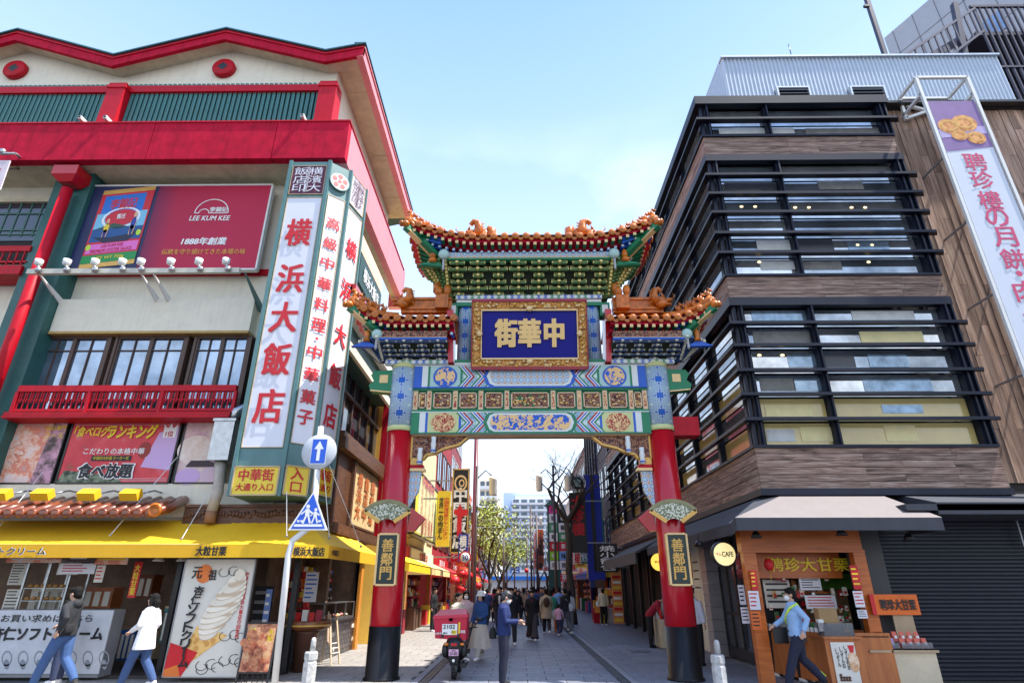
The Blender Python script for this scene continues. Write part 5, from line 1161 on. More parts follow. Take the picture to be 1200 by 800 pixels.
# steel fire stair
FS_ = thing('fire_stair', 'dark steel fire stair cage with vertical bars, top right corner', 'fire escape', (17, 17, 10))
DV = mat('dark violet steel', (.045, .04, .065), .5, metal=.2)
Yf_ = 17.0
xa_, xb_ = atY(1142, 15, Yf_).x, atY(1212, 15, Yf_).x + 5; za, zb_ = zY(120, Yf_, 1180), zY(9, Yf_, 1180)
b = MB(); b.box(xa_ - .1, xb_, Yf_ - .05, Yf_ + .05, zb_, zb_ + .12); b.box(xa_ - .1, xb_, Yf_ + .2, Yf_ + 3, zY(36, Yf_, 1180), zY(36, Yf_, 1180) + .2); b.box(xa_ - .1, xb_, Yf_ - .05, Yf_ + .05, zY(80, Yf_, 1180), zY(78, Yf_, 1180)); b.box(xa_ - .1, xb_, Yf_ + 3, Yf_ + 3.1, 10, zb_); b.build('landing', DV, FS_)
me = MB(); me.box(-.03, .03, -.04, .04, 12, zb_ + .02); me = me.build('bar', DV, mesh_only=True)
x = xa_
while x < xb_: put('bar', me, FS_, loc=(x, Yf_, 0)); x += .27
p0, p1 = atY(1055, 68, 15.0), atY(1142, 10, Yf_)
for k in range(13):
 t = k / 12; q = p0.lerp(p1, t); b = MB(); b.box(q.x - .025, q.x + .025, q.y - .025, q.y + .025, q.z - 1.35, q.z); b.build('bar', DV, FS_)
for dz_ in (0, -1.3): b = MB(); b.bar(p0 + ZU * dz_, p1 + ZU * dz_, .09, .09); b.build('handrail', DV, FS_)
b = MB(); b.bar(p0 - ZU * .7, atY(1120, 50, Yf_), .2, .3); b.bar(atY(1118, 5, 16.5), atY(1135, 90, 16.5), .2, .2); b.build('stringer', DV, FS_)
b = MB(); b.bar(atY(1015, -3, 15.5), atY(1039, 70, 15.5), .14, .14); b.box(atY(1018, 10, 15.5).x - .2, atY(1018, 10, 15.5).x, 15.4, 15.5, atY(1018, 10, 15.5).z, atY(1018, 10, 15.5).z + .1); tag(b.build('steel_mast', DV), 'dark leaning-looking steel mast rising behind the rooftop screen', 'mast')
# ---------------- ground floor
b = MB(); b.box(XR0 + .1, 20, YR + .3, YRB, 3.45, 3.6, DARK); b.build('ground_floor_ceiling', DARK, RB)
b = MB(); b.box(6.1, 20, 16.5, 16.7, 0, 3.5, DARK); b.build('inner_wall', DARK, RB)
# awning: dark, front slope painted paler for sunlight, hipped round the corner
RA = thing('dark_awning', 'dark blue canvas awning over the chestnut shop, wrapping the corner', 'awning', (7, 12, 2.9))
ANV = mat('navy awning canvas', (.035, .04, .055), .8, var=.1, streak=.2); ALT = mat('sunlit awning canvas', (.21, .18, .175), .85, var=.05, streak=.1)  # the paler canvas carries sunlight in its colour
Ya = 11.4; za1, za0 = zY(606, Ya, 1000), zY(621, Ya, 1000); xa0, xa1 = atY(862, 612, Ya).x, atY(1106, 612, Ya).x; zat = zY(581, YR - .1, 1000); XA2 = 4.35
xk = XR0 - .03
def cv(pts, m, nm='canvas'): b = MB(); a = [Vector(p) for p in pts]; n = (a[1] - a[0]).cross(a[2] - a[0]).normalized(); b.prism(a, n * -.012, m); o = b.build(nm, m, RA); return o
K0 = (xa0, Ya, za1); K1 = (xa1, Ya, za1); K2 = (xa1 - .35, YR - .06, zat); K3 = (xk + .35, YR - .06, zat); K4 = (XA2, 12.35, za1); K5 = (XA2, 20.8, za1); K6 = (xk, 20.8, zat); K7 = (xk, YR + .25, zat)
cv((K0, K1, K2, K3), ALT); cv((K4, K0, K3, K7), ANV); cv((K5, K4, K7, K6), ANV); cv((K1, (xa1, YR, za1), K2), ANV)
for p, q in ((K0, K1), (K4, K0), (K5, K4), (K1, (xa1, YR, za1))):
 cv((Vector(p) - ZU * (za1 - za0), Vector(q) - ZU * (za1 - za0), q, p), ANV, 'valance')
b = MB(); b.box(xa1 - .5, 18, 11.6, 12.9, zY(590, 11.6, 1150) - .12, zY(590, 11.6, 1150)); b.prism([(xa1 + .1, 11.6, zY(602, 11.6, 1150)), (xa1 + .1, 11.6, zY(588, 11.6, 1150)), (xa1 + .1, 12.9, zY(578, 12.9, 1150)), (xa1 + .1, 12.9, zY(602, 11.6, 1150))], (7, 0, 0)); tag(b.build('rolled_awning', ANV), 'folded dark awning box above the closed shutter at right', 'awning')
# shutter
YS2 = 12.95; xs0 = atY(1045, 700, YS2).x; zs1 = 3.3
SH = thing('roller_shutter', 'large closed dark navy roller shutter at the right edge', 'shutter', (12, YS2, 0))
SHM = mat('dark navy shutter', (.011, .015, .03), .45, metal=.2, streak=.4, rnd=.1)
q = MB(); xw = 16 - xs0; q.add([(0, 0, 0), (xw, 0, 0), (xw, -.02, .02), (0, -.02, .02), (xw, -.02, .055), (0, -.02, .055), (xw, 0, .07), (0, 0, .07)], [(0, 1, 2, 3), (3, 2, 4, 5), (5, 4, 6, 7)]); sm = q.build('slat', SHM, mesh_only=True)
z = .04
while z < zs1: put('slat', sm, SH, loc=(xs0, YS2, z)); z += .0755
b = MB(); b.box(xs0 - .05, 16, YS2 + .005, YS2 + .05, 0, 3.4); b.build('backing', BLACK, SH)
b = MB(); b.bar(atY(1188, 600, 12.8), atY(1200, 640, 12.8), .03, .03); b.build('cable', GREYM, SH)
b = MB(); b.box(atY(1008, 700, 12.9).x, xs0, 12.9, 13.1, 0, 3.45); b.build('dark_pier', mat('dark grey pier', (.06, .06, .065), .6, streak=.2), RB)
# spot lamps under the awning
for k, (u, v, Y) in enumerate(((886, 627, 12), (986, 624, 12), (1065, 630, 12), (819, 637, 13.5))):
 p = atY(u, v, Y); t = thing('awning_spotlight', ('leftmost dark spotlight on the orange header', 'dark spotlight at the right end of the orange header', 'tilted dark spotlight in front of the shutter', 'dark spotlight beside the round cafe sign')[k], 'spotlight', p, 'spotlights under the dark awning')
 b = MB(); b.lathe((p.x, p.y, p.z), [(.03, .08), (.06, .05), (.115, -.05), (.10, -.05), (.02, .02)], BLACK, 14); b.build('shade', BLACK, t); b = MB(); b.tube([p + ZU * .07, p + ZU * .22], .015, BLACK, 6); b.build('stem', BLACK, t)
# orange chestnut shop
OS = thing('chestnut_shop', 'open orange wooden chestnut shop front under the dark awning', 'shop', (7.5, 13, 0))
Yo = 12.65; uz = lambda v, Y=Yo: zY(v, Y, 940)
ox0, ox1 = atY(868, 634, Yo).x, atY(1003, 634, Yo).x
b = MB(); b.box(ox0, ox1 + .1, Yo, Yo + .25, uz(646), za0 + .35); b.box(ox0 - .02, ox1 + .12, Yo - .03, Yo, uz(647), uz(644)); b.build('header', WOODO, OS)
for x0, x1 in ((ox0 + .02, ox0 + .28), (ox1 - .10, ox1 + .14)):
 b = MB(); b.box(x0, x1, Yo + .02, Yo + .2, 0, uz(646)); b.build('post', WOODO, OS)
b = MB(); b.box(ox0 + .3, ox1 - .08, 13.3, 13.4, uz(677, 13.3), uz(646, 13.3) + .3); b.build('name_beam', WOODO, OS)
l = MB(); lettering(l, '聘珍大甘栗', (atY(947, 661, 13.28).x, 13.29, uz(661, 13.28)), XR, ZU, 1.72, .27, INKY, .03, dy=.02); l.build('lettering', INKY, OS)
b = MB(); b.box(ox0 + .75, ox1 + .6, 14.6, 14.7, 0, 3.3, mat('warm interior wall', (.50, .30, .16), .7)); b.build('back_wall', None or WOODD, OS)
gl = mat('green picture', (.12, .35, .04), .6)
b = MB(); b.box(atY(940, 680, 14.2).x, atY(1000, 680, 14.2).x, 14.2, 14.22, zY(690, 14.2, 960), zY(672, 14.2, 960)); tag(b.build('green_poster', gl), 'bright green picture strip behind the shop shelves', 'poster')
random.seed(33)
SHV = thing('packet_shelves', 'wooden shelves of red and brown packets inside the chestnut shop', 'shelves', (8, 13.8, 0))
for r_, v in enumerate((693, 713)):
 z = zY(v, 13.7, 960); b = MB(); b.box(atY(925, v, 13.7).x, ox1 - .3, 13.6, 13.85, z - .03, z); b.build('shelf', WOODO, SHV)
 x = atY(928, v, 13.7).x;
 while x < ox1 - .45:
  b = MB(); w_ = random.uniform(.1, .16); h_ = random.uniform(.18, .26); c = random.choice(((150, 20, 25), (110, 60, 35), (190, 120, 70), (70, 20, 25), (215, 200, 180)))
  b.add([(x, 13.65, z), (x + w_, 13.65, z), (x + w_, 13.78, z), (x, 13.78, z), (x + w_ * .2, 13.7, z + h_), (x + w_ * .8, 13.7, z + h_), (x + w_ * .8, 13.72, z + h_), (x + w_ * .2, 13.72, z + h_)], [(0, 1, 5, 4), (1, 2, 6, 5), (2, 3, 7, 6), (3, 0, 4, 7), (4, 5, 6, 7)], PC('packet %d' % c[0], *c)); b.box(x + w_ * .25, x + w_ * .75, 13.645, 13.66, z + h_ * .25, z + h_ * .6, INKW if random.random() < .5 else INKR)
  b.build('packet', None or INKR, SHV); x += w_ + .03
for k, (u0, v0, u1, v1, Y, m, ink, lab) in enumerate(((896, 679, 927, 712, 13.6, PAPER, INKK, 'large cream price list at the left inside the shop'), (937, 677, 962, 691, 13.4, SIGNW, INKK, 'white notice with black writing hung above the shelves'), (944, 697, 980, 713, 13.35, SIGNW, INKR, 'white and red photo cards on the shop shelf'), (880, 668, 887, 691, 12.6, INKR, INKY, 'red charm strip on the left shop post'), (878, 692, 890, 714, 12.6, SIGNW, INKR, 'white flyer on the left shop post'), (869, 711, 880, 730, 12.9, SIGNW, INKK, 'white notice on the dark door edge'), (866, 685, 873, 708, 13, SIGNW, INKK, 'narrow white notice on the dark door'), (998, 662, 1007, 690, 12.6, INKR, INKY, 'red and gold charm strip on the right shop post'), (1001, 692, 1012, 711, 12.55, SIGNW, INKR, 'white notice with a red frame on the right post'), (1005, 714, 1016, 724, 12.5, SIGNW, INKK, 'small white notice low on the right post'), (881, 716, 892, 737, 12.5, mat('orange flyer', (.8, .16, .02), .5), INKK, 'orange flyer with black characters on the left post'))):
 notice(u0, v0, u1, v1, Y, m, lab, 4, ink, grp='papers round the chestnut shop', name='paper_notice')
b = MB(); p = atY(901, 661, 12.9); b.ell(p, (.1, .1, .13), INKR, 12, 8); b.lathe((p.x, p.y, p.z), [(.04, -.15), (.05, .15)], GOLD, 8); b.tube([p - ZU * .15, p - ZU * .3], .012, GOLD, 5); tag(b.build('red_lantern', INKR), 'small red paper lantern hanging at the left of the shop name', 'lantern')
HB = thing('hanging_packets', 'rows of small hanging packets and price cards inside the chestnut shop', 'packets', (8, 13.5, 1.2))
random.seed(91)
for k in range(34):
 x = atY(random.uniform(899, 990), 700, 13.45).x; z = zY(random.choice((680, 698, 716, 728)) + random.uniform(-3, 3), 13.45, 940); c = random.choice(((150, 20, 25), (200, 150, 90), (235, 230, 215), (90, 45, 30), (215, 90, 40), (60, 110, 60))); w_ = random.uniform(.05, .11); b = MB(); b.prism([(x, 13.42, z), (x + w_, 13.42, z), (x + w_ * .9, 13.42, z + w_ * 1.7), (x + w_ * .1, 13.42, z + w_ * 1.7)], (0, .04, 0)); b.box(x + w_ * .2, x + w_ * .8, 13.41, 13.42, z + w_ * .4, z + w_ * .9, INKW if k % 2 else INKR); b.build('packet', PC('packet %d' % c[0], *c), HB)
# counters
PLY = ramp_mat('orange brown counter veneer', [(.3, (.36, .10, .025)), (.7, (.50, .17, .045))], sc=(8, 8, 1), scale=1.5, rough=.4)
cA, cB = atZ(882, 775), atZ(905, 800)
CO = thing('shop_counter', 'angled orange-brown wooden counter with chestnut bags left of the officer', 'counter', (7, 12.5, 0))
P = [Vector((5.35, 13.9, 0)), Vector((5.75, 12.35, 0)), Vector((7.0, 12.25, 0)), Vector((7.0, 13.0, 0)), Vector((6.3, 13.95, 0))]
zc = zY(740, 12.5, 900)
for i in range(4):
 a, c = P[i], P[i + 1]; b = MB(); r = (c - a).normalized(); n_ = Vector((-r.y, r.x, 0)); b.prism([V3(a, .06), V3(c, .06), V3(c, zc), V3(a, zc)], n_ * .03); b.build('side_panel', PLY, CO)
b = MB(); b.prism([V3(p, zc - .08) for p in P], (0, 0, .03)); b.build('tray', WOODD, CO)
random.seed(6)
for k in range(9):
 b = MB(); q = P[0].lerp(P[1], .1 + k * .1) + Vector((.15, .02, 0)); c = ((200, 60, 20), (235, 230, 220), (60, 130, 70), (240, 240, 235), (190, 40, 40))[k % 5]; b.box(q.x - .05, q.x + .05, q.y - .05, q.y + .05, zc - .05, zc + .1 + .06 * (k % 3)); b.build('product_bag', PC('goods p%d' % c[0], *c), CO)
b = MB()
for i in range(14): q = P[0].lerp(P[1], i / 14) + Vector((-.02, 0, 0)); b.bar(V3(q, zc + .04), V3(q + (P[1] - P[0]) * .05, zc + .04), .01, .08, up=ZU)
b.build('white_price_card', INKW, CO)
b = MB()
for (x, y, h) in ((6.25, 12.9, .22), (6.35, 13.0, .18)): b.lathe((x, y, zc - .05), [(.035, 0), (.035, h * .7), (.012, h * .8), (.012, h)], WHITE, 10)
b.build('pump_bottle', WHITE, CO)
C2 = thing('tasting_counter', 'orange-brown counter with a cream chestnut poster on its front and glass cover on top', 'counter', (8.2, 12.3, 0))
xa, xb = atY(968, 760, 12.1).x, atY(1010, 760, 12.1).x; zc2 = zY(748, 12.1, 980)
b = MB(); b.box(xa, xb, 12.1, 12.75, .05, zc2); b.box(xa - .03, xb + .03, 12.05, 12.8, zc2, zc2 + .04); b.build('body', PLY, C2)
l = MB(); x0, x1 = atY(978, 780, 12.08).x, atY(1006, 780, 12.08).x; z0, z1 = .1, zY(752, 12.08, 985); l.box(x0, x1, 12.075, 12.09, z0, z1, PAPER)
disc(l, (x0 + .36, 12.07, z0 + .35), XR, ZU, .1, .17, ramp_mat('chestnut bag print', [(.4, (.55, .30, .14)), (.6, (.8, .6, .42))], scale=9), 14); poly(l, (x0 + .36, 12.068, z0 + .5), XR, ZU, [(-.03, 0), (.03, 0), (.06, .12), (-.06, .12)], INKR)
for k in range(3): lettering(l, 'しぜんの甘栗'[:5 - k], (x0 + .25 - k * .08, 12.085, z1 - .25), XR, ZU, .05, .4 - k * .05, INKK, .02, vertical=True, dy=.02)
for k in range(9): l.ell((x0 + .08 + (k % 4) * .05, 12.07, z0 + .06 + (k // 4) * .04), (.03, .01, .022), WOODD, 6, 4)
l.build('poster', PAPER, C2)
b = MB(); b.box(xa + .05, xb - .05, 12.15, 12.5, zc2 + .04, zc2 + .26); b.build('glass_cover', mat('clear acrylic', (.75, .8, .85), .05, var=0, trans=.85, spec=.5), C2)
b = MB(); b.box(xa + .2, xb - .1, 12.55, 12.75, zc2 + .04, zc2 + .5, mat('brown cardboard', (.42, .26, .12), .8)); b.box(xa - .5, xa + .1, 12.75, 13.0, zc2 - .1, zc2 + .25, mat('grey cash register', (.12, .12, .12), .5)); b.build('carton', None or PAPER, C2)
l = MB(); lettering(l, 'B', (atY(985, 739, 12.05).x, 12.1, zc2 + .2), XR, ZU, .12, .2, INKW, .03) if False else None
C3 = thing('cream_stall_table', 'cream stall table with an orange shop sign and boxes of bagged sweets', 'stall', (9.6, 12.4, 0))
xa, xb = atY(1022, 770, 12.3).x, atY(1098, 770, 12.3).x; zc3 = zY(761, 12.3, 1060)
b = MB(); b.box(xa, xb, 12.3, 12.85, .02, zc3 - .04); b.build('table_body', mat('cream laminate', (.62, .52, .36), .5), C3); b = MB(); b.box(xa - .04, xb + .04, 12.25, 12.9, zc3 - .04, zc3); b.build('table_top', mat('tan laminate', (.42, .30, .18), .5), C3)
sx0, sx1 = atY(1020, 708, 12.6).x, atY(1076, 708, 12.6).x; sz0, sz1 = zY(720, 12.6, 1048), zY(696, 12.6, 1048)
b = MB(); b.box(sx0, sx1, 12.58, 12.62, sz0, sz1, mat('orange sign', (.80, .15, .01), .5)); b.box(sx0, sx0 + .08, 12.57, 12.6, sz0, sz1, INKR); b.box(sx0 + .4, sx1 - .15, 12.62, 12.64, zc3, sz0, mat('tan laminate', (.42, .30, .18), .5)); b.build('orange_board', None or INKR, C3)
l = MB(); lettering(l, '聘珍大甘栗', ((sx0 + sx1) / 2 + .05, 12.57, (sz0 + sz1) / 2), XR, ZU, (sx1 - sx0) * .74, (sz1 - sz0) * .52, INKK, .04, dy=.01); l.build('lettering', INKK, C3)
for k in range(2):
 x0 = xa + .0 + k * .62; b = MB(); b.box(x0, x0 + .58, 12.32, 12.8, zc3, zc3 + .02); b.box(x0, x0 + .58, 12.32, 12.33, zc3, zc3 + .12); b.build('acrylic_tray', mat('clear acrylic', (.75, .8, .85), .05), C3)
 for j in range(8):
  b = MB(); q = (x0 + .07 + (j % 4) * .14, 12.42 + (j // 4) * .2, zc3 + .02 + (j // 4) * .1 * (k)); c = ((170, 150, 200), (210, 100, 80))[k]; b.add([(q[0] - .05, q[1] - .04, q[2]), (q[0] + .05, q[1] - .04, q[2]), (q[0] + .05, q[1] + .06, q[2]), (q[0] - .05, q[1] + .06, q[2]), (q[0] - .04, q[1], q[2] + .17), (q[0] + .04, q[1], q[2] + .17), (q[0] + .04, q[1] + .03, q[2] + .17), (q[0] - .04, q[1] + .03, q[2] + .17)], [(0, 1, 5, 4), (1, 2, 6, 5), (2, 3, 7, 6), (3, 0, 4, 7), (4, 5, 6, 7)], PC('bag %d' % c[0], *c)); b.box(q[0] - .025, q[0] + .025, q[1] - .045, q[1] - .03, q[2] + .05, q[2] + .1, INKW); b.build('sweet_bag', None or INKW, C3)
# cafe: dark glazed door on the street side with round sign
CF = thing('cafe_doors', 'dark framed folding glass doors of the cafe at the building corner', 'shop front', (5.6, 15, 0))
XD = 5.55
b = MB(); b.box(XD - .05, XD + .15, 13.95, 14.1, 0, 3.3); b.box(XD - .05, XD + .15, 14.1, 17.2, 3.1, 3.5); b.build('door_frame', BLACK, CF)
for k in range(5):
 y = 14.15 + k * .62; f = MB(); f.box(XD - .02, XD + .05, y, y + .05, .05, 3.1); f.box(XD - .02, XD + .05, y + .57, y + .62, .05, 3.1); f.box(XD - .02, XD + .05, y + .05, y + .57, .05, .3); f.box(XD - .01, XD + .04, y + .05, y + .57, 1.05, 1.12); d = f.build('door_leaf', BLACK, CF); p_ = MB(); p_.box(XD + .01, XD + .02, y + .05, y + .57, .3, 3.1); p_.build('pane', GLS, d)
TIL = mat('pale pink-grey tile', (.36, .33, .34), .35, rnd=.07)
for k in range(11): b = MB(); b.box(5.2, 5.6, 17.25, 17.75, .02 + k * .3, .31 + k * .3); b.build('tile', TIL, CF)
goods_wall(thing('cafe_shelves', 'red and white goods glimpsed behind the cafe doors', 'shelves', (6, 15.5, 0)), XD + .5, 14.4, 17, .9, 2.8, 4, .22, -1, 8)
p = atY(848, 649, 13.2); RS = thing('round_cafe_sign', 'round glowing yellow cafe sign on a black disc beside the orange shop', 'sign', p)
b = MB(); b.lathe(p, [(.26, -.06), (.27, -.05), (.27, .05), (.26, .06)], BLACK, 28, axis='Y'); b.build('rim', BLACK, RS)
b = MB(); disc(b, p, XR, ZU, .23, .23, mat('lit yellow face', (.95, .80, .38), .5, var=0, emit=.35), 28, dy=.065); b.build('face', None or YELS, RS)
l = MB(); lettering(l, 'CAFE', p + XR * .06, XR, ZU, .24, .10, INKK, .03, dy=.075); lettering(l, 'サ厶', p - XR * .13, XR, ZU, .11, .06, INKR, .02, dy=.075); l.build('lettering', INKK, RS)
b = MB(); b.bar(p + Vector((.0, 0, .27)), p + Vector((.3, .2, .4)), .03, .03); b.build('bracket', BLACK, RS)
# small papered wall beyond the tiled pier and further dark shop bays
PW = thing('papered_shop_wall', 'cream shop wall with menus behind the right gate column', 'shop', (5.4, 19, 0))
b = MB(); b.box(5.5, 5.7, 17.75, 20.6, 0, 3.5, CREAM); b.build('wall', CREAM, PW)
for k, (y, z, c, w_, h_) in enumerate(((18.1, 2.0, 0, .5, .6), (18.2, 1.1, 3, .6, .8), (18.9, 1.6, 3, .7, 1.2), (19.7, 2.0, 5, .6, .7), (19.6, 1.0, 3, .5, .8))):
 b = MB(); b.box(5.48, 5.5, y, y + w_, z, z + h_, PC('goods c%d' % c, *cols[c]));
 for q in range(4): b.box(5.47, 5.48, y + .06, y + w_ - .1, z + .08 + q * h_ / 5, z + .12 + q * h_ / 5, INKK if c == 3 else INKY)
 b.build('menu', None or PAPER, PW)
DS = thing('dark_timber_shop', 'black timber shop front with a round yellow lamp sign under its awning', 'shop', (5.5, 24, 0))
b = MB(); b.box(5.7, 5.9, 20.6, YRB, 0, 3.5, DARK); b.build('back_wall', DARK, DS)
for y in (20.8, 21.6, 22.4, 24.6, 25.2, 27.0, 29, 31): b = MB(); b.box(5.2, 5.35, y, y + .14, 0, 3.4); b.build('post', BLACK, DS)
b = MB(); b.box(5.2, 5.4, 20.6, YRB, 3.1, 3.5); b.build('header', BLACK, DS)
b = MB(); b.prism([(4.0, 21, 2.75), (5.2, 21, 3.35), (5.2, 21, 3.42), (4.0, 21, 2.83)], (0, 8, 0)); b.box(3.98, 4.01, 21, 29, 2.45, 2.8); b.build('awning', mat('charcoal awning', (.07, .07, .075), .8), DS)
b = MB(); b.lathe((5.1, 22.4, 2.55), [(.30, -.05), (.30, .05)], mat('amber lamp disc', (.85, .5, .08), .5, var=0, emit=.8), 24, axis='Y'); l = b; lettering(l, '聘珍茶寮', (5.1, 22.33, 2.55), XR, ZU, .4, .08, INKK, .02, dy=.02); b.build('round_sign', None or YELS, DS)
CT2 = thing('produce_counter', 'cream produce counter with bottles where the man in the red jacket bends', 'counter', (4.9, 19.8, 0))
b = MB(); b.box(4.3, 5.4, 19.6, 20.5, .02, .8); b.build('body', mat('cream laminate', (.62, .52, .36)), CT2); random.seed(8)
for k in range(8): b = MB(); b.lathe((4.4 + k * .12, 19.8, .8), [(.04, 0), (.045, .2), (.015, .26), (.015, .32)], PC('goods c%d' % (k % 8), *cols[k % 8]), 8); b.build('bottle', None or WHITE, CT2)
b = MB(); b.box(4.3, 5.35, 20.0, 20.4, .8, 1.25, mat('white crate', (.6, .62, .65), .5)); b.build('crate', None or WHITE, CT2)
# ------------------------------------------------------------------ the ceremonial gate
GX = 0.285; GY = 13.3; HC = 3.06
GT_ = thing('ceremonial_gate', 'colourful Chinese gate with red columns and orange tiled roofs across the street', 'gate', (GX, GY, 0))
BLU = (.012, .10, .50); WHT = (.72, .76, .72); GRN = (.008, .20, .085); GLD = (.72, .40, .12)
SLV = rosette_mat('painted sleeve rosettes', .44, .405, [(.42, .58, .54), (.02, .15, .45), (.70, .74, .66), (.015, .11, .48)], oz=5.05, petals=8, rings=2.6, cyl=(0, 0, .30))
BPT = rosette_mat('painted beam rosettes', .31, .29, [(.02, .16, .50), WHT, (.05, .30, .22), (.60, .72, .66)], petals=8, rings=2.6)
BPC = rosette_mat('painted lattice', .155, .155, [(.02, .16, .5), WHT, (.42, .62, .66), (.55, .35, .25)], petals=4, rings=1.2)
DRG = ramp_mat('gold dragon on blue', [(.0, BLU), (.47, BLU), (.48, (.82, .52, .22)), (1, (.75, .45, .18))], scale=7, detail=2, const=True, dist=1.2)
BRO = ramp_mat('red brocade', [(.0, (.35, .03, .02)), (.5, (.35, .03, .02)), (.51, (.80, .55, .25)), (1, (.8, .55, .25))], scale=14, detail=1, const=True, dist=2)
CRV = ramp_mat('painted carving', [(.40, (.008, .008, .012)), (.49, (.14, .02, .03)), (.55, (.62, .27, .04)), (.60, (.03, .07, .20)), (.7, (.6, .4, .16))], scale=16, detail=3, dist=1.5, bump=.6)
OPN = ramp_mat('gilded carved frame', [(.38, (.12, .02, .005)), (.5, (.62, .24, .03)), (.62, (.88, .48, .10))], scale=15, detail=3, dist=2.2, bump=1.0, rough=.4)
PBLU = mat('painted blue', BLU, .5, var=.05); PGRN = mat('painted green', GRN, .5, var=.05); PWHT = mat('painted white', (.72, .74, .70), .5, var=.05)
PAQ = mat('painted pale aqua', (.40, .58, .54), .5, var=.05); PTAN = mat('painted tan', (.70, .50, .30), .5, var=.08); PYG = mat('painted yellow green', (.60, .62, .28), .5, var=.06)
REDL = REDG
def cyl_vs(mb, cx, r0, r1, z0, z1, m, n=28): mb.lathe((cx, GY, 0), [(r0, z0), (r1, z1)], m, n)
for s_ in (-1, 1):
 cx = GX + s_ * HC
 lacq = mat('black lacquer', (.008, .008, .009), .4, spec=.3, coat=.08, var=.05, scale=2)
 b = MB(); b.lathe((cx, GY, 0), [(.37, 0), (.37, .04), (.335, .06), (.33, .97)], lacq, 32); b.build('column_base', lacq, GT_)
 b = MB(); b.lathe((cx, GY, 0), [(.328, .97), (.315, 2.5), (.295, 5.05)], REDL, 32); c_ = b.build('column', REDL, GT_)
 # sleeve: painted rosettes, wrapped in its own axis
 me = MB(); me.lathe((0, 0, 0), [(.305, 5.05), (.305, 6.70)], SLV, 32); put('column_sleeve', me.build('column_sleeve', SLV, mesh_only=True), GT_, loc=(cx, GY, 0))
 b = MB(); b.lathe((cx, GY, 0), [(.312, 5.05), (.312, 5.17)], PYG, 28); b.lathe((cx, GY, 0), [(.312, 6.60), (.312, 6.72)], PYG, 28); b.build('sleeve_ring', None or PYG, GT_)
 # outer stub of the tie beam
 b = MB(); xo = cx + s_ * .28; b.prism([(xo, GY - .12, 6.0), (xo + s_ * .5, GY - .12, 6.05), (xo + s_ * .55, GY - .12, 6.2), (xo + s_ * .44, GY - .12, 6.3), (xo + s_ * .52, GY - .12, 6.45), (xo + s_ * .44, GY - .12, 6.56), (xo, GY - .12, 6.58)], (0, .24, 0), PGRN); b.box(xo + s_ * .1, xo + s_ * .3, GY - .13, GY - .12, 6.25, 6.45, GOLDL)
 b.bar((xo, GY - .13, 6.01), (xo + s_ * .5, GY - .13, 6.06), .03, .03, GOLDL); b.build('beam_end', None or PGRN, GT_)
 if s_ == 1: b = MB(); b.box(cx + .25, cx + .95, GY + .1, GY + .5, 5.0, 5.45); b.build('red_bracket', RED, GT_)
 # plaque on the column and bronze fan above
 t = thing('column_plaque', 'dark plaque with three gold characters on the %s red gate column' % ('left' if s_ < 0 else 'right'), 'plaque', (cx, GY - .34, 1.75), 'plaques on the gate columns')
 b = MB(); b.box(cx - .20, cx + .20, GY - .40, GY - .30, 1.78, 2.72); b.build('board', mat('dark green plaque', (.012, .03, .028), .4), t)
 for a in ((cx - .23, cx - .19, 1.75, 2.75), (cx + .19, cx + .23, 1.75, 2.75)): b = MB(); b.box(a[0], a[1], GY - .42, GY - .30, a[2], a[3]); b.build('frame', GOLDL, t)
 for z in (1.73, 2.73): b = MB(); b.box(cx - .19, cx + .19, GY - .42, GY - .30, z, z + .04); b.build('frame', GOLDL, t)
 b = MB(); lettering(b, '善鄰門', (cx, GY - .40, 2.25), XR, ZU, .24, .82, GOLD, .03, vertical=True, dy=.01); b.build('lettering', GOLD, t)
 t = thing('bronze_fan_lamp', 'fretwork bronze fan on the front of the %s red column' % ('left' if s_ < 0 else 'right'), 'ornament', (cx, GY - .5, 3.1), 'bronze fans on the gate columns')
 BRZ = ramp_mat('pierced bronze', [(.0, (.16, .17, .10)), (.5, (.16, .17, .10)), (.52, (.55, .55, .45)), (1, (.6, .6, .5))], scale=26, detail=1, const=True, rough=.4, metal=.4, bump=.5)
 Yq = GY - .52; cz = 2.96; N = 16; vs = []
 o_ = [(math.sin(a) * .62, math.cos(a) * .62) for a in [math.radians(-52 + 104 * i / N) for i in range(N + 1)]]; i_ = [(math.sin(a) * .20, math.cos(a) * .20) for a in [math.radians(52 - 104 * i / 6) for i in range(7)]]
 pg = [(cx - .04 + x, Yq, cz - .02 + z * .86 - .06) for x, z in o_ + i_]
 b = MB(); b.prism(pg, (0, .06, 0), BRZ); b.build('fan', BRZ, t)
 b = MB(); k_ = N + 1
 for q in range(N): b.bar(pg[q], pg[q + 1], .03, .08, mat('bronze rim', (.22, .21, .11), .4, metal=.5))
 b.bar(pg[0], pg[-1], .03, .08); b.bar(pg[N], pg[N + 1], .03, .08); b.build('fan_rim', None or GOLD, t)
 # red fan seen edge-on on the inner side
 xi = cx - s_ * .30; t = thing('red_fan_lamp', 'red fan bracket on the inner side of the %s column' % ('left' if s_ < 0 else 'right'), 'ornament', (xi, GY, 3.0), 'red fans on the gate columns')
 b = MB(); pts = [(xi, GY + .1 + x * .9, 2.92 + z * .7) for x, z in [(math.sin(math.radians(a)) * .62, math.cos(math.radians(a)) * .62) for a in range(-55, 56, 10)]] + [(xi, GY + .15, 2.95), (xi, GY + .05, 2.95)]
 pts = [(xi, GY, 2.85), (xi - s_ * .08, GY - .0, 3.35), (xi - s_ * .38, GY + .1, 3.12), (xi - s_ * .16, GY + .05, 2.84)]
 b.prism(pts, (0, .12, 0), REDG); b.build('fan', REDG, t)
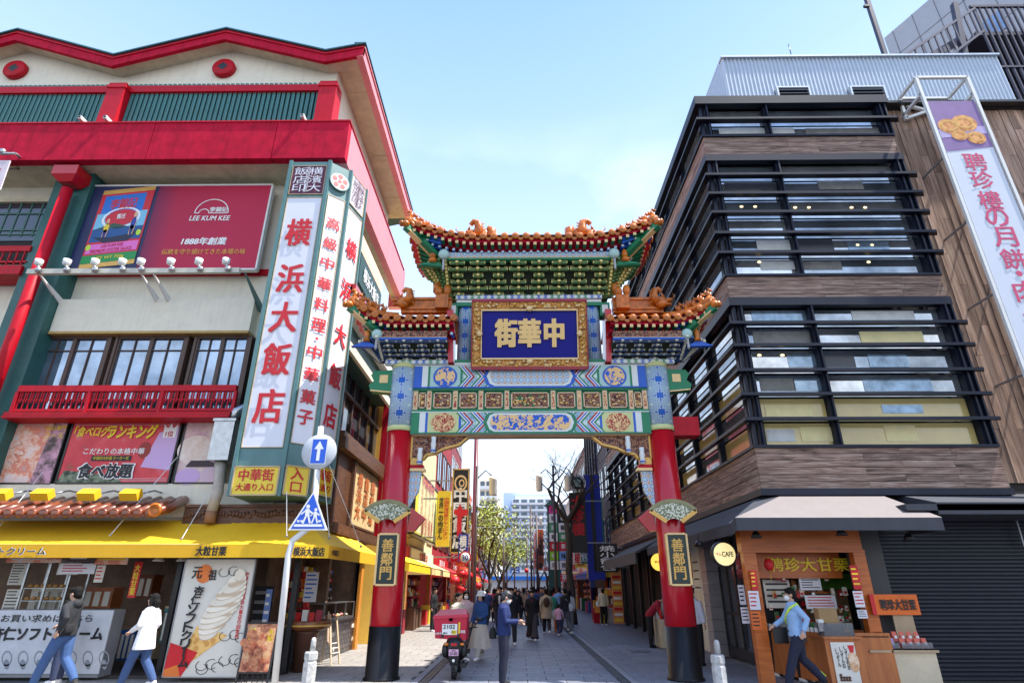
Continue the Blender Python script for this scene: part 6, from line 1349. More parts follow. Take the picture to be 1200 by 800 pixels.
# horizontal beams
x0, x1 = GX - HC + .27, GX + HC - .27; W = x1 - x0
def seg(z0, z1, dy, upper):
 h = z1 - z0; yf = GY - dy
 def bx(a, c, m, nm, p=0): b = MB(); b.box(x0 + W * a, x0 + W * c, yf - p, yf + .02 + p, z0 + .0, z1); return b.build(nm, m, GT_)
 b = MB(); b.box(x0, x1, yf + .02, GY + dy, z0, z1); b.build('beam', PWHT, GT_)
 L_ = [(0, .035, PBLU if upper else PGRN), (.035, .06, PWHT), (.06, .07, PGRN if upper else PBLU), (.07, .20, PAQ if upper else PYG), (.20, .21, PGRN if upper else PBLU), (.21, .37, BPT)]
 for a, c, m in L_:
  bx(a, c, m, 'painted_field'); bx(1 - c, 1 - a, m, 'painted_field')
 o = bx(.37, .63, PWHT, 'painted_field')
 # medallions and cartouche, laid proud of the beam
 for s_ in (-1, 1):
  cxm = GX + s_ * W * .365; b = MB(); cz = (z0 + z1) / 2
  if upper: disc(b, (cxm, yf, cz), XR, ZU, .29, h * .46, PBLU, 24, dy=.008); disc(b, (cxm, yf, cz), XR, ZU, .24, h * .40, DRG, 24, dy=.012)
  else: poly(b, (cxm, yf, cz), XR, ZU, [(-.3, 0), (-.2, -.17), (0, -.24), (.2, -.17), (.3, 0), (.2, .17), (0, .24), (-.2, .17)], BRO, dy=.008)
  b.build('medallion', None or DRG, GT_)
  # chevrons
  b = MB()
  for k, (m, o_) in enumerate(((PGRN, 0), (PWHT, .045), (PBLU, .08), (PWHT, .12), (RED, .15))):
   for q, ex in ((W * .145, 1), (W * .205, 1), (W * .262, 1)):
    xx = GX + s_ * (q - o_ + .06); hh = h / 2
    for sg in (-1, 1): b.add([(xx, yf - .006 - k * .0006, cz), (xx - s_ * .045, yf - .006 - k * .0006, cz), (xx - s_ * .045 - s_ * -.24, yf - .006 - k * .0006, cz + sg * hh), (xx + s_ * .24, yf - .006 - k * .0006, cz + sg * hh)], [(0, 1, 2, 3)], m)
  b.build('chevron', None or PGRN, GT_)
 b = MB(); cz = (z0 + z1) / 2; cw = W * .148
 def cart(w_, hh, m, d): poly(b, (GX, yf, cz), XR, ZU, [(-w_ - hh * .8, 0), (-w_ - hh * .5, -hh * .75), (-w_, -hh), (w_, -hh), (w_ + hh * .5, -hh * .75), (w_ + hh * .8, 0), (w_ + hh * .5, hh * .75), (w_, hh), (-w_, hh), (-w_ - hh * .5, hh * .75)], m, dy=d)
 cw = .78; cart(cw + .12, h * .47, PBLU if upper else PGRN, .012); cart(cw + .06, h * .42, PWHT, .016); cart(cw + .02, h * .34, BPC if upper else DRG, .020)
 b.build('cartouche', None or DRG, GT_)
 b = MB(); b.box(x0, x1, yf - .022, yf, z0 - .0, z0 + .03, PBLU if upper else PGRN); b.box(x0, x1, yf - .012, yf, z1 - .02, z1, PWHT); b.build('beam_edge', None or PBLU, GT_)
seg(4.97, 5.50, .21, False); seg(6.08, 6.66, .21, True)
# middle register: green rails, tan posts and carved panels
b = MB(); b.box(x0, x1, GY - .13, GY + .12, 5.50, 6.08); b.build('green_frieze', PGRN, GT_)
b = MB(); b.box(x0, x1, GY - .19, GY - .13, 5.50, 5.555); b.box(x0, x1, GY - .19, GY - .13, 6.03, 6.08); b.build('frieze_rail', PGRN, GT_)
pp = [.0, .12, .335, .555, .765]; px_ = []
for u in (487, 503, 533.5, 563.5, 594): px_.append(abs(atY(u, 470, GY - .15).x - GX))
for s_ in (-1, 1):
 for i, d in enumerate(px_):
  b = MB(); b.box(GX + s_ * d - .055, GX + s_ * d + .055, GY - .175, GY - .13, 5.56, 6.025, PTAN); b.box(GX + s_ * d - .03, GX + s_ * d + .03, GY - .18, GY - .175, 5.62, 5.97, BRO); b.build('frieze_post', None or PTAN, GT_)
  if i:
   a, c = px_[i], px_[i - 1]; m_ = (a + c) / 2; hw = (c - a) / 2 - (.10 if i > 1 else .075)
   f = MB(); zz0, zz1 = 5.60, 5.985
   for q in ((m_ - hw, m_ - hw + .025, zz0, zz1), (m_ + hw - .025, m_ + hw, zz0, zz1), (m_ - hw, m_ + hw, zz0, zz0 + .025), (m_ - hw, m_ + hw, zz1 - .025, zz1)): f.box(GX + s_ * q[0], GX + s_ * q[1], GY - .165, GY - .13, q[2], q[3])
   f.build('panel_frame', PTAN, GT_); c_ = MB(); c_.box(GX + s_ * (m_ - hw + .025), GX + s_ * (m_ + hw - .025), GY - .145, GY - .13, zz0 + .025, zz1 - .025)
   random.seed(i * 3 + s_); c_.m = [0] * 6; c_.mats = [CRV]
   for q in range(14): c_.ell((GX + s_ * (m_ + random.uniform(-.8, .8) * (hw - .03)), GY - .15, random.uniform(zz0 + .06, zz1 - .06)), (.035, .02, .03), (GOLDL, CRV, PAQ if q % 7 == 0 else GOLD)[q % 3], 6, 4)
   c_.build('carved_panel', CRV, GT_)
hw = px_[4] - .1
f = MB();
for q in ((-hw, -hw + .03, 5.6, 5.985), (hw - .03, hw, 5.6, 5.985), (-hw, hw, 5.6, 5.625), (-hw, hw, 5.96, 5.985)): f.box(GX + q[0], GX + q[1], GY - .165, GY - .13, q[2], q[3])
f.build('panel_frame', PTAN, GT_); c_ = MB(); c_.box(GX - hw + .03, GX + hw - .03, GY - .145, GY - .13, 5.625, 5.96, CRV)
for q in range(60): c_.ell((GX + random.uniform(-hw + .06, hw - .06), GY - .15, random.uniform(5.66, 5.92)), (.035, .02, .03), (GOLDL, CRV, GOLD, PGRN)[q % 4], 6, 4)
c_.build('carved_panel', CRV, GT_)
# spandrel brackets under the lower beam
for s_ in (-1, 1):
 xi = GX + s_ * (HC - .3); d = -s_
 pts = [(xi, 4.97), (xi, 4.42), (xi + d * .28, 4.42), (xi + d * .36, 4.52), (xi + d * .55, 4.56), (xi + d * .75, 4.66), (xi + d * 1.1, 4.75), (xi + d * 1.35, 4.97)]
 b = MB(); b.prism([(a, GY - .06, z) for a, z in pts], (0, .12, 0), CRV); b.build('spandrel', CRV, GT_)
 for a, c in zip(pts, pts[1:] + pts[:1]): b = MB(); b.bar((a[0], GY, a[1]), (c[0], GY, c[1]), .16, .045, m=GOLD, up=(0, 0, 1) if abs(a[0] - c[0]) > .1 else (1, 0, 0)); b.build('spandrel_edge', GOLD, GT_)
 b = MB(); b.box(xi, xi + d * .30, GY - .1, GY + .1, 4.20, 4.28, RED); b.box(xi, xi + d * .26, GY - .09, GY + .09, 4.28, 4.42, GOLD); b.box(xi, xi + d * .34, GY - .11, GY + .11, 4.14, 4.2, GOLDL); b.build('spandrel_base', None or GOLD, GT_)
 b = MB(); b.prism([(xi, GY - .05, 4.14), (xi + d * .26, GY - .05, 4.14), (xi + d * .22, GY - .05, 3.7), (xi, GY - .05, 3.3)], (0, .1, 0), BPC); b.build('wing_panel', BPC, GT_)
 for k, (dx_, zz) in enumerate(((.22, 4.62), (.52, 4.88))):
  b = MB(); b.lathe((xi + d * dx_, GY - .16, zz - .35), [(.02, 0), (.06, .03), (.05, .12), (.065, .2), (.05, .28), (.06, .38)], PWHT, 10); b.lathe((xi + d * dx_, GY - .16, zz - .35), [(.07, .04), (.07, .07)], PBLU, 10); b.build('hanging_finial', None or PWHT, GT_)
b = MB(); b.box(x0 + 1.3, x1 - 1.3, GY - .12, GY + .12, 4.92, 4.968); b.build('beam_soffit_board', mat('tan timber', (.40, .25, .14), .6), GT_)
DZ = 8.70 - zY(350, GY - .26, 623)
# upper centre storey: pillars, top beam, name plaque
for s_ in (-1, 1):
 cx = GX + s_ * 1.60; me = MB(); me.lathe((0, 0, 0), [(.20, 6.68), (.20, 8.62 - DZ)], None, 24)
 SLV2 = rosette_mat('small sleeve rosettes', .40, .39, [(.42, .58, .54), (.02, .15, .45), (.70, .74, .66), (.015, .11, .48)], oz=6.68, petals=8, rings=2.6, cyl=(0, 0, .2))
 put('upper_pillar', me.build('upper_pillar', SLV2, mesh_only=True), GT_, loc=(cx, GY, 0))
 b = MB(); b.box(cx - .22, cx + .22, GY - .22, GY + .2, 6.67, 6.73, PWHT); b.box(cx - .23, cx + .23, GY - .23, GY + .2, 6.73, 6.80, PGRN); b.box(cx - .24, cx + .24, GY - .235, GY + .2, 8.52 - DZ, 8.62 - DZ, PGRN); b.box(cx - .24, cx + .24, GY - .23, GY + .2, 8.62 - DZ, 8.68 - DZ, PWHT); b.build('pillar_collar', None or PGRN, GT_)
 b = MB(); b.prism([(GX + s_ * 1.84, GY - .35, 6.7), (GX + s_ * 1.97, GY - .35, 6.7), (GX + s_ * 2.06, GY - .35, 8.1), (GX + s_ * 1.90, GY - .35, 8.1)], (0, .55, 0), REDG); b.build('red_board', REDG, GT_)
 b = MB(); b.box(GX + s_ * 1.80, GX + s_ * 2.05, GY - .2, GY + .1, 8.25 - DZ, 8.62 - DZ, PGRN); b.box(GX + s_ * 1.85, GX + s_ * 2.0, GY - .21, GY - .2, 8.32 - DZ, 8.55 - DZ, PWHT); b.build('beam_stub', None or PGRN, GT_)
b = MB(); b.box(GX - 1.42, GX + 1.42, GY - .12, GY + .15, 6.68, 8.7 - DZ); b.build('centre_wall', BPT, GT_)
b = MB(); b.box(GX - 1.38, GX + 1.38, GY - .16, GY - .12, 8.50 - DZ, 8.74 - DZ, BPC); b.build('top_beam', BPC, GT_)
def frieze(xa, xb, y, z, name='scallop_frieze', dep=.1):
 b = MB(); b.box(xa, xb, y, y + dep, z, z + .11, PWHT); n = max(2, int((xb - xa) / .165)); st = (xb - xa) / n
 for k in range(n):
  c = xa + (k + .5) * st; m = (PBLU, PGRN)[k % 4 // 2]; b.add([(c - st * .46, y - .005, z + .10), (c + st * .46, y - .005, z + .10), (c, y - .005, z + .055)], [(0, 1, 2)], m); b.add([(c - st * .46, y - .005, z + .01), (c, y - .005, z + .055), (c + st * .46, y - .005, z + .01)], [(0, 1, 2)], m)
 b.build(name, None or PBLU, GT_)
frieze(GX - 1.86, GX + 1.86, GY - .26, 8.70 - DZ)
frieze(GX - 3.5, GX - 1.98, GY - .26, 6.68); frieze(GX + 1.98, GX + 3.5, GY - .26, 6.68)
PQ = thing('gate_name_plaque', 'blue name plaque with three gold characters in a carved gilt frame', 'plaque', (GX, GY - .3, 6.7))
qy0, qy1 = GY - .28, GY - .62; qz0, qz1 = zY(432, GY - .28, 623), zY(353, GY - .62, 623); hwq = 1.40
def PQP(a, b_, d=0): # a,b in metres on the leaning board
 t = b_ / (qz1 - qz0); return Vector((GX + a, qy0 + (qy1 - qy0) * t - d, qz0 + b_))
HQ = qz1 - qz0; upq = (PQP(0, 1) - PQP(0, 0)).normalized()
BQ = mat('deep ultramarine board', (.004, .004, .20), .5, var=.03, spec=.25)
b = MB(); b.prism([PQP(-hwq, 0), PQP(hwq, 0), PQP(hwq, HQ), PQP(-hwq, HQ)], (0, .08, 0), BQ); b.build('board', BQ, PQ)
fw = .23
for a, c, e, f_ in (((-hwq, 0), (hwq, 0), (hwq - fw, fw), (-hwq + fw, fw)), ((hwq, 0), (hwq, HQ), (hwq - fw, HQ - fw), (hwq - fw, fw)), ((hwq, HQ), (-hwq, HQ), (-hwq + fw, HQ - fw), (hwq - fw, HQ - fw)), ((-hwq, HQ), (-hwq, 0), (-hwq + fw, fw), (-hwq + fw, HQ - fw))):
 b = MB(); b.prism([PQP(*a, .05), PQP(*c, .05), PQP(*e, .01), PQP(*f_, .01)], (0, .06, 0)); b.build('gilt_frame', OPN, PQ)
 b = MB(); b.bar(PQP(*a, .05), PQP(*c, .05), .022, .08, mat('deep crimson moulding', (.30, .006, .02), .4)); b.bar(PQP(*e, .03), PQP(*f_, .03), .025, .04, GOLDL); b.build('frame_moulding', None or REDB, PQ)
random.seed(14); b = MB()
for k in range(150):
 t = random.random()
 e = random.random() < .6; a, z = (random.uniform(-hwq + .08, hwq - .08), random.choice((fw / 2, HQ - fw / 2)) + random.uniform(-.06, .06)) if e else (random.choice((-1, 1)) * (hwq - fw / 2) + random.uniform(-.06, .06), random.uniform(.1, HQ - .1))
 b.ell(PQP(a, z, .05), (.045, .03, .03), (GOLD, GOLDL)[k % 2], 6, 4, Euler((0, random.random() * 3, 0)).to_matrix())
for a, z in ((0, fw * .7), (0, HQ - fw * .9), (-hwq + fw * .8, HQ * .5), (hwq - fw * .8, HQ * .5)): b.ell(PQP(a, z, .07), (.08, .05, .08), GOLDL, 8, 6)
o = b.build('frame_carving', None or GOLD, PQ); o['kind'] = 'stuff'
b = MB()
for ch, a in zip('街華中', (-.57, .0, .60)):
 lettering(b, ch, PQP(a, HQ * .52, .02), XR, upq, .50 if ch != '中' else .44, .66, mat('gilt characters', (.85, .55, .20), .4, var=.05), .06, dy=.02);
# give the characters depth
c0_ = len(b.v); b.build('character', GOLDL, PQ)
# ---------------- bracket clusters (dougong)
def dougong(name, tiers, w0, h, d, cm, em, parent, mesh=True, n=4):
 """one cluster: stepped arms growing outwards and upwards with gilt edges and blocks"""
 b = MB(); th = h / tiers
 for t in range(tiers):
  y = -d * (t + 1) / tiers; z = t * th; w = w0 * (.45 + .55 * ((t * 7) % 3) / 2)
  w = w0 * (.55, 1.0, .8)[t % 3]
  b.box(-w / 2, w / 2, y, y + .07, z + th * .18, z + th * .72, cm); b.box(-.022, .022, y - .03, y, z + th * .1, z + th * 1.0, em); b.box(-w / 2, w / 2, y - .004, y + .07, z + th * .72, z + th * .80, em); b.box(-w / 2 - .004, -w / 2 + .018, y - .006, y + .07, z + th * .3, z + th * .8, em); b.box(w / 2 - .018, w / 2 + .004, y - .006, y + .07, z + th * .3, z + th * .8, em)
  for x in (-w / 2 + .035, 0, w / 2 - .035): b.box(x - .035, x + .035, y - .012, y + .06, z + th * .80, z + th * 1.1, em if x == 0 else cm); b.box(x - .04, x + .04, y - .016, y + .05, z + th * .98, z + th * 1.08, em)
  b.box(-.03, .03, y - .06, .0, z + th * .2, z + th * .55, cm); b.box(-.032, .032, y - .085, y - .06, z + th * .16, z + th * .6, em)
 return b.build(name, None or cm, mesh_only=True)
def sweep_x(L, n): return [(-L + 2 * L * i / n) for i in range(n + 1)]
def roof(cx, xl, xr, yf, yb, z0, rise_l, rise_r, ridge_z, ridge_in, pitch, tag_, fly=1.25, side='both'):
 """tiled roof: wavy eave with drip tiles, rafters in two rows, soffits and hip ridges with small beasts"""
 Lh = (xr - xl) / 2; xm = (xl + xr) / 2
 def ez(x):
  t = (x - xm) / Lh; r = rise_r if t > 0 else rise_l; k = .42 if side == 'both' else .22
  u_ = max(0, (abs(t) - k) / (1 - k)); return z0 + r * u_ ** 1.7
 def ey(x, f):   # eave line swings out a little at the corners
  t = (x - xm) / Lh; ok = side == 'both' or (side == 'l' and t < 0) or (side == 'r' and t > 0); u_ = max(0, (abs(t) - .45) / .55) if ok else 0
  return f + (-.16 if f < GY else .16) * u_ ** 2
 n = int((xr - xl) / pitch); xs = [xl + (xr - xl) * i / n for i in range(n + 1)]; yr_ = (yf + yb) / 2
 def top(x, s): # s 0 at eave..1 at ridge
  zr_ = ridge_z; return Vector((x, ey(x, yf) * (1 - s) + yr_ * s, ez(x) + .1 + (zr_ - ez(x)) * s ** 1.25))
 b = MB(); S_ = 4
 for f in (0, 1):
  vs = []
  for x in xs:
   for k in range(S_ + 1):
    p = top(x, k / S_);
    if f: p.y = 2 * yr_ - p.y
    vs.append(p)
  b.add(vs, [(i * (S_ + 1) + k, (i + 1) * (S_ + 1) + k, (i + 1) * (S_ + 1) + k + 1, i * (S_ + 1) + k + 1)[::(-1 if f else 1)] for i in range(n) for k in range(S_)], ORT, True)
 b.build('roof_slope', ORT, GT_)
 # round tiles: barrel + end disc, drip tile between
 q = MB(); q.lathe((0, 0, 0), [(.088, .02), (.088, -.02), (.07, -.035), (.045, -.03), (.03, -.04)], ORT, 14, axis='Y'); q.tube([(0, 0, 0), (0, .5, .22)], .075, ORT, 8, cap=False); te = q.build('round_tile', ORT, mesh_only=True)
 q = MB(); pts = [(-.085, 0, .02), (-.07, 0, -.05), (-.03, 0, -.085), (0, 0, -.10), (.03, 0, -.085), (.07, 0, -.05), (.085, 0, .02), (0, 0, -.02)]; q.prism(pts[::-1], (0, .03, 0), ORT); dt = q.build('drip_tile', ORT, mesh_only=True)
 for i in range(n + 1):
  put('round_tile', te, GT_, loc=(xs[i], ey(xs[i], yf) - .03, ez(xs[i]) + .05))
  if i < n: xm_ = (xs[i] + xs[i + 1]) / 2; put('drip_tile', dt, GT_, loc=(xm_, ey(xm_, yf) - .02, ez(xm_) + .03))
 # side eave tiles
 for sx, xx in ((-1, xl), (1, xr)):
  if (sx < 0 and side == 'r') or (sx > 0 and side == 'l'): continue
  m_ = int((yb - yf) / pitch); R_ = rise_l if sx < 0 else rise_r
  for i in range(1, m_ + 1):
   y = yf - .1 + (yb - yf + .2) * i / m_; t = abs((y - yr_) / ((yb - yf) / 2)); zz = z0 + R_ * (1 - .62 * (1 - min(1, t) ** 2))
   put('round_tile', te, GT_, loc=(xx + sx * .03, y, zz + .03), rot=(0, 0, -sx * math.pi / 2 if False else (math.pi / 2 if sx > 0 else -math.pi / 2)))
  # side soffit: bands of red, green and blue rafters running back
  for j, (m2, w0_, w1_, dz_) in enumerate(((RED, 0, .16, -.08), (PGRN, .16, .46, -.16), (PBLU, .46, .80, -.26))):
   b = MB(); vs = []
   for i in range(9):
    y = yf + (yb - yf) * i / 8; t = abs((y - yr_) / ((yb - yf) / 2)); zz = z0 + R_ * (1 - .62 * (1 - t ** 2)); vs += [(xx - sx * w0_, y, zz + dz_), (xx - sx * w1_, y, zz + dz_ - .12), (xx - sx * w0_, y, zz + dz_ + .05), (xx - sx * w1_, y, zz + dz_ - .07)]
   b.add(vs, [(4 * i, 4 * i + 4, 4 * i + 5, 4 * i + 1) for i in range(8)] + [(4 * i + 2, 4 * i + 3, 4 * i + 7, 4 * i + 6) for i in range(8)] + [(4 * i, 4 * i + 2, 4 * i + 6, 4 * i + 4) for i in range(8)], m2)
   for i in range(14):
    y = yf + .12 + (yb - yf - .2) * i / 13; t = abs((y - yr_) / ((yb - yf) / 2)); zz = z0 + R_ * (1 - .62 * (1 - t ** 2))
    if j: b.bar((xx - sx * w0_, y, zz + dz_ - .03), (xx - sx * w1_, y, zz + dz_ - .14), .05, .05, m2); b.box(xx - sx * w0_ - .03, xx - sx * w0_ + .03, y - .03, y + .03, zz + dz_ - .06, zz + dz_, GOLDL if j == 1 else PWHT)
   o = b.build('side_rafters', None or m2, GT_); o['kind'] = 'stuff'
 # fascia boards, two rows of rafter ends
 b = MB(); vs = []
 for x in xs: vs += [(x, ey(x, yf) + .03, ez(x) + .02), (x, ey(x, yf) + .03, ez(x) - .09), (x, ey(x, yf) + .26, ez(x) - .10), (x, ey(x, yf) + .26, ez(x) - .19), (x, ey(x, yf) + .65, ez(x) - .21), (x, ey(x, yf) + .65, ez(x) - .25)]
 b.add(vs, [(6 * i + k, 6 * i + k + 1, 6 * i + k + 7, 6 * i + k + 6) for i in range(n) for k in range(5)], REDB); b.build('eave_board', mat('dark crimson eave', (.24, .004, .012), .6, spec=.2, var=.2), GT_)
 N2 = int((xr - xl - .3) / .172); ex = MB(); ex2 = MB()
 for i in range(N2 + 1):
  x = xl + .15 + (xr - xl - .3) * i / N2; y = ey(x, yf); z = ez(x)
  ex.box(x - .035, x + .035, y + .04, y + .26, z - .165, z - .095, PGRN); ex.box(x - .037, x + .037, y + .025, y + .04, z - .17, z - .09, GOLDL)
  x += .08; z = ez(x); y = ey(x, yf)
  ex2.tube([(x, y + .24, z - .24), (x, y + .7, z - .20)], .042, PBLU, 8); ex2.ell((x, y + .24, z - .24), (.042, .02, .042), mat('pale blue rafter end', (.55, .70, .85), .4, var=0), 8, 4)
 o = ex.build('flying_rafters', None or PGRN, GT_); o['kind'] = 'stuff'; o = ex2.build('round_rafters', None or PBLU, GT_); o['kind'] = 'stuff'
 # corner beams, sprites
 for sx, xx in ((-1, xl), (1, xr)):
  if (sx < 0 and side == 'r') or (sx > 0 and side == 'l'): continue
  z = ez(xx); y = ey(xx, yf); b = MB()
  b.bar((xx + sx * .06, y - .02, z - .12), (xx - sx * .75, y + .75, z - .62), .14, .16, PGRN); b.bar((xx - sx * .0, y + .02, z - .22), (xx - sx * .7, y + .7, z - .72), .16, .03, GOLDL); b.bar((xx - sx * .35, y + .2, z - .42), (xx - sx * .75, y + .6, z - .70), .15, .12, PGRN); b.build('corner_beam', None or PGRN, GT_)
  b = MB(); b.ell((xx + sx * .05, y - .06, z - .08), (.10, .1, .09), ORT, 10, 6); b.lathe((xx + sx * .13, y - .08, z - .08), [(.07, -.06), (.085, 0), (.05, .04)], ORT, 10, axis='X'); b.build('corner_cap', ORT, GT_)
  # hip ridge rising inward with a row of beasts
  a = Vector((xx + sx * .02, y + .02, z + .14)); c = Vector((xx - sx * fly, yr_ - .3, ridge_z - .02)); pr = []
  for k in range(9):
   t = k / 8; p = a.lerp(c, t); p.z = a.z + (c.z - a.z) * t - .13 * math.sin(math.pi * t); pr.append(p)
  b = MB(); b.tube(pr, .085, ORT, 8); b.tube([p + Vector((0, -.06, -.11)) for p in pr], .07, ORT, 8); b.build('hip_ridge', ORT, GT_)
  nb = 6 if side == 'both' else 5
  for k in range(nb):
   t = .04 + .62 * k / (nb - 1); i = t * 8; p = pr[int(i)].lerp(pr[min(8, int(i) + 1)], i - int(i)); b = MB(); s2 = 1.0
   b.ell(p + Vector((-sx * .02, 0, .13)), (.055, .045, .085), None, 8, 5); b.ell(p + Vector((sx * .025, 0, .235)), (.05, .038, .042), None, 8, 5); b.ell(p + Vector((sx * .075, 0, .225)), (.028, .025, .022), None, 6, 4)
   b.tube([p + Vector((sx * .05, 0, .05)), p + Vector((sx * .03, 0, .16))], .02, None, 5); b.tube([p + Vector((-sx * .06, 0, .08)), p + Vector((-sx * .10, 0, .17)), p + Vector((-sx * .06, 0, .24))], [.02, .025, .008], None, 5); b.tube([p + Vector((sx * .01, 0, .26)), p + Vector((-sx * .01, 0, .31))], [.015, .005], None, 5)
   b.build('ridge_beast', ORT, GT_)
 return ez, ey, xs
def dragon_finial(x, y, z, sx, s, parent=GT_):
 """dragon-head ridge end: open snout one way, curled tail up the other"""
 R = lambda *p: Vector((x + sx * p[0] * s, y + p[1] * s, z + p[2] * s)); b = MB()
 b.ell(R(0, 0, .22), (.24 * s, .13 * s, .22 * s), ORT, 12, 8)
 b.ell(R(.26, 0, .30), (.17 * s, .10 * s, .07 * s), ORT, 10, 6, Euler((0, -sx * .25, 0)).to_matrix()); b.ell(R(.22, 0, .14), (.15 * s, .09 * s, .05 * s), ORT, 10, 6)
 b.tube([R(-.12, 0, .2), R(-.24, 0, .45), R(-.2, 0, .68), R(-.05, 0, .74), R(.02, 0, .66), R(-.04, 0, .60)], [.16 * s, .15 * s, .12 * s, .09 * s, .06 * s, .03 * s], ORT, 10)
 b.tube([R(.08, -.06, .4), R(.02, -.08, .55)], [.04 * s, .01 * s], ORT, 6); b.tube([R(.1, .06, .4), R(.05, .08, .58)], [.04 * s, .01 * s], ORT, 6); b.tube([R(.38, 0, .34), R(.48, 0, .46), R(.42, 0, .56)], [.02 * s, .015 * s, .005 * s], ORT, 5)
 for k in range(5): b.tube([R(-.30 + .02 * k, 0, .2 + .1 * k), R(-.40, 0, .28 + .1 * k)], [.05 * s, .01 * s], ORT, 5)
 b.ell(R(.12, -.1, .33), .035 * s, ORT, 8, 5); b.build('dragon_finial', ORT, parent)
# centre roof
zE0 = zY(279, 12.15, 623); tipz = zY(261, 12.0, 471)
xtl, xtr = atY(479, 256, 12.0).x, atY(767, 256, 12.0).x
ezc, eyc, xsC = roof(GX, xtl, xtr, 12.15, 14.55, zE0, tipz - zE0, tipz - zE0, zE0 + .62, .8, .262, 'c', fly=1.1)
b = MB(); zr_ = zE0 + .66; b.box(GX - 1.75, GX + 1.75, 13.25, 13.45, zr_ - .1, zr_ + .12); b.tube([(GX - 1.8, 13.35, zr_ + .14), (GX + 1.8, 13.35, zr_ + .14)], .08, ORT, 8); b.build('main_ridge', ORT, GT_)
for sx in (-1, 1):
 xx = atY(553 if sx < 0 else 690, 262, 12.7).x; dragon_finial(xx, 12.6, zE0 + .18, sx, .85)
 b = MB(); b.ell((xx - sx * .32 * 1, 12.7, zE0 + .42), (.16, .12, .24), ORT, 10, 6); b.tube([(xx - sx * .5, 12.7, zE0 + .3), (xx - sx * .52, 12.7, zE0 + .62), (xx - sx * .42, 12.7, zE0 + .7)], [.14, .12, .05], ORT, 8); b.build('finial_tail', ORT, GT_)
# painted band under the rafters and brackets
def band_and_brackets(xl, xr, zb, zt, yc, d, cm, em, ncl, tiers, w0, rail, corner):
 b = MB(); b.box(xl, xr, yc - d - .06, yc - d + .06, zt, zt + .17, BPC if rail is PGRN else CRV); b.build('painted_band', None or BPC, GT_)
 b = MB(); b.box(xl, xr, yc - d - .09, yc - d + .05, zt - .06, zt, rail); b.box(xl, xr, yc - d - .095, yc - d - .09, zt - .012, zt - .002, GOLDL); b.build('rail', None or rail, GT_)
 b = MB(); b.prism([(xl, yc - .05, zb), (xl, yc - d + .12, zt), (xl, yc + .2, zt), (xl, yc + .2, zb)], (xr - xl, 0, 0), mat('deep green bracket core', (.03, .045, .025), .8)); b.build('bracket_core', None or DARK, GT_)
 me = dougong('bracket_set', tiers, w0, zt - zb - .05, d, cm, em, GT_)
 for i in range(ncl): put('bracket_set', me, GT_, loc=(xl + (xr - xl) * (i + .5) / ncl, yc - .02, zb))
 for sx in corner:
  xx = xl if sx < 0 else xr; b = MB(); n_ = 22; random.seed(5)
  for t in range(n_):
   f = (t + .5) / n_; zz = zb + (zt - zb) * f; out = (.1 + d * .95 * f)
   for k in range(3):
    a = math.radians(25 + 25 * k + (t % 2) * 12); y = yc - math.sin(a) * out * 1.1; x = xx + sx * math.cos(a) * out * .9
    p = Vector((x, y, zz)); q = Vector((xx - sx * .18, yc, zz - .02)); b.bar(p, q, .05, .035, cm); b.bar(p + Vector((sx * .0, -.01, .02)), p.lerp(q, .55) + ZU * .02, .052, .012, em); b.box(p.x - .03, p.x + .03, p.y - .03, p.y + .03, p.z - .02, p.z + .05, em if (t + k) % 2 else cm)
  o = b.build('corner_brackets', None or cm, GT_); o['kind'] = 'stuff'
BGR = mat('bracket green', (.10, .22, .07), .5, var=.1); BEG = mat('bracket gilt edge', (.85, .72, .25), .45, var=.1); BBK = mat('bracket blue-black', (.02, .06, .18), .45, var=.1); BEW = mat('bracket cream edge', (.78, .74, .58), .45, var=.1)
zct = ezc(GX) - .40
band_and_brackets(GX - 2.05, GX + 2.05, 8.82 - DZ, zct, GY, .82, BGR, BEG, 8, 6, .47, PGRN, (-1, 1))
for sx in (-1, 1):
 b = MB(); p = Vector((GX + sx * 2.12, 12.35, zct - .05)); b.lathe(p, [(.02, -.35), (.035, -.3), (.03, -.05), (.04, 0)], GREYM, 8); b.ell(p + ZU * .12, (.14, .1, .14), PAQ, 12, 8); b.build('lantern_boss', None or PAQ, GT_)
 b = MB(); p = Vector((GX + sx * 2.4, 12.45, zct + .0)); b.lathe(p, [(.10, -.1), (.11, -.02), (.06, .02), (.08, .1), (.06, .2), (.02, .25)], ORT, 10); b.add([(p.x - sx * .25, p.y, p.z - .2), (p.x + sx * .4, p.y - .05, p.z - .18), (p.x - sx * .1, p.y, p.z - .05)], [(0, 1, 2)], PGRN); b.prism([(p.x - sx * .3, p.y, p.z - .22), (p.x + sx * .38, p.y, p.z - .20), (p.x, p.y, p.z - .06)], (0, .12, 0), PGRN); b.build('corner_figure', None or ORT, GT_)
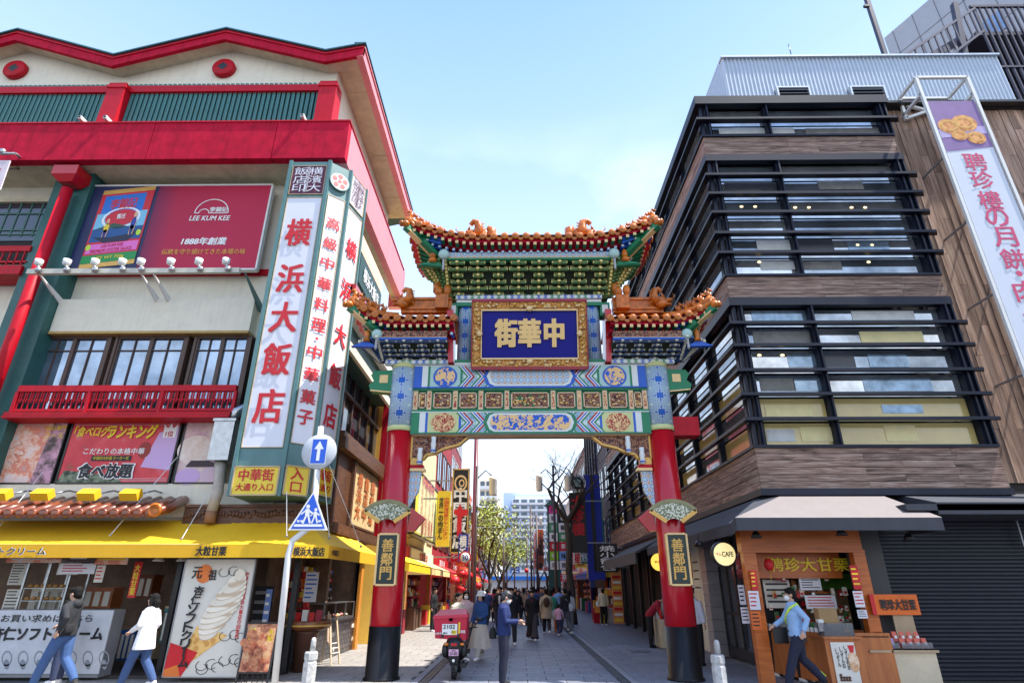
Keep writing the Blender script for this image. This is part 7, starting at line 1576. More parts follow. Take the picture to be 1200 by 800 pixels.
# wing roofs
for sx in (-1, 1):
 U = lambda u: u if sx < 0 else 2 * 623.3 - u
 Yw = 12.45; tip = atY(U(415), 358, Yw); inn = atY(U(532), 368, Yw); zf = zY(375, Yw, U(520));
 xl_, xr_ = (tip.x, inn.x) if sx < 0 else (inn.x, tip.x)
 rl = (tip.z - zf); side = 'l' if sx < 0 else 'r'
 ezw, eyw, xsW = roof(0, xl_ if sx < 0 else xl_, xr_, Yw, 14.2, zf, rl if sx < 0 else 0, rl if sx > 0 else 0, zf + .42, .5, .262, side, fly=.95, side=side)
 # ridge wall with dragon finials
 ya = 13.1; za_ = zY(363, ya, U(490)); zb_ = zY(353, ya, U(490)); xa_, xb_ = atY(U(472), 345, ya).x, atY(U(530), 345, ya).x
 b = MB(); b.box(xa_, xb_, ya - .06, ya + .1, za_ - .1, zb_); b.box(xa_, xb_, ya - .1, ya + .14, zb_, zb_ + .07); b.box(xa_, xb_, ya - .1, ya + .14, za_ - .02, za_ + .04); b.build('wing_ridge', ORT, GT_)
 dragon_finial(atY(U(474), 350, ya).x, ya - .15, za_ - .02, -1 * (1 if sx < 0 else -1), .72); b = MB(); x_ = atY(U(520), 340, ya).x
 b.box(x_ - .16, x_ + .16, ya - .25, ya + .1, za_ - .05, za_ + .32); b.ell((x_ - .1, ya - .2, za_ + .42), (.12, .1, .14), ORT, 8, 6); b.ell((x_ + .12, ya - .2, za_ + .45), (.10, .1, .16), ORT, 8, 6); b.tube([(x_ - .16, ya - .2, za_ + .4), (x_ - .18, ya - .2, za_ + .6), (x_ - .08, ya - .2, za_ + .66)], [.08, .07, .03], ORT, 8); b.build('ridge_end_block', ORT, GT_)
 zwt = zf - .40; xi_ = inn.x - sx * -.02; xo_ = atY(U(446), 400, 12.75).x
 a_, c_ = (xo_, GX - 1.98) if sx < 0 else (GX + 1.98, xo_)
 band_and_brackets(a_, c_, 6.80, zwt, GY, .68, BBK, BEW, 4, 5, .40, PBLU, (sx,))
 b = MB(); p = Vector((xo_ - -sx * .05, 12.55, zwt - .02)); b.lathe(p, [(.02, -.3), (.035, -.25), (.03, -.05), (.04, 0)], GREYM, 8); b.ell(p + ZU * .1, (.13, .1, .13), PAQ, 12, 8); b.build('lantern_boss', None or PAQ, GT_)
 b = MB(); p = Vector((xo_ + sx * .3, 12.6, zwt)); b.lathe(p, [(.09, -.08), (.05, .02), (.07, .1), (.02, .22)], ORT, 10); b.prism([(p.x - sx * .28, p.y, p.z - .22), (p.x + sx * .36, p.y, p.z - .2), (p.x, p.y, p.z - .06)], (0, .12, 0), PBLU); b.build('corner_figure', None or ORT, GT_)
# ------------------------------------------------------------------ the street beyond the gate
def fcol(c): return mat('facade %d %d %d' % c, lin(*[min(255, q * 1.12) for q in c]), .75, var=.08, streak=.2)
def shop(side, y0, y1, h, c, label, floors=3, aw=None, sh=(60, 45, 40), X=None, seed=0, name='shop_building', fit=None):
 """street-facing building: wall, windows per floor, open shop bay with goods, fascia sign and awning"""
 X = X if X is not None else (-4.9 if side < 0 else 5.4); s = side; d = 7
 t = thing(name, label, 'building', (X + s * d / 2, (y0 + y1) / 2, 0)); W = fcol(c)
 b = MB(); b.box(X, X + s * d, y0, y1, 3.2, h, W); b.box(X, X + s * d, y0, y0 + .2, 0, 3.2, W); b.box(X + s * 2, X + s * 2.2, y0, y1, 0, 3.2, DARK); b.box(X - s * .05, X + s * .3, y0, y1, h, h + .3, W); b.build('wall', None or W, t)
 fh_ = (h - 3.6) / max(1, floors); n = max(1, int((y1 - y0) / 2.2))
 for f in range(floors):
  for k in range(n):
   yy = y0 + (y1 - y0) * (k + .5) / n; zz = 3.9 + f * fh_; w_ = (y1 - y0) / n * .36
   q = MB(); q.box(X - s * .06, X, yy - w_ - .06, yy + w_ + .06, zz - .06, zz); q.box(X - s * .06, X, yy - w_ - .06, yy + w_ + .06, zz + fh_ * .55, zz + fh_ * .55 + .06)
   for e in (-w_ - .06, -.03, w_): q.box(X - s * .05, X, yy + e, yy + e + .06, zz, zz + fh_ * .55)
   o = q.build('window', (BROWN, WHITE, BLACK)[seed % 3], t); q = MB(); q.box(X - s * .02, X - s * .005, yy - w_, yy + w_, zz, zz + fh_ * .55); q.build('pane', GLB if s < 0 else GLS, o)
 q = MB(); q.box(X - s * .12, X, y0 + .1, y1 - .1, 2.75, 3.35, mat('fascia %d' % sh[0], lin(*sh), .5, var=.05)); q.build('fascia_sign', None or BLACK, t)
 random.seed(seed + 50); l = MB(); lettering(l, random.choice(('中華料理', '点心専門店', '甘栗天津', '北京飯店', '萬珍閣')), (X - s * .12, (y0 + y1) / 2, 3.05), YF * (1 if s < 0 else -1) * 1, ZU, min(2.6, (y1 - y0) * .7), .38, INKW if sum(sh) < 400 else INKR, .03, dy=.02); l.build('lettering', INKW, t)
 if aw:
  am = mat('awning %d %d' % aw[:2], lin(*aw), .7, var=.05, streak=.08); q = MB(); q.prism([(X, y0 + .15, 2.95), (X - s * 1.1, y0 + .15, 2.5), (X - s * 1.1, y0 + .15, 2.46), (X, y0 + .15, 2.9)], (0, y1 - y0 - .3, 0)); q.box(X - s * 1.1, X - s * 1.08, y0 + .15, y1 - .15, 2.22, 2.5); q.prism([(X, y0 + .14, 2.92), (X - s * 1.1, y0 + .14, 2.48), (X - s * 1.1, y0 + .14, 2.22), (X, y0 + .14, 2.22)], (0, .02, 0)); q.build('awning', am, t)
 for y in (y0 + .05, y1 - .25): q = MB(); q.box(X - s * .02, X + s * .18, y, y + .2, 0, 2.75); q.build('post', W if seed % 2 else WOODO, t)
 goods_wall(t, X + s * .5, y0 + .3, y1 - .3, .3, 2.3, 4, .34, -s, seed, .35)
 random.seed(seed + 9)
 q = MB(); yy = y0 + .4
 while yy < y1 - .8: c2 = random.choice(cols); q.box(X + s * .1, X - s * random.uniform(.15, .4), yy, yy + .5, 0, random.uniform(.5, .95), PC('goods c%d' % cols.index(c2), *c2)); yy += random.uniform(.7, 1.3)
 q.build('street_stand', None or RED, t); return t
shop(-1, 21.2, 27.0, 8.5, (225, 180, 80), 'yellow-orange shop with a yellow awning just past the restaurant', 1, (250, 205, 30), (200, 30, 40), seed=1)
shop(-1, 27.1, 34.5, 9.0, (210, 190, 150), 'cream shop house behind the big yellow menu sign', 1, (245, 215, 150), (235, 225, 200), seed=2)
shop(-1, 34.6, 42, 11, (140, 30, 40), 'maroon restaurant facade behind the tall black and gold sign', 2, (200, 40, 40), (180, 20, 30), seed=3)
shop(-1, 42.1, 50, 14.2, (120, 45, 55), 'dark red narrow building rising beside the green street trees', 4, (180, 40, 40), (150, 20, 20), seed=4)
shop(-1, 50.1, 62, 10, (200, 120, 100), 'terracotta shop row further down on the left', 3, (235, 160, 40), (220, 60, 40), seed=5)
shop(-1, 62.1, 80, 8, (190, 180, 165), 'grey-beige shop row far down on the left', 2, (210, 60, 50), (200, 200, 190), seed=6)
shop(-1, 80.1, 105, 9.5, (150, 150, 155), 'last grey building at the far left end of the street', 2, None, (60, 90, 170), seed=7)
shop(1, 34.2, 39.5, 12.8, (60, 55, 60), 'charcoal slab building past the timber building', 3, (220, 180, 50), (150, 60, 30), seed=8)
shop(1, 39.6, 47, 13.6, (25, 35, 120), 'deep blue fronted building behind the black vertical sign', 3, (60, 90, 170), (30, 60, 150), seed=9)
shop(1, 47.1, 58, 12, (120, 95, 85), 'brown building behind the coloured tenant sign', 3, (160, 60, 60), (235, 235, 230), seed=10)
shop(1, 58.1, 75, 10, (165, 150, 140), 'pale brown shop row far down on the right', 2, (200, 60, 60), (230, 190, 60), seed=11)
shop(1, 75.1, 105, 9, (175, 175, 180), 'grey shop row at the far right end of the street', 2, None, (120, 140, 200), seed=12)
# cladding stripes of the blue building
b = MB()
for k in range(5): b.box(5.25, 5.4, 39.8 + k * 1.45, 39.9 + k * 1.45, 3.3, 13.4, BLACK)
tag(b.build('black_fins', BLACK), 'black vertical fins on the deep blue building', 'fins')
# far blocks
def tower(x0, x1, y, d, h, c, label, nf, nb, bal=True):
 t = thing('apartment_tower', label, 'building', ((x0 + x1) / 2, y, 0)); W = fcol(c); b = MB(); b.box(x0, x1, y, y + d, 0, h); b.box(x0 + 1, x1 - 1, y + 1, y + d - 1, h, h + 1.5); b.build('wall', W, t)
 bw = (x1 - x0) / nb; fh_ = h / nf; me = MB(); me.box(-bw * .36, bw * .36, -.05, .02, fh_ * .3, fh_ * .85); me = me.build('window', GLS, mesh_only=True); ms = MB(); ms.box(x0, x1, -1.0, 0, 0, .15); ms.box(x0, x1, -1.0, -.95, .15, fh_ * .33); ms = ms.build('balcony', mat('pale balcony', (.62, .63, .66), .6, var=.05), mesh_only=True)
 for f in range(nf):
  if f * fh_ < 4: continue
  for k in range(nb): put('window', me, t, loc=(x0 + bw * (k + .5), y, f * fh_))
  if bal: put('balcony', ms, t, loc=(0, y, f * fh_))
tx0, tx1 = atY(600, 600, 190).x, atY(648, 600, 190).x
tower(tx0, tx1, 190, 20, zY(584, 190), (190, 200, 220), 'tall pale blue-white apartment tower at the end of the street', 14, 5)
t = MB(); t.box(atY(590, 600, 196).x, tx0 + 3, 193, 212, 0, zY(577, 193)); tag(t.build('tower_block', fcol((175, 190, 215))), 'plain pale blue side block of the apartment tower', 'building')
tower(atY(562, 570, 150).x, atY(583, 570, 150).x, 150, 15, zY(562, 150), (215, 205, 185), 'beige apartment block above the green tree', 11, 3)
tower(atY(650, 600, 140).x, atY(700, 600, 140).x, 140, 20, zY(590, 140), (205, 200, 200), 'pinkish grey block behind the bare tree on the right', 10, 5, False)
tower(-40, atY(556, 600, 130).x, 130, 20, 12, (200, 195, 185), 'low grey block far behind the left shops', 4, 5, False)
b = MB(); b.box(-14, 14, 108, 108.6, 0, 3.2); b.box(-14, 14, 107.5, 108, 2.9, 3.5, PC('print blue', 20, 110, 200)); tag(b.build('far_shop_front', fcol((190, 190, 190))), 'low blue-banded shop front closing the far end of the street', 'building')
# ---------------- signs over the street
def vsign(name, label, u0, v0, u1, v1, Y, bg, txt, ink, depth=.25, fr=None, cat='sign', bold=.04, hpad=.9, cols_=1, post=None):
 um, vm = (u0 + u1) / 2, (v0 + v1) / 2; x0, x1 = atY(u0, vm, Y).x, atY(u1, vm, Y).x; z0, z1 = zY(v1, Y, um), zY(v0, Y, um); t = thing(name, label, cat, ((x0 + x1) / 2, Y, z0))
 b = MB(); b.box(x0, x1, Y, Y + depth, z0, z1); b.build('panel', bg, t)
 if fr:
  w_ = (x1 - x0) * .07
  for q in ((x0, x0 + w_, z0, z1), (x1 - w_, x1, z0, z1), (x0, x1, z0, z0 + w_), (x0, x1, z1 - w_, z1)): b = MB(); b.box(q[0], q[1], Y - .03, Y, q[2], q[3]); b.build('frame', fr, t)
 l = MB(); W = x1 - x0; Hh = z1 - z0
 for i, s_ in enumerate(txt if isinstance(txt, (list, tuple)) else [txt]):
  n_ = len(txt) if isinstance(txt, (list, tuple)) else 1
  lettering(l, s_, (x1 - W * (.08 + .84 * (i + .5) / n_), Y - .01, (z0 + z1) / 2), XR, ZU, W * .72 / n_, Hh * hpad, (ink[i] if isinstance(ink, (list, tuple)) else ink), bold, vertical=True, dy=.03)
 l.build('lettering', INKK, t); b = MB(); sg = -1 if x0 < 0 else 1; wx = x0 if sg < 0 else x1
 for z in (z0 + Hh * .15, z1 - Hh * .15): b.box(wx, wx + sg * 1.2, Y + .08, Y + .14, z, z + .06)
 b.build('wall_bracket', GREYM, t); return t, x0, x1, z0, z1
vsign('yellow_vertical_sign', 'yellow vertical sign about dumplings, with a black foot, beside the big menu sign', 512, 575, 527, 640, 26.5, YELS, ['中国料理世界チャンピオン', '世界一の肉まん'], [INKR, INKK], hpad=.76)
S1 = vsign('black_gold_sign', 'tall black and gold framed sign with big white characters', 529, 549, 549, 648, 30.5, mat('black sign face', (.012, .012, .012), .35), '　中国飯店', INKW, .4, GOLD, bold=.05, hpad=.9)
l = MB(); cx_ = (S1[1] + S1[2]) / 2; disc(l, (cx_, 30.44, S1[4] - .75), XR, ZU, .34, .42, GOLDL, 18, inner=.75); disc(l, (cx_ + .05, 30.44, S1[4] - .75), XR, ZU, .15, .2, GOLDL, 12, inner=.6); poly(l, (cx_, 30.43, (S1[3] + S1[4]) / 2), XR, ZU, [(-.12, -1.3), (.12, -1.3), (.12, -.35), (.42, -.25), (.42, .0), (.12, .05), (0, .3), (-.12, .05), (-.3, .0), (-.3, -.2), (-.12, -.3)], INKR); l.build('emblem', GOLDL, S1[0])
vsign('blue_white_sign', 'blue and white sign overlapping the foot of the black and gold sign', 537, 625, 548, 658, 29.8, PC('print blue2', 30, 50, 150), '横浜', INKW, .15)
vsign('black_dragon_sign', 'black vertical sign with three big red characters on the right side of the street', 668, 577, 687, 647, 33.0, mat('black sign face', (.012, .012, .012)), '大珍樓　', INKR, .3, BLACK, bold=.06)
p = atY(676, 566, 32.9); t = thing('round_emblem_sign', 'round dark emblem with a white ring above the black vertical sign', 'sign', p); b = MB(); b.lathe(p, [(.5, -.08), (.5, .08)], BLACK, 28, axis='Y'); b.build('disc', BLACK, t); b = MB(); disc(b, p, XR, ZU, .49, .49, INKW, 28, dy=.09, inner=.9); disc(b, p, XR, ZU, .40, .40, INKW, 28, dy=.09, inner=.92); lettering(b, '龍', p, XR, ZU, .42, .42, PAQ, .03, dy=.1); b.build('emblem', INKW, t)
# tenant sign: two columns of coloured panels
TN = thing('tenant_sign', 'pillar of stacked coloured tenant panels under a green cap, right side', 'sign', (atY(655, 620, 40).x, 40, 2))
pal = [(235, 60, 160), (240, 240, 240), (90, 160, 110), (240, 240, 240), (200, 30, 50), (150, 215, 40), (240, 240, 240), (235, 240, 245), (20, 20, 25), (240, 240, 240), (60, 150, 90), (200, 30, 60), (120, 170, 230), (230, 230, 235)]
for j in range(2):
 x0, x1 = atY(644 + j * 11, 630, 40).x, atY(653.5 + j * 11, 630, 40).x
 for k in range(7):
  z0, z1 = zY(667 - k * 11, 40, 655), zY(656.7 - k * 11, 40, 655); b = MB(); b.box(x0, x1, 40, 40.2, z0, z1, PC('tenant %d' % ((j * 7 + k)), *pal[(j * 7 + (6 - k)) % 14]));
  mk = INKW if sum(pal[(j * 7 + (6 - k)) % 14]) < 450 else INKK; lettering(b, '珍味茶華龍福点'[k], ((x0 + x1) / 2, 39.98, (z0 + z1) / 2), XR, ZU, .28, .3, mk, .03, dy=.02); b.build('tenant_panel', None or INKW, TN)
b = MB(); b.box(atY(643, 600, 40).x - .1, atY(655, 600, 40).x, 40.1, 40.3, 0, zY(590, 40, 650)); b.prism([(atY(638, 592, 40).x, 39.9, zY(592, 40, 650)), (atY(656, 592, 40).x, 39.9, zY(592, 40, 650)), (atY(650, 585, 40).x, 39.9, zY(586, 40, 650)), (atY(644, 585, 40).x, 39.9, zY(586, 40, 650))], (0, .6, 0)); b.build('green_post', mat('dark green post', (.02, .09, .08), .5), TN)
vsign('orange_red_sign', 'narrow orange-red vertical sign left of the tenant panels', 630, 620, 637, 668, 48, mat('orange red face', (.65, .12, .04), .5), '上海豫園小籠', INKK, .2)
vsign('white_pink_sign', 'white vertical sign with red marks, far right row', 625, 622, 630, 668, 56, SIGNW, '点心食堂', INKR, .2)
for k, (u0, v0, u1, v1, Y, c, tx, lab) in enumerate(((672, 647, 681, 660, 36, (235, 235, 235), '星', 'small white sign with a gold star below the black vertical sign'), (636, 663, 644, 669, 44, (240, 240, 240), 'め', 'small white box sign left of the tenant panels'), (657, 672, 666, 680, 40, (225, 30, 70), '茶', 'crimson square sign under the tenant panels'), (700, 637, 724, 670, 30, (25, 25, 25), '焼小籠包', 'dark brown hanging menu board under the charcoal awning'), (688, 662, 699, 677, 34.8, (225, 190, 90), '福', 'yellow lit food picture under the small yellow awning'), (552, 600, 557, 646, 34, (150, 40, 30), '大', 'dark red vertical strip beside the black and gold sign'), (560, 640, 566, 668, 44, (200, 50, 50), '福', 'red shop banner behind the speed limit sign'), (598, 664, 609, 671, 100, (30, 80, 160), 'よ', 'blue banner low at the end of the street'))):
 vsign('small_sign', lab, u0, v0, u1, v1, Y, PC('small %d' % k, *c), tx, INKW if sum(c) < 400 else INKR, .12)
b = MB()
ya_, yb_2 = atX(484, 620, -4.3).y, atX(511, 620, -4.3).y; zl_, zh_ = atX(509, 637, -4.3).z, atX(511, 574, -4.3).z
BL = board('big_menu_sign', 'big yellow menu sign with faint pink lettering over the left shops', (-4.3, ya_, zl_), (-4.3, yb_2, zl_), (-4.3, yb_2, zh_), (-4.3, ya_, zh_), .2, mat('bright yellow board', (.85, .75, .08), .5, var=.04), BLACK, .08)
l = MB(); poly(l, pt(BL, .12, .04), BL[1], ZU, [(0, 0), (BL[4] * .76, 0), (BL[4] * .76, BL[5] * .9), (0, BL[5] * .9)], mat('pale yellow board', (.80, .78, .45), .5), dy=.0)
for k in range(4): lettering(l, '絶品肉まん天心'[k:k + 5], pt(BL, .25 + k * .17, .6), BL[1], ZU, .35, 2.2, mat('salmon lettering', (.75, .35, .25), .5), .02, vertical=True, dy=.03)
lettering(l, '中国料理世界', pt(BL, .5, .9), BL[1], ZU, 3.4, .4, PK, .03, dy=.03)
for k in range(5): lettering(l, '小籠包　餃子　炒飯　麺', pt(BL, .5, .08 + k * .06), BL[1], ZU, 3.4, .16, INKR, .02, dy=.03)
l.build('lettering', PK, BL[0])
# speed limit sign and lamp posts
DKP = mat('dark bronze post', (.05, .03, .03), .4, metal=.3)
def pole(x, y, h, m=DKP, r=.07, nm='post', parent=None): b = MB(); b.lathe((x, y, 0), [(r * 1.8, 0), (r * 1.8, .25), (r * 1.1, .35), (r, 1.0), (r * .8, h)], m, 12); return b.build(nm, m, parent)
p = atY(545, 653, 29.0); t = thing('speed_limit_sign', 'round white 30 speed limit sign with red ring on a dark post', 'traffic sign', (p.x + .1, 29, 0)); pole(p.x + .22, 29.12, p.z + .5, parent=t)
b = MB(); b.lathe(p, [(.30, -.02), (.30, .02)], WHITE, 24, axis='Y'); disc(b, p, XR, ZU, .30, .30, INKR, 24, dy=.024, inner=.76); lettering(b, '30', p, XR, ZU, .28, .24, PC('sign blue', 20, 60, 150), .04, dy=.026); b.build('disc', WHITE, t)
def lamp(u, vb, vt, Y, lab, two=False):
 x = atY(u, 690, Y).x; zt_ = zY(vt, Y, u); t = thing('street_lamp', lab, 'street lamp', (x, Y, 0), 'lamps along the street'); pole(x, Y, zt_, parent=t)
 for s_ in ((-1, 1) if two else (1,)):
  b = MB(); b.tube([(x, Y, zt_ - .6), (x + s_ * .4, Y, zt_ - .2), (x + s_ * .75, Y, zt_ - .5)], .03, DKP, 6); b.build('arm', DKP, t)
  b = MB(); b.lathe((x + s_ * .75, Y, zt_ - 1.35), [(.14, 0), (.17, .05), (.17, .7), (.2, .75), (.05, .9)], mat('frosted lamp', (.85, .82, .74), .4, var=0), 12); b.build('lantern', None or WHITE, t)
MRP = mat('maroon post', (.14, .02, .03), .4)
lamp(556, 0, 546, 27.5, 'street lamp with a tall frosted lantern beside the black and gold sign'); lamp(652, 0, 545, 31, 'street lamp with twin lanterns behind the bare tree', True); lamp(594, 0, 610, 60, 'slim street lamp halfway down on the left'); lamp(626, 0, 600, 62, 'slim street lamp halfway down on the right')
for k, (u, Y, h) in enumerate(((618, 70, 7.5), (623, 55, 8.6), (630, 48, 7), (603, 75, 7), (590, 50, 6))): tag(pole(atY(u, 690, Y).x, Y, h, r=.09, nm='banner_pole'), 'dark pole %s' % ('far down the street, furthest right of centre', 'far down beside the white sign', 'beside the orange-red sign', 'far down the street, left of centre', 'behind the green street trees')[k], 'pole', 'dark poles down the street')
# strings of red lanterns
for k, (u, v, Y) in enumerate(((541, 672, 30), (549, 674, 30), (556, 668, 33), (560, 686, 36), (533, 680, 27), (541, 690, 30), (617, 668, 60), (548, 660, 33))):
 p = atY(u, v, Y); b = MB(); b.ell(p, (.22, .22, .19), None, 12, 8); b.lathe(p, [(.08, -.22), (.1, -.18)], GOLD, 8); b.lathe(p, [(.1, .17), (.08, .22)], GOLD, 8); tag(b.build('paper_lantern', INKR), 'red paper lantern ' + ('above the scooter box, left one of a pair', 'right of the speed sign foot', 'highest, left of the green tree trunk', 'low by the maroon doorway', 'nearest the yellow awning', 'above the scooter, lowest', 'far away left of the closing shop front', 'under the red shop banner')[k], 'lantern', 'red paper lanterns')
b = MB()
for k, (u, c) in enumerate(((536, 0), (543, 0), (550, 6))): b.box(atY(u - 2, 690, 34.4).x, atY(u + 2.5, 690, 34.4).x, 34.3, 34.5, .8, 2.6, PC('goods c%d' % c, *cols[c]))
tag(b.build('red_curtains', None or RED), 'red cloth strips at the maroon restaurant entrance', 'curtain')
# souvenir shop on the right: dense colourful racks standing out on the pavement
SV = thing('souvenir_stall', 'crowded souvenir stall of postcards and toys on the right pavement', 'stall', (4.6, 31, 0))
random.seed(77)
for k in range(26):
 x0 = random.uniform(3.9, 5.1); z0 = random.choice((.1, .5, .9, 1.3, 1.7)); y0 = random.uniform(33, 35); c = random.choice(cols + [(250, 240, 230), (120, 190, 230), (240, 150, 60)]); b = MB(); b.box(x0, x0 + random.uniform(.25, .5), y0, y0 + .06, z0, z0 + random.uniform(.25, .4)); b.build('picture_card', PC('card %d %d' % c[:2], *c), SV)
for k in range(4): b = MB(); b.box(3.9 + k * .4, 4.2 + k * .4, 33.2 + .2 * k, 33.6 + .2 * k, 0, .7 + .2 * (k % 2)); b.build('bin', (RED, YELS, PAPER, GREYM)[k], SV)
b = MB(); b.box(4.6, 5.1, 31.0, 31.1, .1, 2.5, mat('orange menu board', (.75, .30, .10), .5));
for k in range(9): b.box(4.65, 5.05, 30.98, 31.0, .2 + k * .24, .32 + k * .24, (YELS, INKW, INKR)[k % 3])
b.build('menu_tower', None or RED, SV)
SA = MB(); SA.prism([(5.4, 34.2, 3.3), (3.9, 34.2, 2.75), (3.9, 34.2, 2.55), (5.4, 34.2, 2.55)], (0, .03, 0), YEL); SA.prism([(5.4, 34.2, 3.3), (3.9, 34.2, 2.75), (3.9, 34.2, 2.7), (5.4, 34.2, 3.25)], (0, 2.4, 0), YEL); tag(SA.build('small_yellow_awning', YEL), 'small yellow and black awning over the souvenir stall', 'awning')
# ---------------- trees
BARK = ramp_mat('tree bark', [(.35, (.03, .022, .018)), (.65, (.085, .065, .05))], sc=(4, 4, 1), scale=5, bump=.5, rough=.9)
LEAF = ramp_mat('spring leaves', [(.3, (.20, .27, .03)), (.7, (.46, .48, .10))], scale=2, rough=.7, rnd=0)
def tree(x, y, h, lab, leaves=0, spread=2.2, seed=1, r=.16, first=.35, lean=0, up=.75, depth=5, grp=None, name='street_tree', lsz=.11):
 rn = random.Random(seed); t = thing(name, lab, 'tree', (x, y, 0), grp); b = MB(); tips = []
 def grow(p, d, L_, rr, k, mb):
  pts = [p]; rs = [rr]; q = p.copy(); dd = d.copy()
  for i in range(4):
   dd = (dd + Vector((rn.uniform(-.18, .18), rn.uniform(-.18, .18), .06))).normalized(); q = q + dd * L_ / 4; pts.append(q.copy()); rs.append(rr * (1 - .1 * (i + 1)))
  mb.tube(pts, rs, BARK, 8 if k < 2 else 5 if k < 4 else 4, cap=False)
  if k >= depth - 2: tips.extend(pts[1:])
  if k < depth:
   for j in range(3 if k < (5 if not leaves else 3) else 2):
    a = rn.uniform(0, 6.28); s_ = rn.uniform(.45, .95) * spread / 2.2; nd = (dd * up + Vector((math.cos(a), math.sin(a), rn.uniform(0, .5))) * s_).normalized(); grow(pts[rn.choice((2, 3, 4))] if j else q, nd, L_ * rn.uniform(.62, .82), rs[-1] * rn.uniform(.55, .75), k + 1, mb)
 tr = MB(); base = Vector((x, y, 0)); top_ = Vector((x + lean, y, h * first)); n_ = 6; pts = [base.lerp(top_, i / n_) + Vector((.05 * math.sin(i * 2 + seed), 0, 0)) * (i > 0) for i in range(n_ + 1)]
 tr.tube(pts, [r * (1.35 if i == 0 else 1 - .045 * i) for i in range(n_ + 1)], BARK, 12); tr.build('trunk', BARK, t)
 br = MB()
 for j in range(4): a = j * 1.57 + rn.random(); grow(top_, Vector((math.cos(a) * .6 * spread / 2.2, math.sin(a) * .6 * spread / 2.2, .9)).normalized(), (h * (1 - first)) * .42, r * .6, 1, br)
 br.build('branches', BARK, t)['kind'] = 'stuff'
 if leaves:
  lf = MB(); vs = []; fs = []
  for i in range(leaves):
   c = rn.choice(tips) + Vector((rn.gauss(0, .28), rn.gauss(0, .28), rn.gauss(0, .22))); a = Vector((rn.uniform(-1, 1), rn.uniform(-1, 1), rn.uniform(-1, 1))).normalized() * lsz; e = a.cross(Vector((rn.uniform(-1, 1), rn.uniform(-1, 1), rn.uniform(-1, 1)))).normalized() * lsz * .6
   k = len(vs); vs += [c - a, c + e, c + a, c - e]; fs.append((k, k + 1, k + 2, k + 3))
  lf.add(vs, fs, LEAF); o = lf.build('crown', LEAF, t); o['kind'] = 'stuff'
 return t
p = atZ(671, 731); tree(p.x, p.y, 9.8, 'big bare dark-trunked tree on the right edge of the street', 0, 2.9, 11, .21, .50, -.08, up=.55, depth=7, name='bare_tree')
tree(atY(572, 700, 43).x, 43, 7.0, 'street tree in fresh green leaf, nearest on the left', 1500, 2.0, 4, .16, .32, .1, grp=None)
tree(atY(582, 700, 52).x, 52, 6.6, 'second green street tree on the left, thinner crown', 1200, 2.3, 6, .15, .3, .2); tree(atY(592, 700, 72).x, 72, 6.6, 'far green street tree on the left', 1500, 2.2, 8, .14, .3, lsz=.16)
tree(atY(632, 700, 66).x, 66, 6.4, 'thin bare tree far down on the right', 150, 2.2, 9, .13, .35); tree(atY(642, 700, 52).x, 52, 6.8, 'bare tree before the tenant sign, right side', 100, 2.2, 13, .14, .35)
tree(atY(566, 700, 60).x, 60, 6.2, 'leafy tree behind the nearest green one', 1200, 2.2, 15, .14, .35)
# ---------------- street furniture in the foreground
def bollard(u, v, lab):
 p = atZ(u, v) ; t = thing('bollard', lab, 'bollard', p, 'white bollards'); x, y = p.x, p.y; x = x; m = mat('worn white stone', (.55, .55, .54), .6, var=.3, scale=14, stain=.5)
 b = MB(); b.lathe((x, y, 0), [(.15, 0), (.15, .52), (.135, .54), (.135, .57), (.15, .59), (.15, .72), (.13, .75)], m, 8, smooth=False); b.build('shaft', m, t)
 b = MB(); b.lathe((x + .02, y, .75), [(.065, 0), (.06, .22), (.045, .28), (.0, .30)], m, 10); b.build('cap', m, t); t.scale = (.84, .84, .80)
bollard(360, 806, 'worn white octagonal bollard by the sign pole, left'); bollard(846, 812, 'worn white octagonal bollard in front of the cafe doors, right')
# bent white pole with the crossing sign and the one-way sign
Yp = 12.4; SP = thing('crossing_sign_pole', 'bent white pole carrying the blue pedestrian crossing triangle', 'traffic sign', (atY(323, 790, Yp).x, Yp, 0))
b = MB(); b.tube([(atY(322, 800, Yp).x, Yp, 0), atY(338, 650, Yp), atY(343, 633, Yp), atY(362, 618, Yp), atY(368, 600, Yp), atY(376, 500, Yp)], .062, WHITE, 12); b.build('pole', WHITE, SP)
BLS = mat('traffic sign blue', (.01, .10, .62), .35, var=0); tc_ = atY(363, 602, Yp - .08); tr_ = .41
b = MB(); b.prism([tc_ + Vector((-tr_ , 0, -.32)), tc_ + Vector((tr_, 0, -.32)), tc_ + Vector((0.02, 0, .47))], (0, .02, 0), INKW); b.build('triangle_back', WHITE, SP)
b = MB(); poly(b, tc_, XR, ZU, [(-tr_ + .06, -.29), (tr_ - .06, -.29), (.02, .41)], BLS, dy=.004); poly(b, tc_, XR, ZU, [(-.3, -.25), (.3, -.25), (.28, -.2), (-.28, -.2)], INKW, dy=.008)
for (px_2, s_) in ((-.05, 1.0), (.12, .8)):
 o = tc_ + Vector((px_2, 0, -.02 - (1 - s_) * .15)); disc(b, o + ZU * .17 * s_, XR, ZU, .04 * s_, .045 * s_, INKW, 10, dy=.01); poly(b, o, XR, ZU, [(-.05 * s_, .12 * s_), (.04 * s_, .12 * s_), (.05 * s_, -.02 * s_), (-.04 * s_, -.02 * s_)], INKW, dy=.01)
 for q in ([(-.04, -.02), (.0, -.02), (-.05, -.17), (-.09, -.17)], [(.01, -.02), (.05, -.02), (.10, -.15), (.06, -.17)], [(-.05, .10), (-.04, .07), (-.12, 0), (-.13, .03)], [(.04, .10), (.04, .06), (.11, .01), (.12, .05)]): poly(b, o, XR, ZU, [(a * s_, c * s_) for a, c in q], INKW, dy=.01)
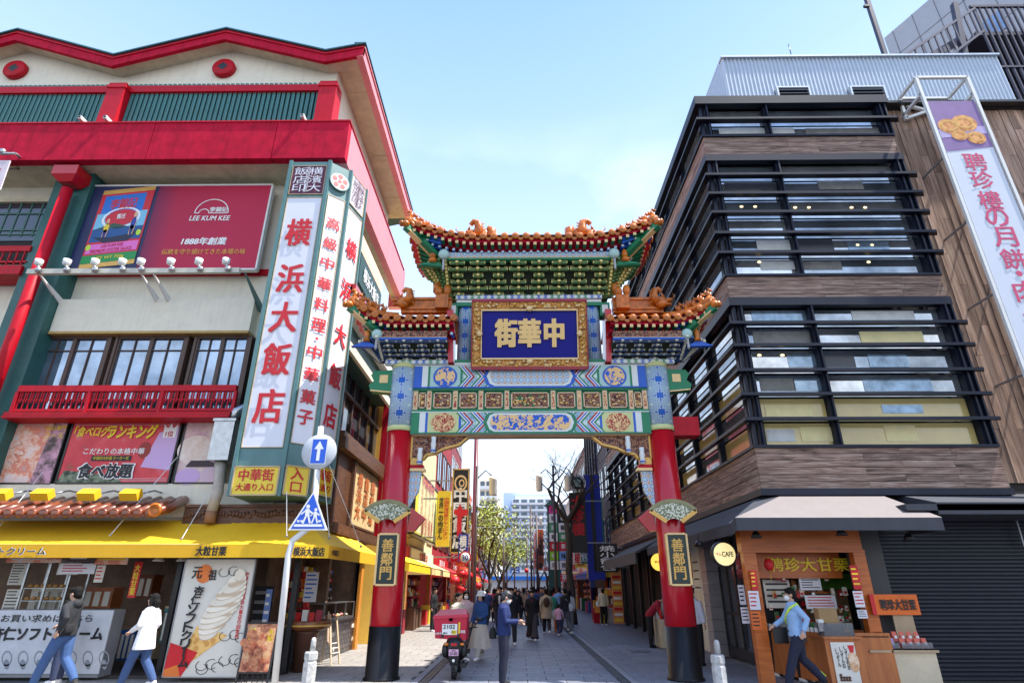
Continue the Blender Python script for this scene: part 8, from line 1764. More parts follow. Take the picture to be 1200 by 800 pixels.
for q in (-.24, -.17, .2): poly(b, tc_, XR, ZU, [(q, -.16), (q + .05, -.16), (q + .05, -.12), (q, -.12)], INKW, dy=.008)
b.build('crossing_symbol', BLS, SP)
OW = thing('one_way_sign', 'round white-rimmed sign with an up arrow on a blue square', 'traffic sign', atY(374, 529, Yp)); c = atY(374, 529, Yp - .06)
b = MB(); b.lathe(c, [(.36, .02), (.38, .0), (.36, -.02)], mat('pale grey sign back', (.55, .58, .62), .4), 32, axis='Y'); b.build('disc', WHITE, OW)
b = MB(); poly(b, c, XR, ZU, [(-.17, -.27), (.17, -.27), (.17, .28), (-.17, .28)], INKW, dy=.024); poly(b, c, XR, ZU, [(-.155, -.255), (.155, -.255), (.155, .265), (-.155, .265)], BLS, dy=.028); poly(b, c, XR, ZU, [(-.035, -.2), (.035, -.2), (.035, .05), (.1, .05), (0, .23), (-.1, .05), (-.035, .05)], INKW, dy=.032); b.build('arrow', BLS, OW)
# delivery scooter with its red box
Sx = atZ(532, 795); SC_ = thing('delivery_scooter', 'black delivery scooter with a big red box marked 2102, seen from behind', 'scooter', (Sx.x, Sx.y, 0)); X, Y = Sx.x, Sx.y
RBX = mat('red delivery box', (.55, .012, .045), .4, var=.05, bump=.05); BK = mat('black scooter plastic', (.012, .012, .014), .35)
tl = .06
b = MB(); yb0 = Y - .12; b.add([(X - .29 - tl, yb0, .88), (X + .25 - tl, yb0, .84), (X + .27 - tl, yb0 + .5, .84), (X - .27 - tl, yb0 + .5, .88), (X - .33 - tl, yb0 - .02, 1.32), (X + .27 - tl, yb0 - .02, 1.36), (X + .27 - tl, yb0 + .52, 1.36), (X - .31 - tl, yb0 + .52, 1.32)], [(0, 3, 2, 1), (4, 5, 6, 7), (0, 1, 5, 4), (1, 2, 6, 5), (2, 3, 7, 6), (3, 0, 4, 7)]); b.build('box', RBX, SC_)
b = MB(); b.add([(X - .35 - tl, yb0 - .04, 1.31), (X + .29 - tl, yb0 - .04, 1.35), (X + .29 - tl, yb0 + .54, 1.35), (X - .33 - tl, yb0 + .54, 1.31), (X - .33 - tl, yb0 - .03, 1.38), (X + .27 - tl, yb0 - .03, 1.42), (X + .20 - tl, yb0 + .48, 1.53), (X - .26 - tl, yb0 + .48, 1.50)], [(4, 5, 6, 7), (0, 1, 5, 4), (1, 2, 6, 5), (2, 3, 7, 6), (3, 0, 4, 7)]); b.build('box_lid', RBX, SC_)
b = MB(); b.box(X - .17 - tl, X + .10 - tl, yb0 - .035, yb0 - .02, .96, 1.2, INKW); lettering(b, '2102', (X - .045 - tl, yb0 - .035, 1.14), XR, ZU, .21, .09, INKK, .03, dy=.01); b.box(X - .0 - tl, X + .09 - tl, yb0 - .04, yb0 - .036, .975, 1.06, YELS); b.box(X + .12 - tl, X + .15 - tl, yb0 - .035, yb0 - .02, .99, 1.24, YELS); lettering(b, 'キケン', (X + .03 - tl, yb0 - .035, 1.02), XR, ZU, .07, .05, INKK, .02, dy=.012); lettering(b, '横浜', (X - .11 - tl, yb0 - .035, 1.0), XR, ZU, .08, .04, INKK, .02, dy=.01); lettering(b, '出前中', (X - .24 - tl, yb0 - .02, .99), XR, ZU, .12, .05, INKW, .02, dy=.01); lettering(b, '専用', (X + .20 - tl, yb0 - .02, 1.03), XR, ZU, .08, .07, INKW, .02, dy=.01); b.build('number_card', INKW, SC_)
b = MB();
for x in (-.16, .12): b.box(X + x - .02 - tl, X + x + .02 - tl, yb0 - .05, yb0 - .02, .90, .97, BK); b.box(X - .05 - tl, X + .01 - tl, yb0 - .06, yb0 - .02, 1.27, 1.33, BK)
b.build('latch', None or BK, SC_)
b = MB(); b.tube([(X, Y - .05, .86), (X, Y - .1, .72), (X, Y + .1, .5), (X, Y + .7, .45), (X, Y + 1.0, .5), (X, Y + 1.2, .95)], [.14, .17, .17, .14, .12, .06], BK, 12); b.box(X - .13, X + .13, Y + .35, Y + .95, .66, .76, BK); b.build('body', None or BK, SC_)
b = MB(); b.ell((X - .16, Y - .05, .62), (.07, .1, .17), None, 10, 6); b.ell((X + .16, Y - .05, .62), (.07, .1, .17), None, 10, 6); b.tube([(X + .17, Y - .15, .3), (X + .17, Y + .3, .32)], .06, BK, 10); b.build('side_cover', BK, SC_)
for y_, nm in ((Y, 0), (Y + 1.15, 1)):
 b = MB(); n_ = 20
 for i in range(n_):
  a0, a1 = 2 * math.pi * i / n_, 2 * math.pi * (i + 1) / n_; b.bar((X, y_ + .22 * math.cos(a0), .25 + .22 * math.sin(a0)), (X, y_ + .22 * math.cos(a1), .25 + .22 * math.sin(a1)), .09, .07, up=(1, 0, 0))
 w_ = b.build('wheel', mat('tyre rubber', (.015, .015, .015), .8), SC_); b = MB(); b.lathe((X, y_, .25), [(.15, -.03), (.05, -.05), (.05, .05), (.15, .03)], GREYM, 16, axis='X'); b.build('rim', GREYM, w_)
b = MB(); b.box(X - .05, X + .05, Y - .26, Y - .22, .73, .79, mat('red lamp lens', (.55, .01, .01), .2, coat=.5)); b.build('tail_light', None or INKR, SC_)
for s_ in (-1, 1): b = MB(); b.ell((X + s_ * .14, Y - .2, .76), (.045, .04, .035), None, 10, 6); b.build('turn_light', mat('orange lens', (.7, .2, .01), .2, coat=.5), SC_)
b = MB(); b.box(X - .085, X + .085, Y - .28, Y - .265, .52, .66, mat('pink number plate', (.72, .42, .60), .4)); lettering(b, '横浜', (X, Y - .28, .63), XR, ZU, .07, .03, INKK, .02, dy=.006); lettering(b, '21-02', (X, Y - .28, .57), XR, ZU, .13, .06, INKK, .03, dy=.006); b.build('number_plate', None or INKW, SC_)
b = MB(); b.prism([(X - .1, Y - .26, .5), (X + .1, Y - .26, .5), (X + .06, Y - .2, .3), (X - .06, Y - .2, .3)], (0, .02, 0)); disc(b, (X, Y - .262, .42), XR, ZU, .025, .035, INKW, 8, dy=.004); b.build('mudguard', BK, SC_)
b = MB(); b.tube([(X - .32, Y + 1.1, 1.05), (X, Y + 1.15, 1.02), (X + .32, Y + 1.1, 1.05)], .02, BK, 6); b.build('handlebar', BK, SC_)
for s_ in (-1, 1): b = MB(); b.ell((X + s_ * .36, Y + 1.0, 1.25), (.07, .02, .05), None, 8, 5); b.tube([(X + s_ * .26, Y + 1.1, 1.05), (X + s_ * .36, Y + 1.0, 1.22)], .01, BK, 5); b.build('mirror', BK, SC_)
SC_.scale = (1.16, .95, .84)
vsign('blue_banner', 'wide ultramarine banner with a black centre strip beside the black vertical sign', 687, 556, 706, 680, 33.9, mat('ultramarine banner', (.01, .03, .42), .5), '　', INKW, .15)
b = MB(); b.box(atY(694, 620, 33.8).x, atY(698, 620, 33.8).x, 33.78, 33.88, zY(668, 33.8, 696), zY(556, 33.8, 696)); tag(b.build('black_strip', BLACK), 'black strip down the middle of the ultramarine banner', 'banner strip')
rnv = random.Random(5)
for k in range(34):
 sd_ = -1 if k % 2 else 1; Y = 37 + k * 1.75; z0 = rnv.uniform(2.9, 4.6); hh = rnv.uniform(1.6, 3.4); ww = rnv.uniform(.55, .9); cn, c = rnv.choice((('red', (205, 35, 40)), ('yellow', (240, 205, 50)), ('white', (238, 238, 235)), ('blue', (40, 80, 170)), ('orange', (225, 115, 40)), ('black', (25, 25, 28)), ('green', (40, 130, 80))))
 x1 = sd_ * (4.7 if sd_ < 0 else 5.2); x0 = x1 - sd_ * ww; t = thing('hanging_sign', '%s hanging shop sign among the many on the %s side of the far street' % (cn, 'left' if sd_ < 0 else 'right'), 'sign', (x0, Y, z0), 'hanging signs down the street')
 b = MB(); b.box(x0, x1, Y, Y + .15, z0, z0 + hh); b.build('panel', PC('hang ' + cn, *c), t); b = MB(); tx = rnv.choice(('中華料理', '肉まん', '甘栗', '小籠包', '点心', '北京ダック', '飲茶')); lettering(b, tx, ((x0 + x1) / 2, Y - .01, z0 + hh / 2), XR, ZU, ww * .7, hh * .88, INKW if cn in ('red', 'blue', 'black', 'green') else INKR, .03, vertical=True, dy=.02); b.build('lettering', INKW, t)
mz = MB(); mz.lathe((atY(554, 690, 30.1).x, 30.1, 0), [(.16, 0), (.13, 1), (.11, zY(508, 30.1, 554))], MRP, 10); tag(mz.build('banner_mast', MRP), 'thick maroon mast rising just right of the black and gold sign', 'mast')
# ------------------------------------------------------------------ people: one skinned body each, garments as children
SKIN = mat('skin', (.56, .32, .22), .55, var=.03, bump=0); HAIRM = mat('black hair', (.012, .010, .009), .75, var=.3, scale=30, spec=.2, bump=.6, bscale=90); MASK = mat('white mask', (.75, .76, .78), .7, var=0)
cloth = lambda *c: mat('cloth %d %d %d' % c, lin(*c), .85, var=.10, scale=12, bump=.25, bscale=60)
def loft(b, secs, n=14):
 """stacked ellipses: (centre, rx, ry)"""
 vs = []
 for c, rx, ry in secs:
  for k in range(n): a = 2 * math.pi * k / n; vs.append((c[0] + rx * math.cos(a), c[1] + ry * math.sin(a), c[2]))
 N = len(secs); b.add(vs, [(i * n + k, i * n + (k + 1) % n, (i + 1) * n + (k + 1) % n, (i + 1) * n + k) for i in range(N - 1) for k in range(n)] + [tuple(range(n))[::-1], tuple((N - 1) * n + k for k in range(n))], None, True)
REM = []
def remeshed(name, b, m, parent, vox, lean=0.0, smooth=2):
 if lean:   # bend forward from the hips (person faces -Y)
  c_, s_ = math.cos(lean), math.sin(lean); v2 = []
  for x, y, z in b.v:
   if z > .93 or b.tagarm: t = min(1, max(0, (z - .88) / .12)) if not b.tagarm else 1; yy, zz = y, z - .93; v2.append((x, y * (1 - t) + t * (yy * c_ - zz * s_), z * (1 - t) + t * (.93 + zz * c_ + yy * s_)))
   else: v2.append((x, y, z))
  b.v = v2
 o = b.build(name, m, parent); o.matrix_parent_inverse = Matrix.Identity(4)
 r = o.modifiers.new('r', 'REMESH'); r.mode = 'VOXEL'; r.voxel_size = vox; r.use_smooth_shade = True
 k = o.modifiers.new('s', 'SMOOTH'); k.factor = .5; k.iterations = smooth; REM.append(o); return o
POSES = {
 'stand': dict(L=[(.1, 0, .5), (.1, .02, .09)], R=[(-.1, 0, .5), (-.1, .02, .09)], la=[(.235, .02, 1.14), (.245, -.03, .90)], ra=[(-.235, .02, 1.14), (-.245, -.03, .90)]),
 'walk': dict(L=[(.09, -.16, .52), (.09, -.30, .11)], R=[(-.09, .02, .50), (-.09, .34, .17)], la=[(.24, .10, 1.16), (.25, .10, .92)], ra=[(-.24, -.10, 1.16), (-.23, -.24, .96)]),
 'stride': dict(L=[(.09, -.17, .53), (.09, -.32, .11)], R=[(-.09, .05, .50), (-.09, .36, .18)], la=[(.24, .16, 1.18), (.24, .06, .98)], ra=[(-.23, -.14, 1.16), (-.18, -.34, 1.05)]),
 'phone': dict(L=[(.09, -.01, .5), (.09, .02, .09)], R=[(-.09, .0, .5), (-.10, .03, .09)], la=[(.22, -.04, 1.13), (.10, -.30, 1.10)], ra=[(-.22, -.04, 1.13), (-.06, -.30, 1.14)]),
 'reach': dict(L=[(.1, 0, .5), (.1, .02, .09)], R=[(-.1, 0, .5), (-.1, .02, .09)], la=[(.2, -.16, 1.2), (.16, -.4, 1.12)], ra=[(-.2, -.16, 1.2), (-.16, -.4, 1.12)]),
 'hold': dict(L=[(.09, -.14, .52), (.09, -.26, .11)], R=[(-.09, .03, .50), (-.09, .30, .16)], la=[(.23, -.03, 1.14), (.12, -.26, 1.02)], ra=[(-.24, .04, 1.14), (-.22, -.12, .92)]),
}
def person(label, x, y, h, rz, pose='stand', top=(40, 40, 50), bot=(30, 30, 40), shoe=(230, 230, 230), hair='short', vox=.02, skirt=None, coat=0.0, bag=None, mask=False, hat=None, lean=0.0, haircol=None, sleeve=1.0, grp='people in the street', apron=None, loose=1.0, nod=0.0, z=0.0, belt=None, child=False, inner=None, pack=None, stripe=None, hood=False, wear=1.0):
 s = h / 1.72; t = thing('person', label, 'person', (x, y, z), grp, rz); t.scale = (s, s, s); P = POSES[pose]; V = Vector
 hd = V((0, -.015 - .05 * nod, 1.585 - .02 * nod)); hr = Euler((nod * .5, 0, 0)).to_matrix()
 def hp(a, b_, c): return hd + hr @ V((a, b_, c))
 near = vox < .016; b = MB(); b.tagarm = False
 loft(b, [((0, 0, .84), .13, .09), ((0, 0, .95), .15, .10), ((0, .0, 1.08), .125, .09), ((0, -.01, 1.25), .155, .105), ((0, 0, 1.38), .16, .09), ((0, 0, 1.43), .10, .07), ((0, -.005, 1.46), .055, .055)])
 b.tube([(0, 0, 1.40), (0, -.005, 1.47), hd + V((0, .02, -.06))], [.065, .055, .052], None, 10)
 b.ell(hd + V((0, .012, .03)), (.077, .095, .098), None, 14, 10, hr); b.ell(hp(0, -.03, -.045), (.056, .062, .066), None, 12, 8, hr); b.ell(hp(0, -.098, -.005), (.014, .022, .026), None, 8, 6)
 for q in (-1, 1): b.ell(hp(q * .08, .01, -.005), (.014, .022, .032), None, 8, 6)
 ARM = []
 for q, a in ((1, 'la'), (-1, 'ra')):
  e, w_ = V(P[a][0]), V(P[a][1]); sh = V((q * .165, 0, 1.385)); ARM.append((sh, e, w_)); b.tube([sh, sh.lerp(e, .5), e, e.lerp(w_, .5), w_], [.052, .047, .040, .036, .027], None, 10)
  d = (w_ - e).normalized(); side = V((q, 0, 0)) if abs(d.z) > .7 else V((0, 0, 1)); side = (side - d * side.dot(d)).normalized(); nrm = d.cross(side)
  pl = w_ + d * .055; b.ell(pl, (.03, .03, .045) if abs(d.z) > .7 else (.03, .045, .03), None, 8, 6)
  if near:
   for k in range(4):
    f0 = w_ + d * .08 + nrm * (-.030 + .02 * k); ln = (.06, .072, .068, .05)[k]; b.tube([f0, f0 + d * ln * .55, f0 + d * ln * .9 - side * .022 * (1 if abs(d.z) > .7 else 1)], [.0105, .010, .009], None, 6)
   th = w_ + d * .035 + nrm * -.03; b.tube([th, th + d * .03 - nrm * .025, th + d * .06 - nrm * .028], [.013, .012, .01], None, 6)
  else: b.tube([pl, pl + d * .07 - side * .015], [.028, .018], None, 6)
 LEG = []
 for q, a in ((1, 'L'), (-1, 'R')):
  kn, an = V(P[a][0]), V(P[a][1]); hip = V((q * .085, 0, .90)); LEG.append((hip, kn, an)); b.tube([hip, hip.lerp(kn, .5), kn, kn.lerp(an, .4), an], [.085, .078, .055, .055, .036], None, 10)
  b.tube([an + V((0, .03, -.05)), an + V((0, -.13, -.065))], [.036, .028], None, 8)
 remeshed('body', b, SKIN, t, max(vox * .62, .0085), lean, 1)
 # face
 if near or h > 1.4 and vox < .03:
  f = MB(); f.tagarm = True
  for q in (-1, 1): f.ell(hp(q * .031, -.082, .018), (.012, .006, .006), INKK, 8, 4); f.box(*[v for p_ in zip(hp(q * .031 - .018, -.088, .036), hp(q * .031 + .018, -.078, .041)) for v in p_], HAIRM)
  if not mask: f.ell(hp(0, -.088, -.050), (.022, .008, .006), mat('lips', (.42, .13, .11), .5, var=0), 8, 4)
  o = f.build('face_features', INKK, t); o.matrix_parent_inverse = Matrix.Identity(4)
  if lean: o.location = (0, -math.sin(lean) * .65, -(1 - math.cos(lean)) * .65); o.rotation_euler = (0, 0, 0)
  if lean: bpy.data.objects.remove(o)
 if mask and not lean: f = MB(); f.ell(hp(0, -.052, -.045), (.062, .058, .055), MASK, 12, 8, hr); o = f.build('mask', MASK, t); o.matrix_parent_inverse = Matrix.Identity(4)
 # hair
 HM = haircol or HAIRM; f = MB(); f.tagarm = True
 f.ell(hp(0, .022, .050), (.090, .104, .092), None, 14, 8, hr); f.ell(hp(0, .055, .0), (.082, .075, .085), None, 12, 8, hr)
 for k in range(9): a = -1.2 + k * .3; f.ell(hp(.078 * math.sin(a), -.062 * math.cos(a), .088 + .01 * (k % 2)), (.026, .022, .022), None, 7, 5)
 if hair in ('long', 'bob'):
  dn = .26 if hair == 'long' else .14; f.tube([hp(0, .04, .04), hp(0, .085, -.04), hp(0, .085, -dn)], [.075, .08, .055], None, 10)
  for q in (-1, 1): f.tube([hp(q * .075, .0, .05), hp(q * .086, .01, -.03), hp(q * .075, .02, -dn * .8)], [.03, .03, .02], None, 8)
 if hair == 'tied': f.ell(hp(0, .12, .03), .045, None, 8, 6)
 if hat: f2 = MB(); f2.tagarm = True; f2.lathe(hp(0, .01, .05), [(.15, -.03), (.115, .0), (.105, .07), (.07, .11), (0, .12)], cloth(*hat), 16); remeshed('hat', f2, cloth(*hat), t, vox, lean)
 remeshed('hair', f, HM, t, vox * .7, lean, 2)
 # top
 g_ = .022 * loose; f = MB(); f.tagarm = False; zb = .88 - coat; fl = .03 + coat * .22
 loft(f, [((0, 0, zb), .15 + g_ + fl * .8, .10 + g_ + fl * .8), ((0, 0, .96), .155 + g_ + .01, .108 + g_ + .012), ((0, 0, 1.10), .15 + g_, .105 + g_), ((0, -.01, 1.25), .168 + g_, .115 + g_), ((0, 0, 1.38), .165 + g_, .095 + g_), ((0, 0, 1.435), .11 + g_, .08 + g_), ((0, 0, 1.475), .075, .07)])
 for sh, e, w_ in ARM:
  en = sh.lerp(e, min(1, sleeve * 2)) if sleeve < .5 else e.lerp(w_, min(1, (sleeve - .5) * 2) * .96)
  pts = [sh + V((0, 0, .0)), sh.lerp(e, .5), e] + ([e.lerp(en, .5), en] if sleeve >= .5 else []); f.tube(pts if sleeve >= .5 else [sh, sh.lerp(en, .5), en], ([.068, .064, .056, .052, .045] if sleeve >= .5 else [.07, .068, .066])[:len(pts)] if True else .06, None, 10)
 if hood: f.ell((0, .10, 1.42), (.11, .06, .08), None, 10, 6)
 random.seed(int(x * 97 + y * 31) & 1023)
 for k in range(7): a = random.uniform(0, 6.28); f.tube([(math.cos(a) * .15, math.sin(a) * .11, .95 + random.random() * .1), (math.cos(a + .5) * .165, math.sin(a + .5) * .12, 1.12 + random.random() * .18)], [.02, .018], None, 5)
 remeshed('top' if not coat else 'coat', f, cloth(*top), t, vox, lean)
 if inner and not lean: f = MB(); f.ell((0, -.118, 1.26), (.05, .03, .16), None, 10, 6); o = f.build('inner_shirt', cloth(*inner), t); o.matrix_parent_inverse = Matrix.Identity(4)
 # trousers / skirt
 f = MB(); f.tagarm = False
 loft(f, [((0, 0, .80), .13, .10), ((0, 0, .90), .165, .12), ((0, 0, .99), .155, .108)])
 for hip, kn, an in LEG: w0 = .012 * wear; f.tube([hip, hip.lerp(kn, .5), kn, kn.lerp(an, .5), an + V((0, 0, -.02))], [.10 + w0, .092 + w0, .073 + w0, .064 + w0 * 1.5, .050 + w0 * (3 if wear > 1 else 1)], None, 10)
 remeshed('trousers', f, cloth(*bot), t, vox, lean)
 if skirt:
  f = MB(); f.tagarm = False; n_ = 28; vs = []
  for i, (zz, r_) in enumerate(((1.0, .14), (.85, .20), (.6, .26), (.3, .33))):
   for k in range(n_): a = 2 * math.pi * k / n_; rr = r_ * (1 + .07 * math.sin(a * 7) * i / 3); vs.append((rr * math.cos(a), rr * .85 * math.sin(a), zz + (.02 * math.sin(a * 3) if i == 3 else 0)))
  f.add(vs, [(i * n_ + k, (i + 1) * n_ + k, (i + 1) * n_ + (k + 1) % n_, i * n_ + (k + 1) % n_) for i in range(3) for k in range(n_)], cloth(*skirt), True); o = f.build('skirt', cloth(*skirt), t); o.matrix_parent_inverse = Matrix.Identity(4)
 for i, (hip, kn, an) in enumerate(LEG): f = MB(); f.tagarm = False; f.tube([an + V((0, .045, -.045)), an + V((0, -.04, -.05)), an + V((0, -.15, -.065))], [.048, .046, .034], None, 10); f.box(-.04 + an.x, .04 + an.x, an.y - .17, an.y + .07, an.z - .09, an.z - .07); remeshed('shoe', f, cloth(*shoe), t, min(vox, .016), 0, 2)
 if bag: bx, by, bz, bw, bh, bc = bag; f = MB(); f.tagarm = False; loft(f, [((bx, by, bz - bh / 2), bw, bw * .55), ((bx, by, bz), bw * 1.1, bw * .6), ((bx, by, bz + bh / 2), bw * .9, bw * .4)]); f.tube([(bx, by, bz + bh / 2), (0, -.13 if by < .1 else .14, 1.28), (-.14 if bx > 0 else .14, 0, 1.44)], .012, None, 5); f.tube([(bx, by, bz + bh / 2), (0, .15, 1.28), (-.14 if bx > 0 else .14, 0, 1.44)], .012, None, 5); o = remeshed('worn_bag', f, cloth(*bc), t, .014, lean)
 if pack: f = MB(); f.tagarm = False; f.ell((0, .2, 1.2), (.14, .09, .2), None, 12, 8); remeshed('backpack', f, cloth(*pack), t, .02)
 if apron: f = MB(); f.tagarm = False; loft(f, [((0, -.01, .55), .18, .14), ((0, -.01, .95), .175, .13), ((0, -.01, 1.2), .11, .135)]); remeshed('apron', f, cloth(*apron), t, vox, lean)
 return t, ARM
PI_ = math.pi
def foot(u, v): p = atZ(u, v); return p.x, p.y
# foreground
t, A_ = person('man in a charcoal hooded jacket and blue jeans striding left past the soft cream counter', atY(72, 760, 11.9).x, 11.9, 1.72, -PI_ / 2 - .15, 'stride', (42, 43, 48), (62, 92, 140), (60, 60, 60), vox=.013, hood=True, loose=1.3, bag=(.12, .16, 1.0, .09, .14, (25, 25, 28)), grp=None)
person('small person with dark hair hidden behind the striding man', atY(74, 760, 12.7).x, 12.7, 1.5, -PI_ / 2, 'stand', (70, 90, 100), (50, 60, 90), vox=.02, grp=None)
person('woman in a long white jacket with black bag walking left by the shop entrance', atY(168, 760, 12.0).x, 12.0, 1.60, -PI_ / 2 - .1, 'hold', (238, 238, 240), (55, 80, 125), (220, 220, 220), hair='bob', vox=.013, coat=.18, loose=1.5, bag=(-.18, -.14, .92, .10, .18, (22, 22, 25)), grp=None)
x, y = foot(590, 803)
t, A_ = person('man in a navy jacket and white mask looking down at his phone in mid-street', x, y, 1.66, PI_ / 2, 'phone', (22, 40, 92), (22, 27, 48), (30, 30, 35), vox=.012, mask=True, nod=1.0, haircol=mat('grey black hair', (.05, .05, .052), .5, var=.4, scale=30), loose=1.2, bag=(.0, .22, .92, .13, .2, (18, 18, 20)), grp=None)
b = MB(); b.box(-.04, .06, -.40, -.385, 1.13, 1.24); o = b.build('phone', BLACK); o.location = (x, y, 0); o.rotation_euler = (0, 0, PI_ / 2); o.scale = (.965,) * 3; tag(o, 'black phone held by the man in the navy jacket', 'phone')
x, y = foot(935, 806); y = 12.0; x = atY(937, 760, y).x
t, A_ = person('security officer in a light blue shirt and navy striped trousers striding left', x, y, 1.70, -PI_ / 2 - .15, 'stride', (150, 185, 225), (28, 32, 55), (20, 20, 22), vox=.012, mask=True, loose=1.15, grp=None)
for nm, pts, m, wd in (('yellow_sash', [(-.20, -.02, 1.02), (-.15, -.13, 1.14), (.03, -.145, 1.24), (.17, -.10, 1.36), (.17, .04, 1.44), (.05, .145, 1.3), (-.14, .13, 1.12), (-.20, -.02, 1.02)], mat('reflective yellow', (.62, .85, .10), .5, var=0), .022), ('trouser_stripe', [(-.19, .0, .92), (-.205, .03, .72), (-.175, .08, .52), (-.165, .26, .37), (-.165, .42, .22)], mat('reflective yellow', (.8, .7, .1), .5), .014), ('waist_belt', [(.17, .0, .97), (0, -.14, .97), (-.185, 0, .97), (0, .14, .97), (.17, 0, .97)], BLACK, .024), ('document_case', [(.22, -.02, .80), (.22, -.02, 1.0)], BLACK, .12)):
 f = MB(); f.tagarm = False
 if nm == 'document_case': f.box(-.30, -.26, -.36, -.10, .74, 1.02)
 else: f.tube(pts, wd, None, 6)
 o = f.build(nm, m, t); o.matrix_parent_inverse = Matrix.Identity(4)
person('shop worker in a red top bending behind the chestnut counter', atY(925, 720, 13.2).x + .1, 13.15, 1.55, .2, 'reach', (190, 20, 25), (30, 30, 30), vox=.02, nod=1, grp=None)
person('shop worker in dark clothes at the left of the chestnut shop', atY(905, 715, 13.8).x, 13.9, 1.6, 0, 'stand', (30, 28, 30), (30, 30, 30), vox=.02, grp=None)
x, y = foot(768, 758); person('man in a dark red jacket bending over the produce counter', x - .1, y, 1.68, PI_ / 2 - .2, 'reach', (150, 18, 40), (25, 25, 28), (15, 15, 15), vox=.018, lean=.75, grp=None)
x, y = foot(819, 779); person('person in a white shirt and black apron beside the right gate column', x, y, 1.72, PI_ - .6, 'stand', (215, 215, 228), (20, 20, 24), (15, 15, 15), vox=.015, bag=(.0, .14, .95, .09, .1, (15, 15, 15)), coat=0, grp=None)
x, y = foot(624, 750); person('woman in a long black coat and wide grey trousers walking towards the camera', x, y, 1.62, 0, 'walk', (25, 22, 26), (68, 62, 66), (235, 235, 235), hair='tied', vox=.014, coat=.38, loose=1.6, inner=(110, 25, 35), wear=3, grp=None)
x, y = foot(562, 773); person('woman in a denim jacket, white hat and beige skirt behind the scooter', x, y, 1.60, -.5, 'hold', (40, 75, 130), (190, 180, 170), (235, 235, 235), hair='bob', vox=.015, hat=(235, 235, 230), skirt=(200, 188, 175), loose=1.5, grp=None)
x, y = atY(536, 740, 16.5).x, 16.5; person('person in a cream top with black hair behind the red scooter box', x, y, 1.58, .8, 'hold', (228, 215, 195), (120, 110, 100), hair='tied', vox=.018, grp=None)
person('woman in a pale pink top beside the cream-topped person', atY(545, 740, 17.6).x, 17.6, 1.62, .2, 'stand', (230, 195, 195), (90, 80, 85), hair='bob', vox=.02, mask=True, grp=None)
person('man in an open black jacket walking towards the camera, left of the phone man', atY(585.5, 740, 24).x, 24, 1.74, -.1, 'walk', (25, 25, 30), (35, 45, 75), vox=.018, inner=(220, 220, 225), grp=None)
person('man in dark sunglasses behind the phone man', atY(599, 740, 21).x, 21, 1.7, .1, 'walk', (32, 32, 40), (30, 30, 38), vox=.018, grp=None)
person('person in black at the shaded left shop doorway', atY(509, 700, 27).x, 27, 1.7, 1.2, 'stand', (22, 24, 30), (25, 28, 36), vox=.02, grp=None)
person('shopper in a cream sweater and black trousers at the souvenir stall', atY(705, 700, 32).x, 31.5, 1.65, PI_, 'stand', (215, 205, 180), (20, 20, 22), vox=.02, bag=(.25, -.05, 1.0, .12, .25, (235, 235, 235)), grp=None)
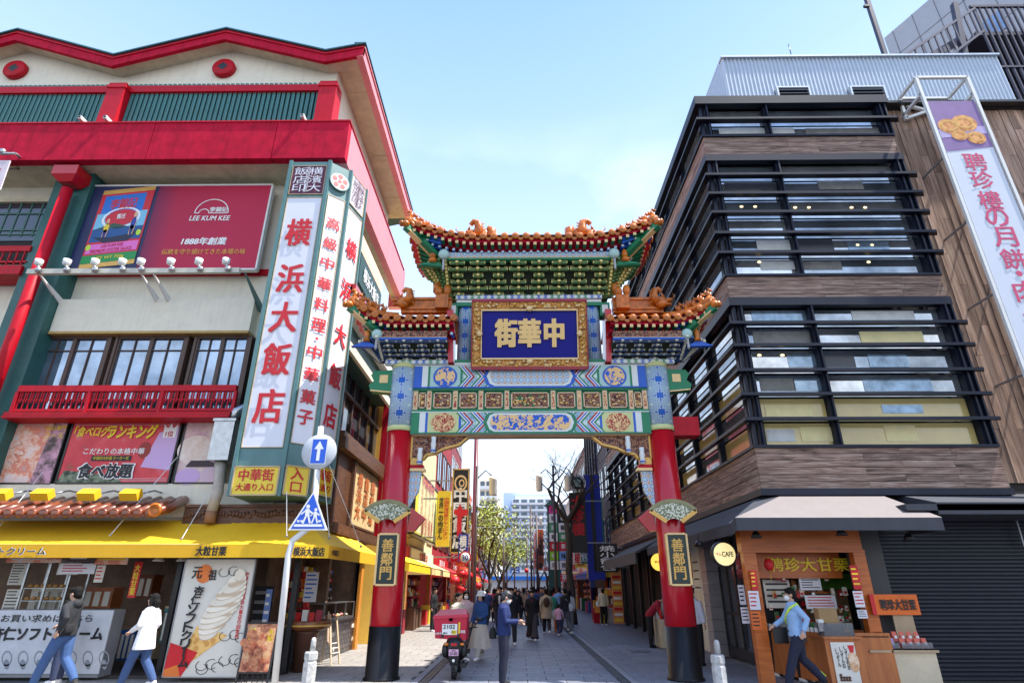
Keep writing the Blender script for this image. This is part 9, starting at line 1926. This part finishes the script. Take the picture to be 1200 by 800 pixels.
for lab, u, Y, h, rz, po, tp, bt, kw in (
 ('walker in a mint green top seen from behind in the crowd', 645, 27, 1.62, PI_, 'walk', (70, 175, 145), (200, 200, 205), dict(hair='bob')),
 ('walker in a sky blue shirt and dark trousers seen from behind', 655, 29, 1.72, PI_, 'walk', (120, 160, 215), (35, 35, 50), dict(bag=(.15, .1, 1.0, .1, .2, (20, 20, 25)))),
 ('walker in a beige trench coat with brown backpack', 640, 25.5, 1.66, PI_, 'walk', (185, 168, 140), (40, 38, 42), dict(coat=.3, pack=(70, 50, 38))),
 ('child in a pink and white top on the right of the street', 654, 24.5, 1.12, PI_ - .3, 'walk', (225, 175, 200), (60, 60, 90), {}),
 ('child in green and orange clothes among the adults', 649, 25.2, 1.02, PI_, 'walk', (90, 160, 90), (220, 120, 60), {}),
 ('walker in a bright red jacket in the crowd', 648, 32, 1.65, PI_, 'walk', (205, 40, 40), (40, 40, 50), {}),
 ('walker with a black and white bag by the bare tree', 662, 25, 1.68, PI_ + .4, 'walk', (40, 40, 45), (90, 95, 105), dict(bag=(-.2, .05, 1.0, .13, .25, (225, 225, 225)))),
 ('walker in a pale jacket just left of the bare tree trunk', 667, 28, 1.6, PI_, 'stand', (200, 200, 200), (120, 120, 125), dict(hair='long'))):
 x = atY(u, 700, Y).x
 if 'adults' in lab: x += .1
 if 'trench' in lab: x -= .0
 person(lab, x, Y, h, rz, po, tp, bt, vox=.022, **kw)
# crowd further on: a few builds copied
PR = []
for k, (tp, bt, hr_, po) in enumerate((((30, 32, 40), (40, 45, 60), 'short', 'walk'), ((225, 225, 228), (50, 55, 75), 'bob', 'walk'), ((60, 80, 130), (35, 35, 40), 'short', 'walk'), ((150, 130, 110), (30, 30, 34), 'long', 'stand'), ((70, 70, 75), (150, 145, 140), 'short', 'walk'), ((170, 60, 70), (45, 45, 60), 'bob', 'walk'), ((20, 20, 24), (25, 25, 30), 'tied', 'walk'))):
 t, _ = person('distant pedestrian in %s in the crowd down the street' % ('a charcoal top', 'a white top', 'a denim-blue top', 'a brown top', 'a grey top and pale trousers', 'a dusty red top', 'all black')[k], -1.2 + .5 * k, 36 + k * 1.3, 1.6 + .03 * k, (0, PI_)[k % 2], po, tp, bt, (60, 60, 60), hair=hr_, vox=.03, grp='distant crowd in the street'); PR.append(t)
# bake the remeshed surfaces in one pass
bpy.context.view_layer.update(); dg = bpy.context.evaluated_depsgraph_get(); old = []
for o in REM:
 me = bpy.data.meshes.new_from_object(o.evaluated_get(dg)); me.name = o.name; old.append((o, me))
for o, me in old: o.modifiers.clear(); q_m = [m for m in o.data.materials]; o.data = me; me.materials.clear(); me.materials.append(q_m[0]); me.polygons.foreach_set('material_index', [0] * len(me.polygons))
rn = random.Random(42); used = [(t.location.x, t.location.y) for t in PR]; n_ = 0; tries = 0
while n_ < 88 and tries < 4000:
 tries += 1; Y = 30 + 66 * rn.random() ** 1.7; x = rn.uniform(-3.6, 3.6)
 if abs(x - 2.9) < .8 and abs(Y - 34) < 3 or any((x - a) ** 2 + (Y - c) ** 2 < .5 for a, c in used): continue
 used.append((x, Y)); dup(rn.choice(PR), (x, Y, 0), rn.choice((0, PI_)) + rn.uniform(-.4, .4), scale=rn.uniform(.90, 1.02)); n_ += 1
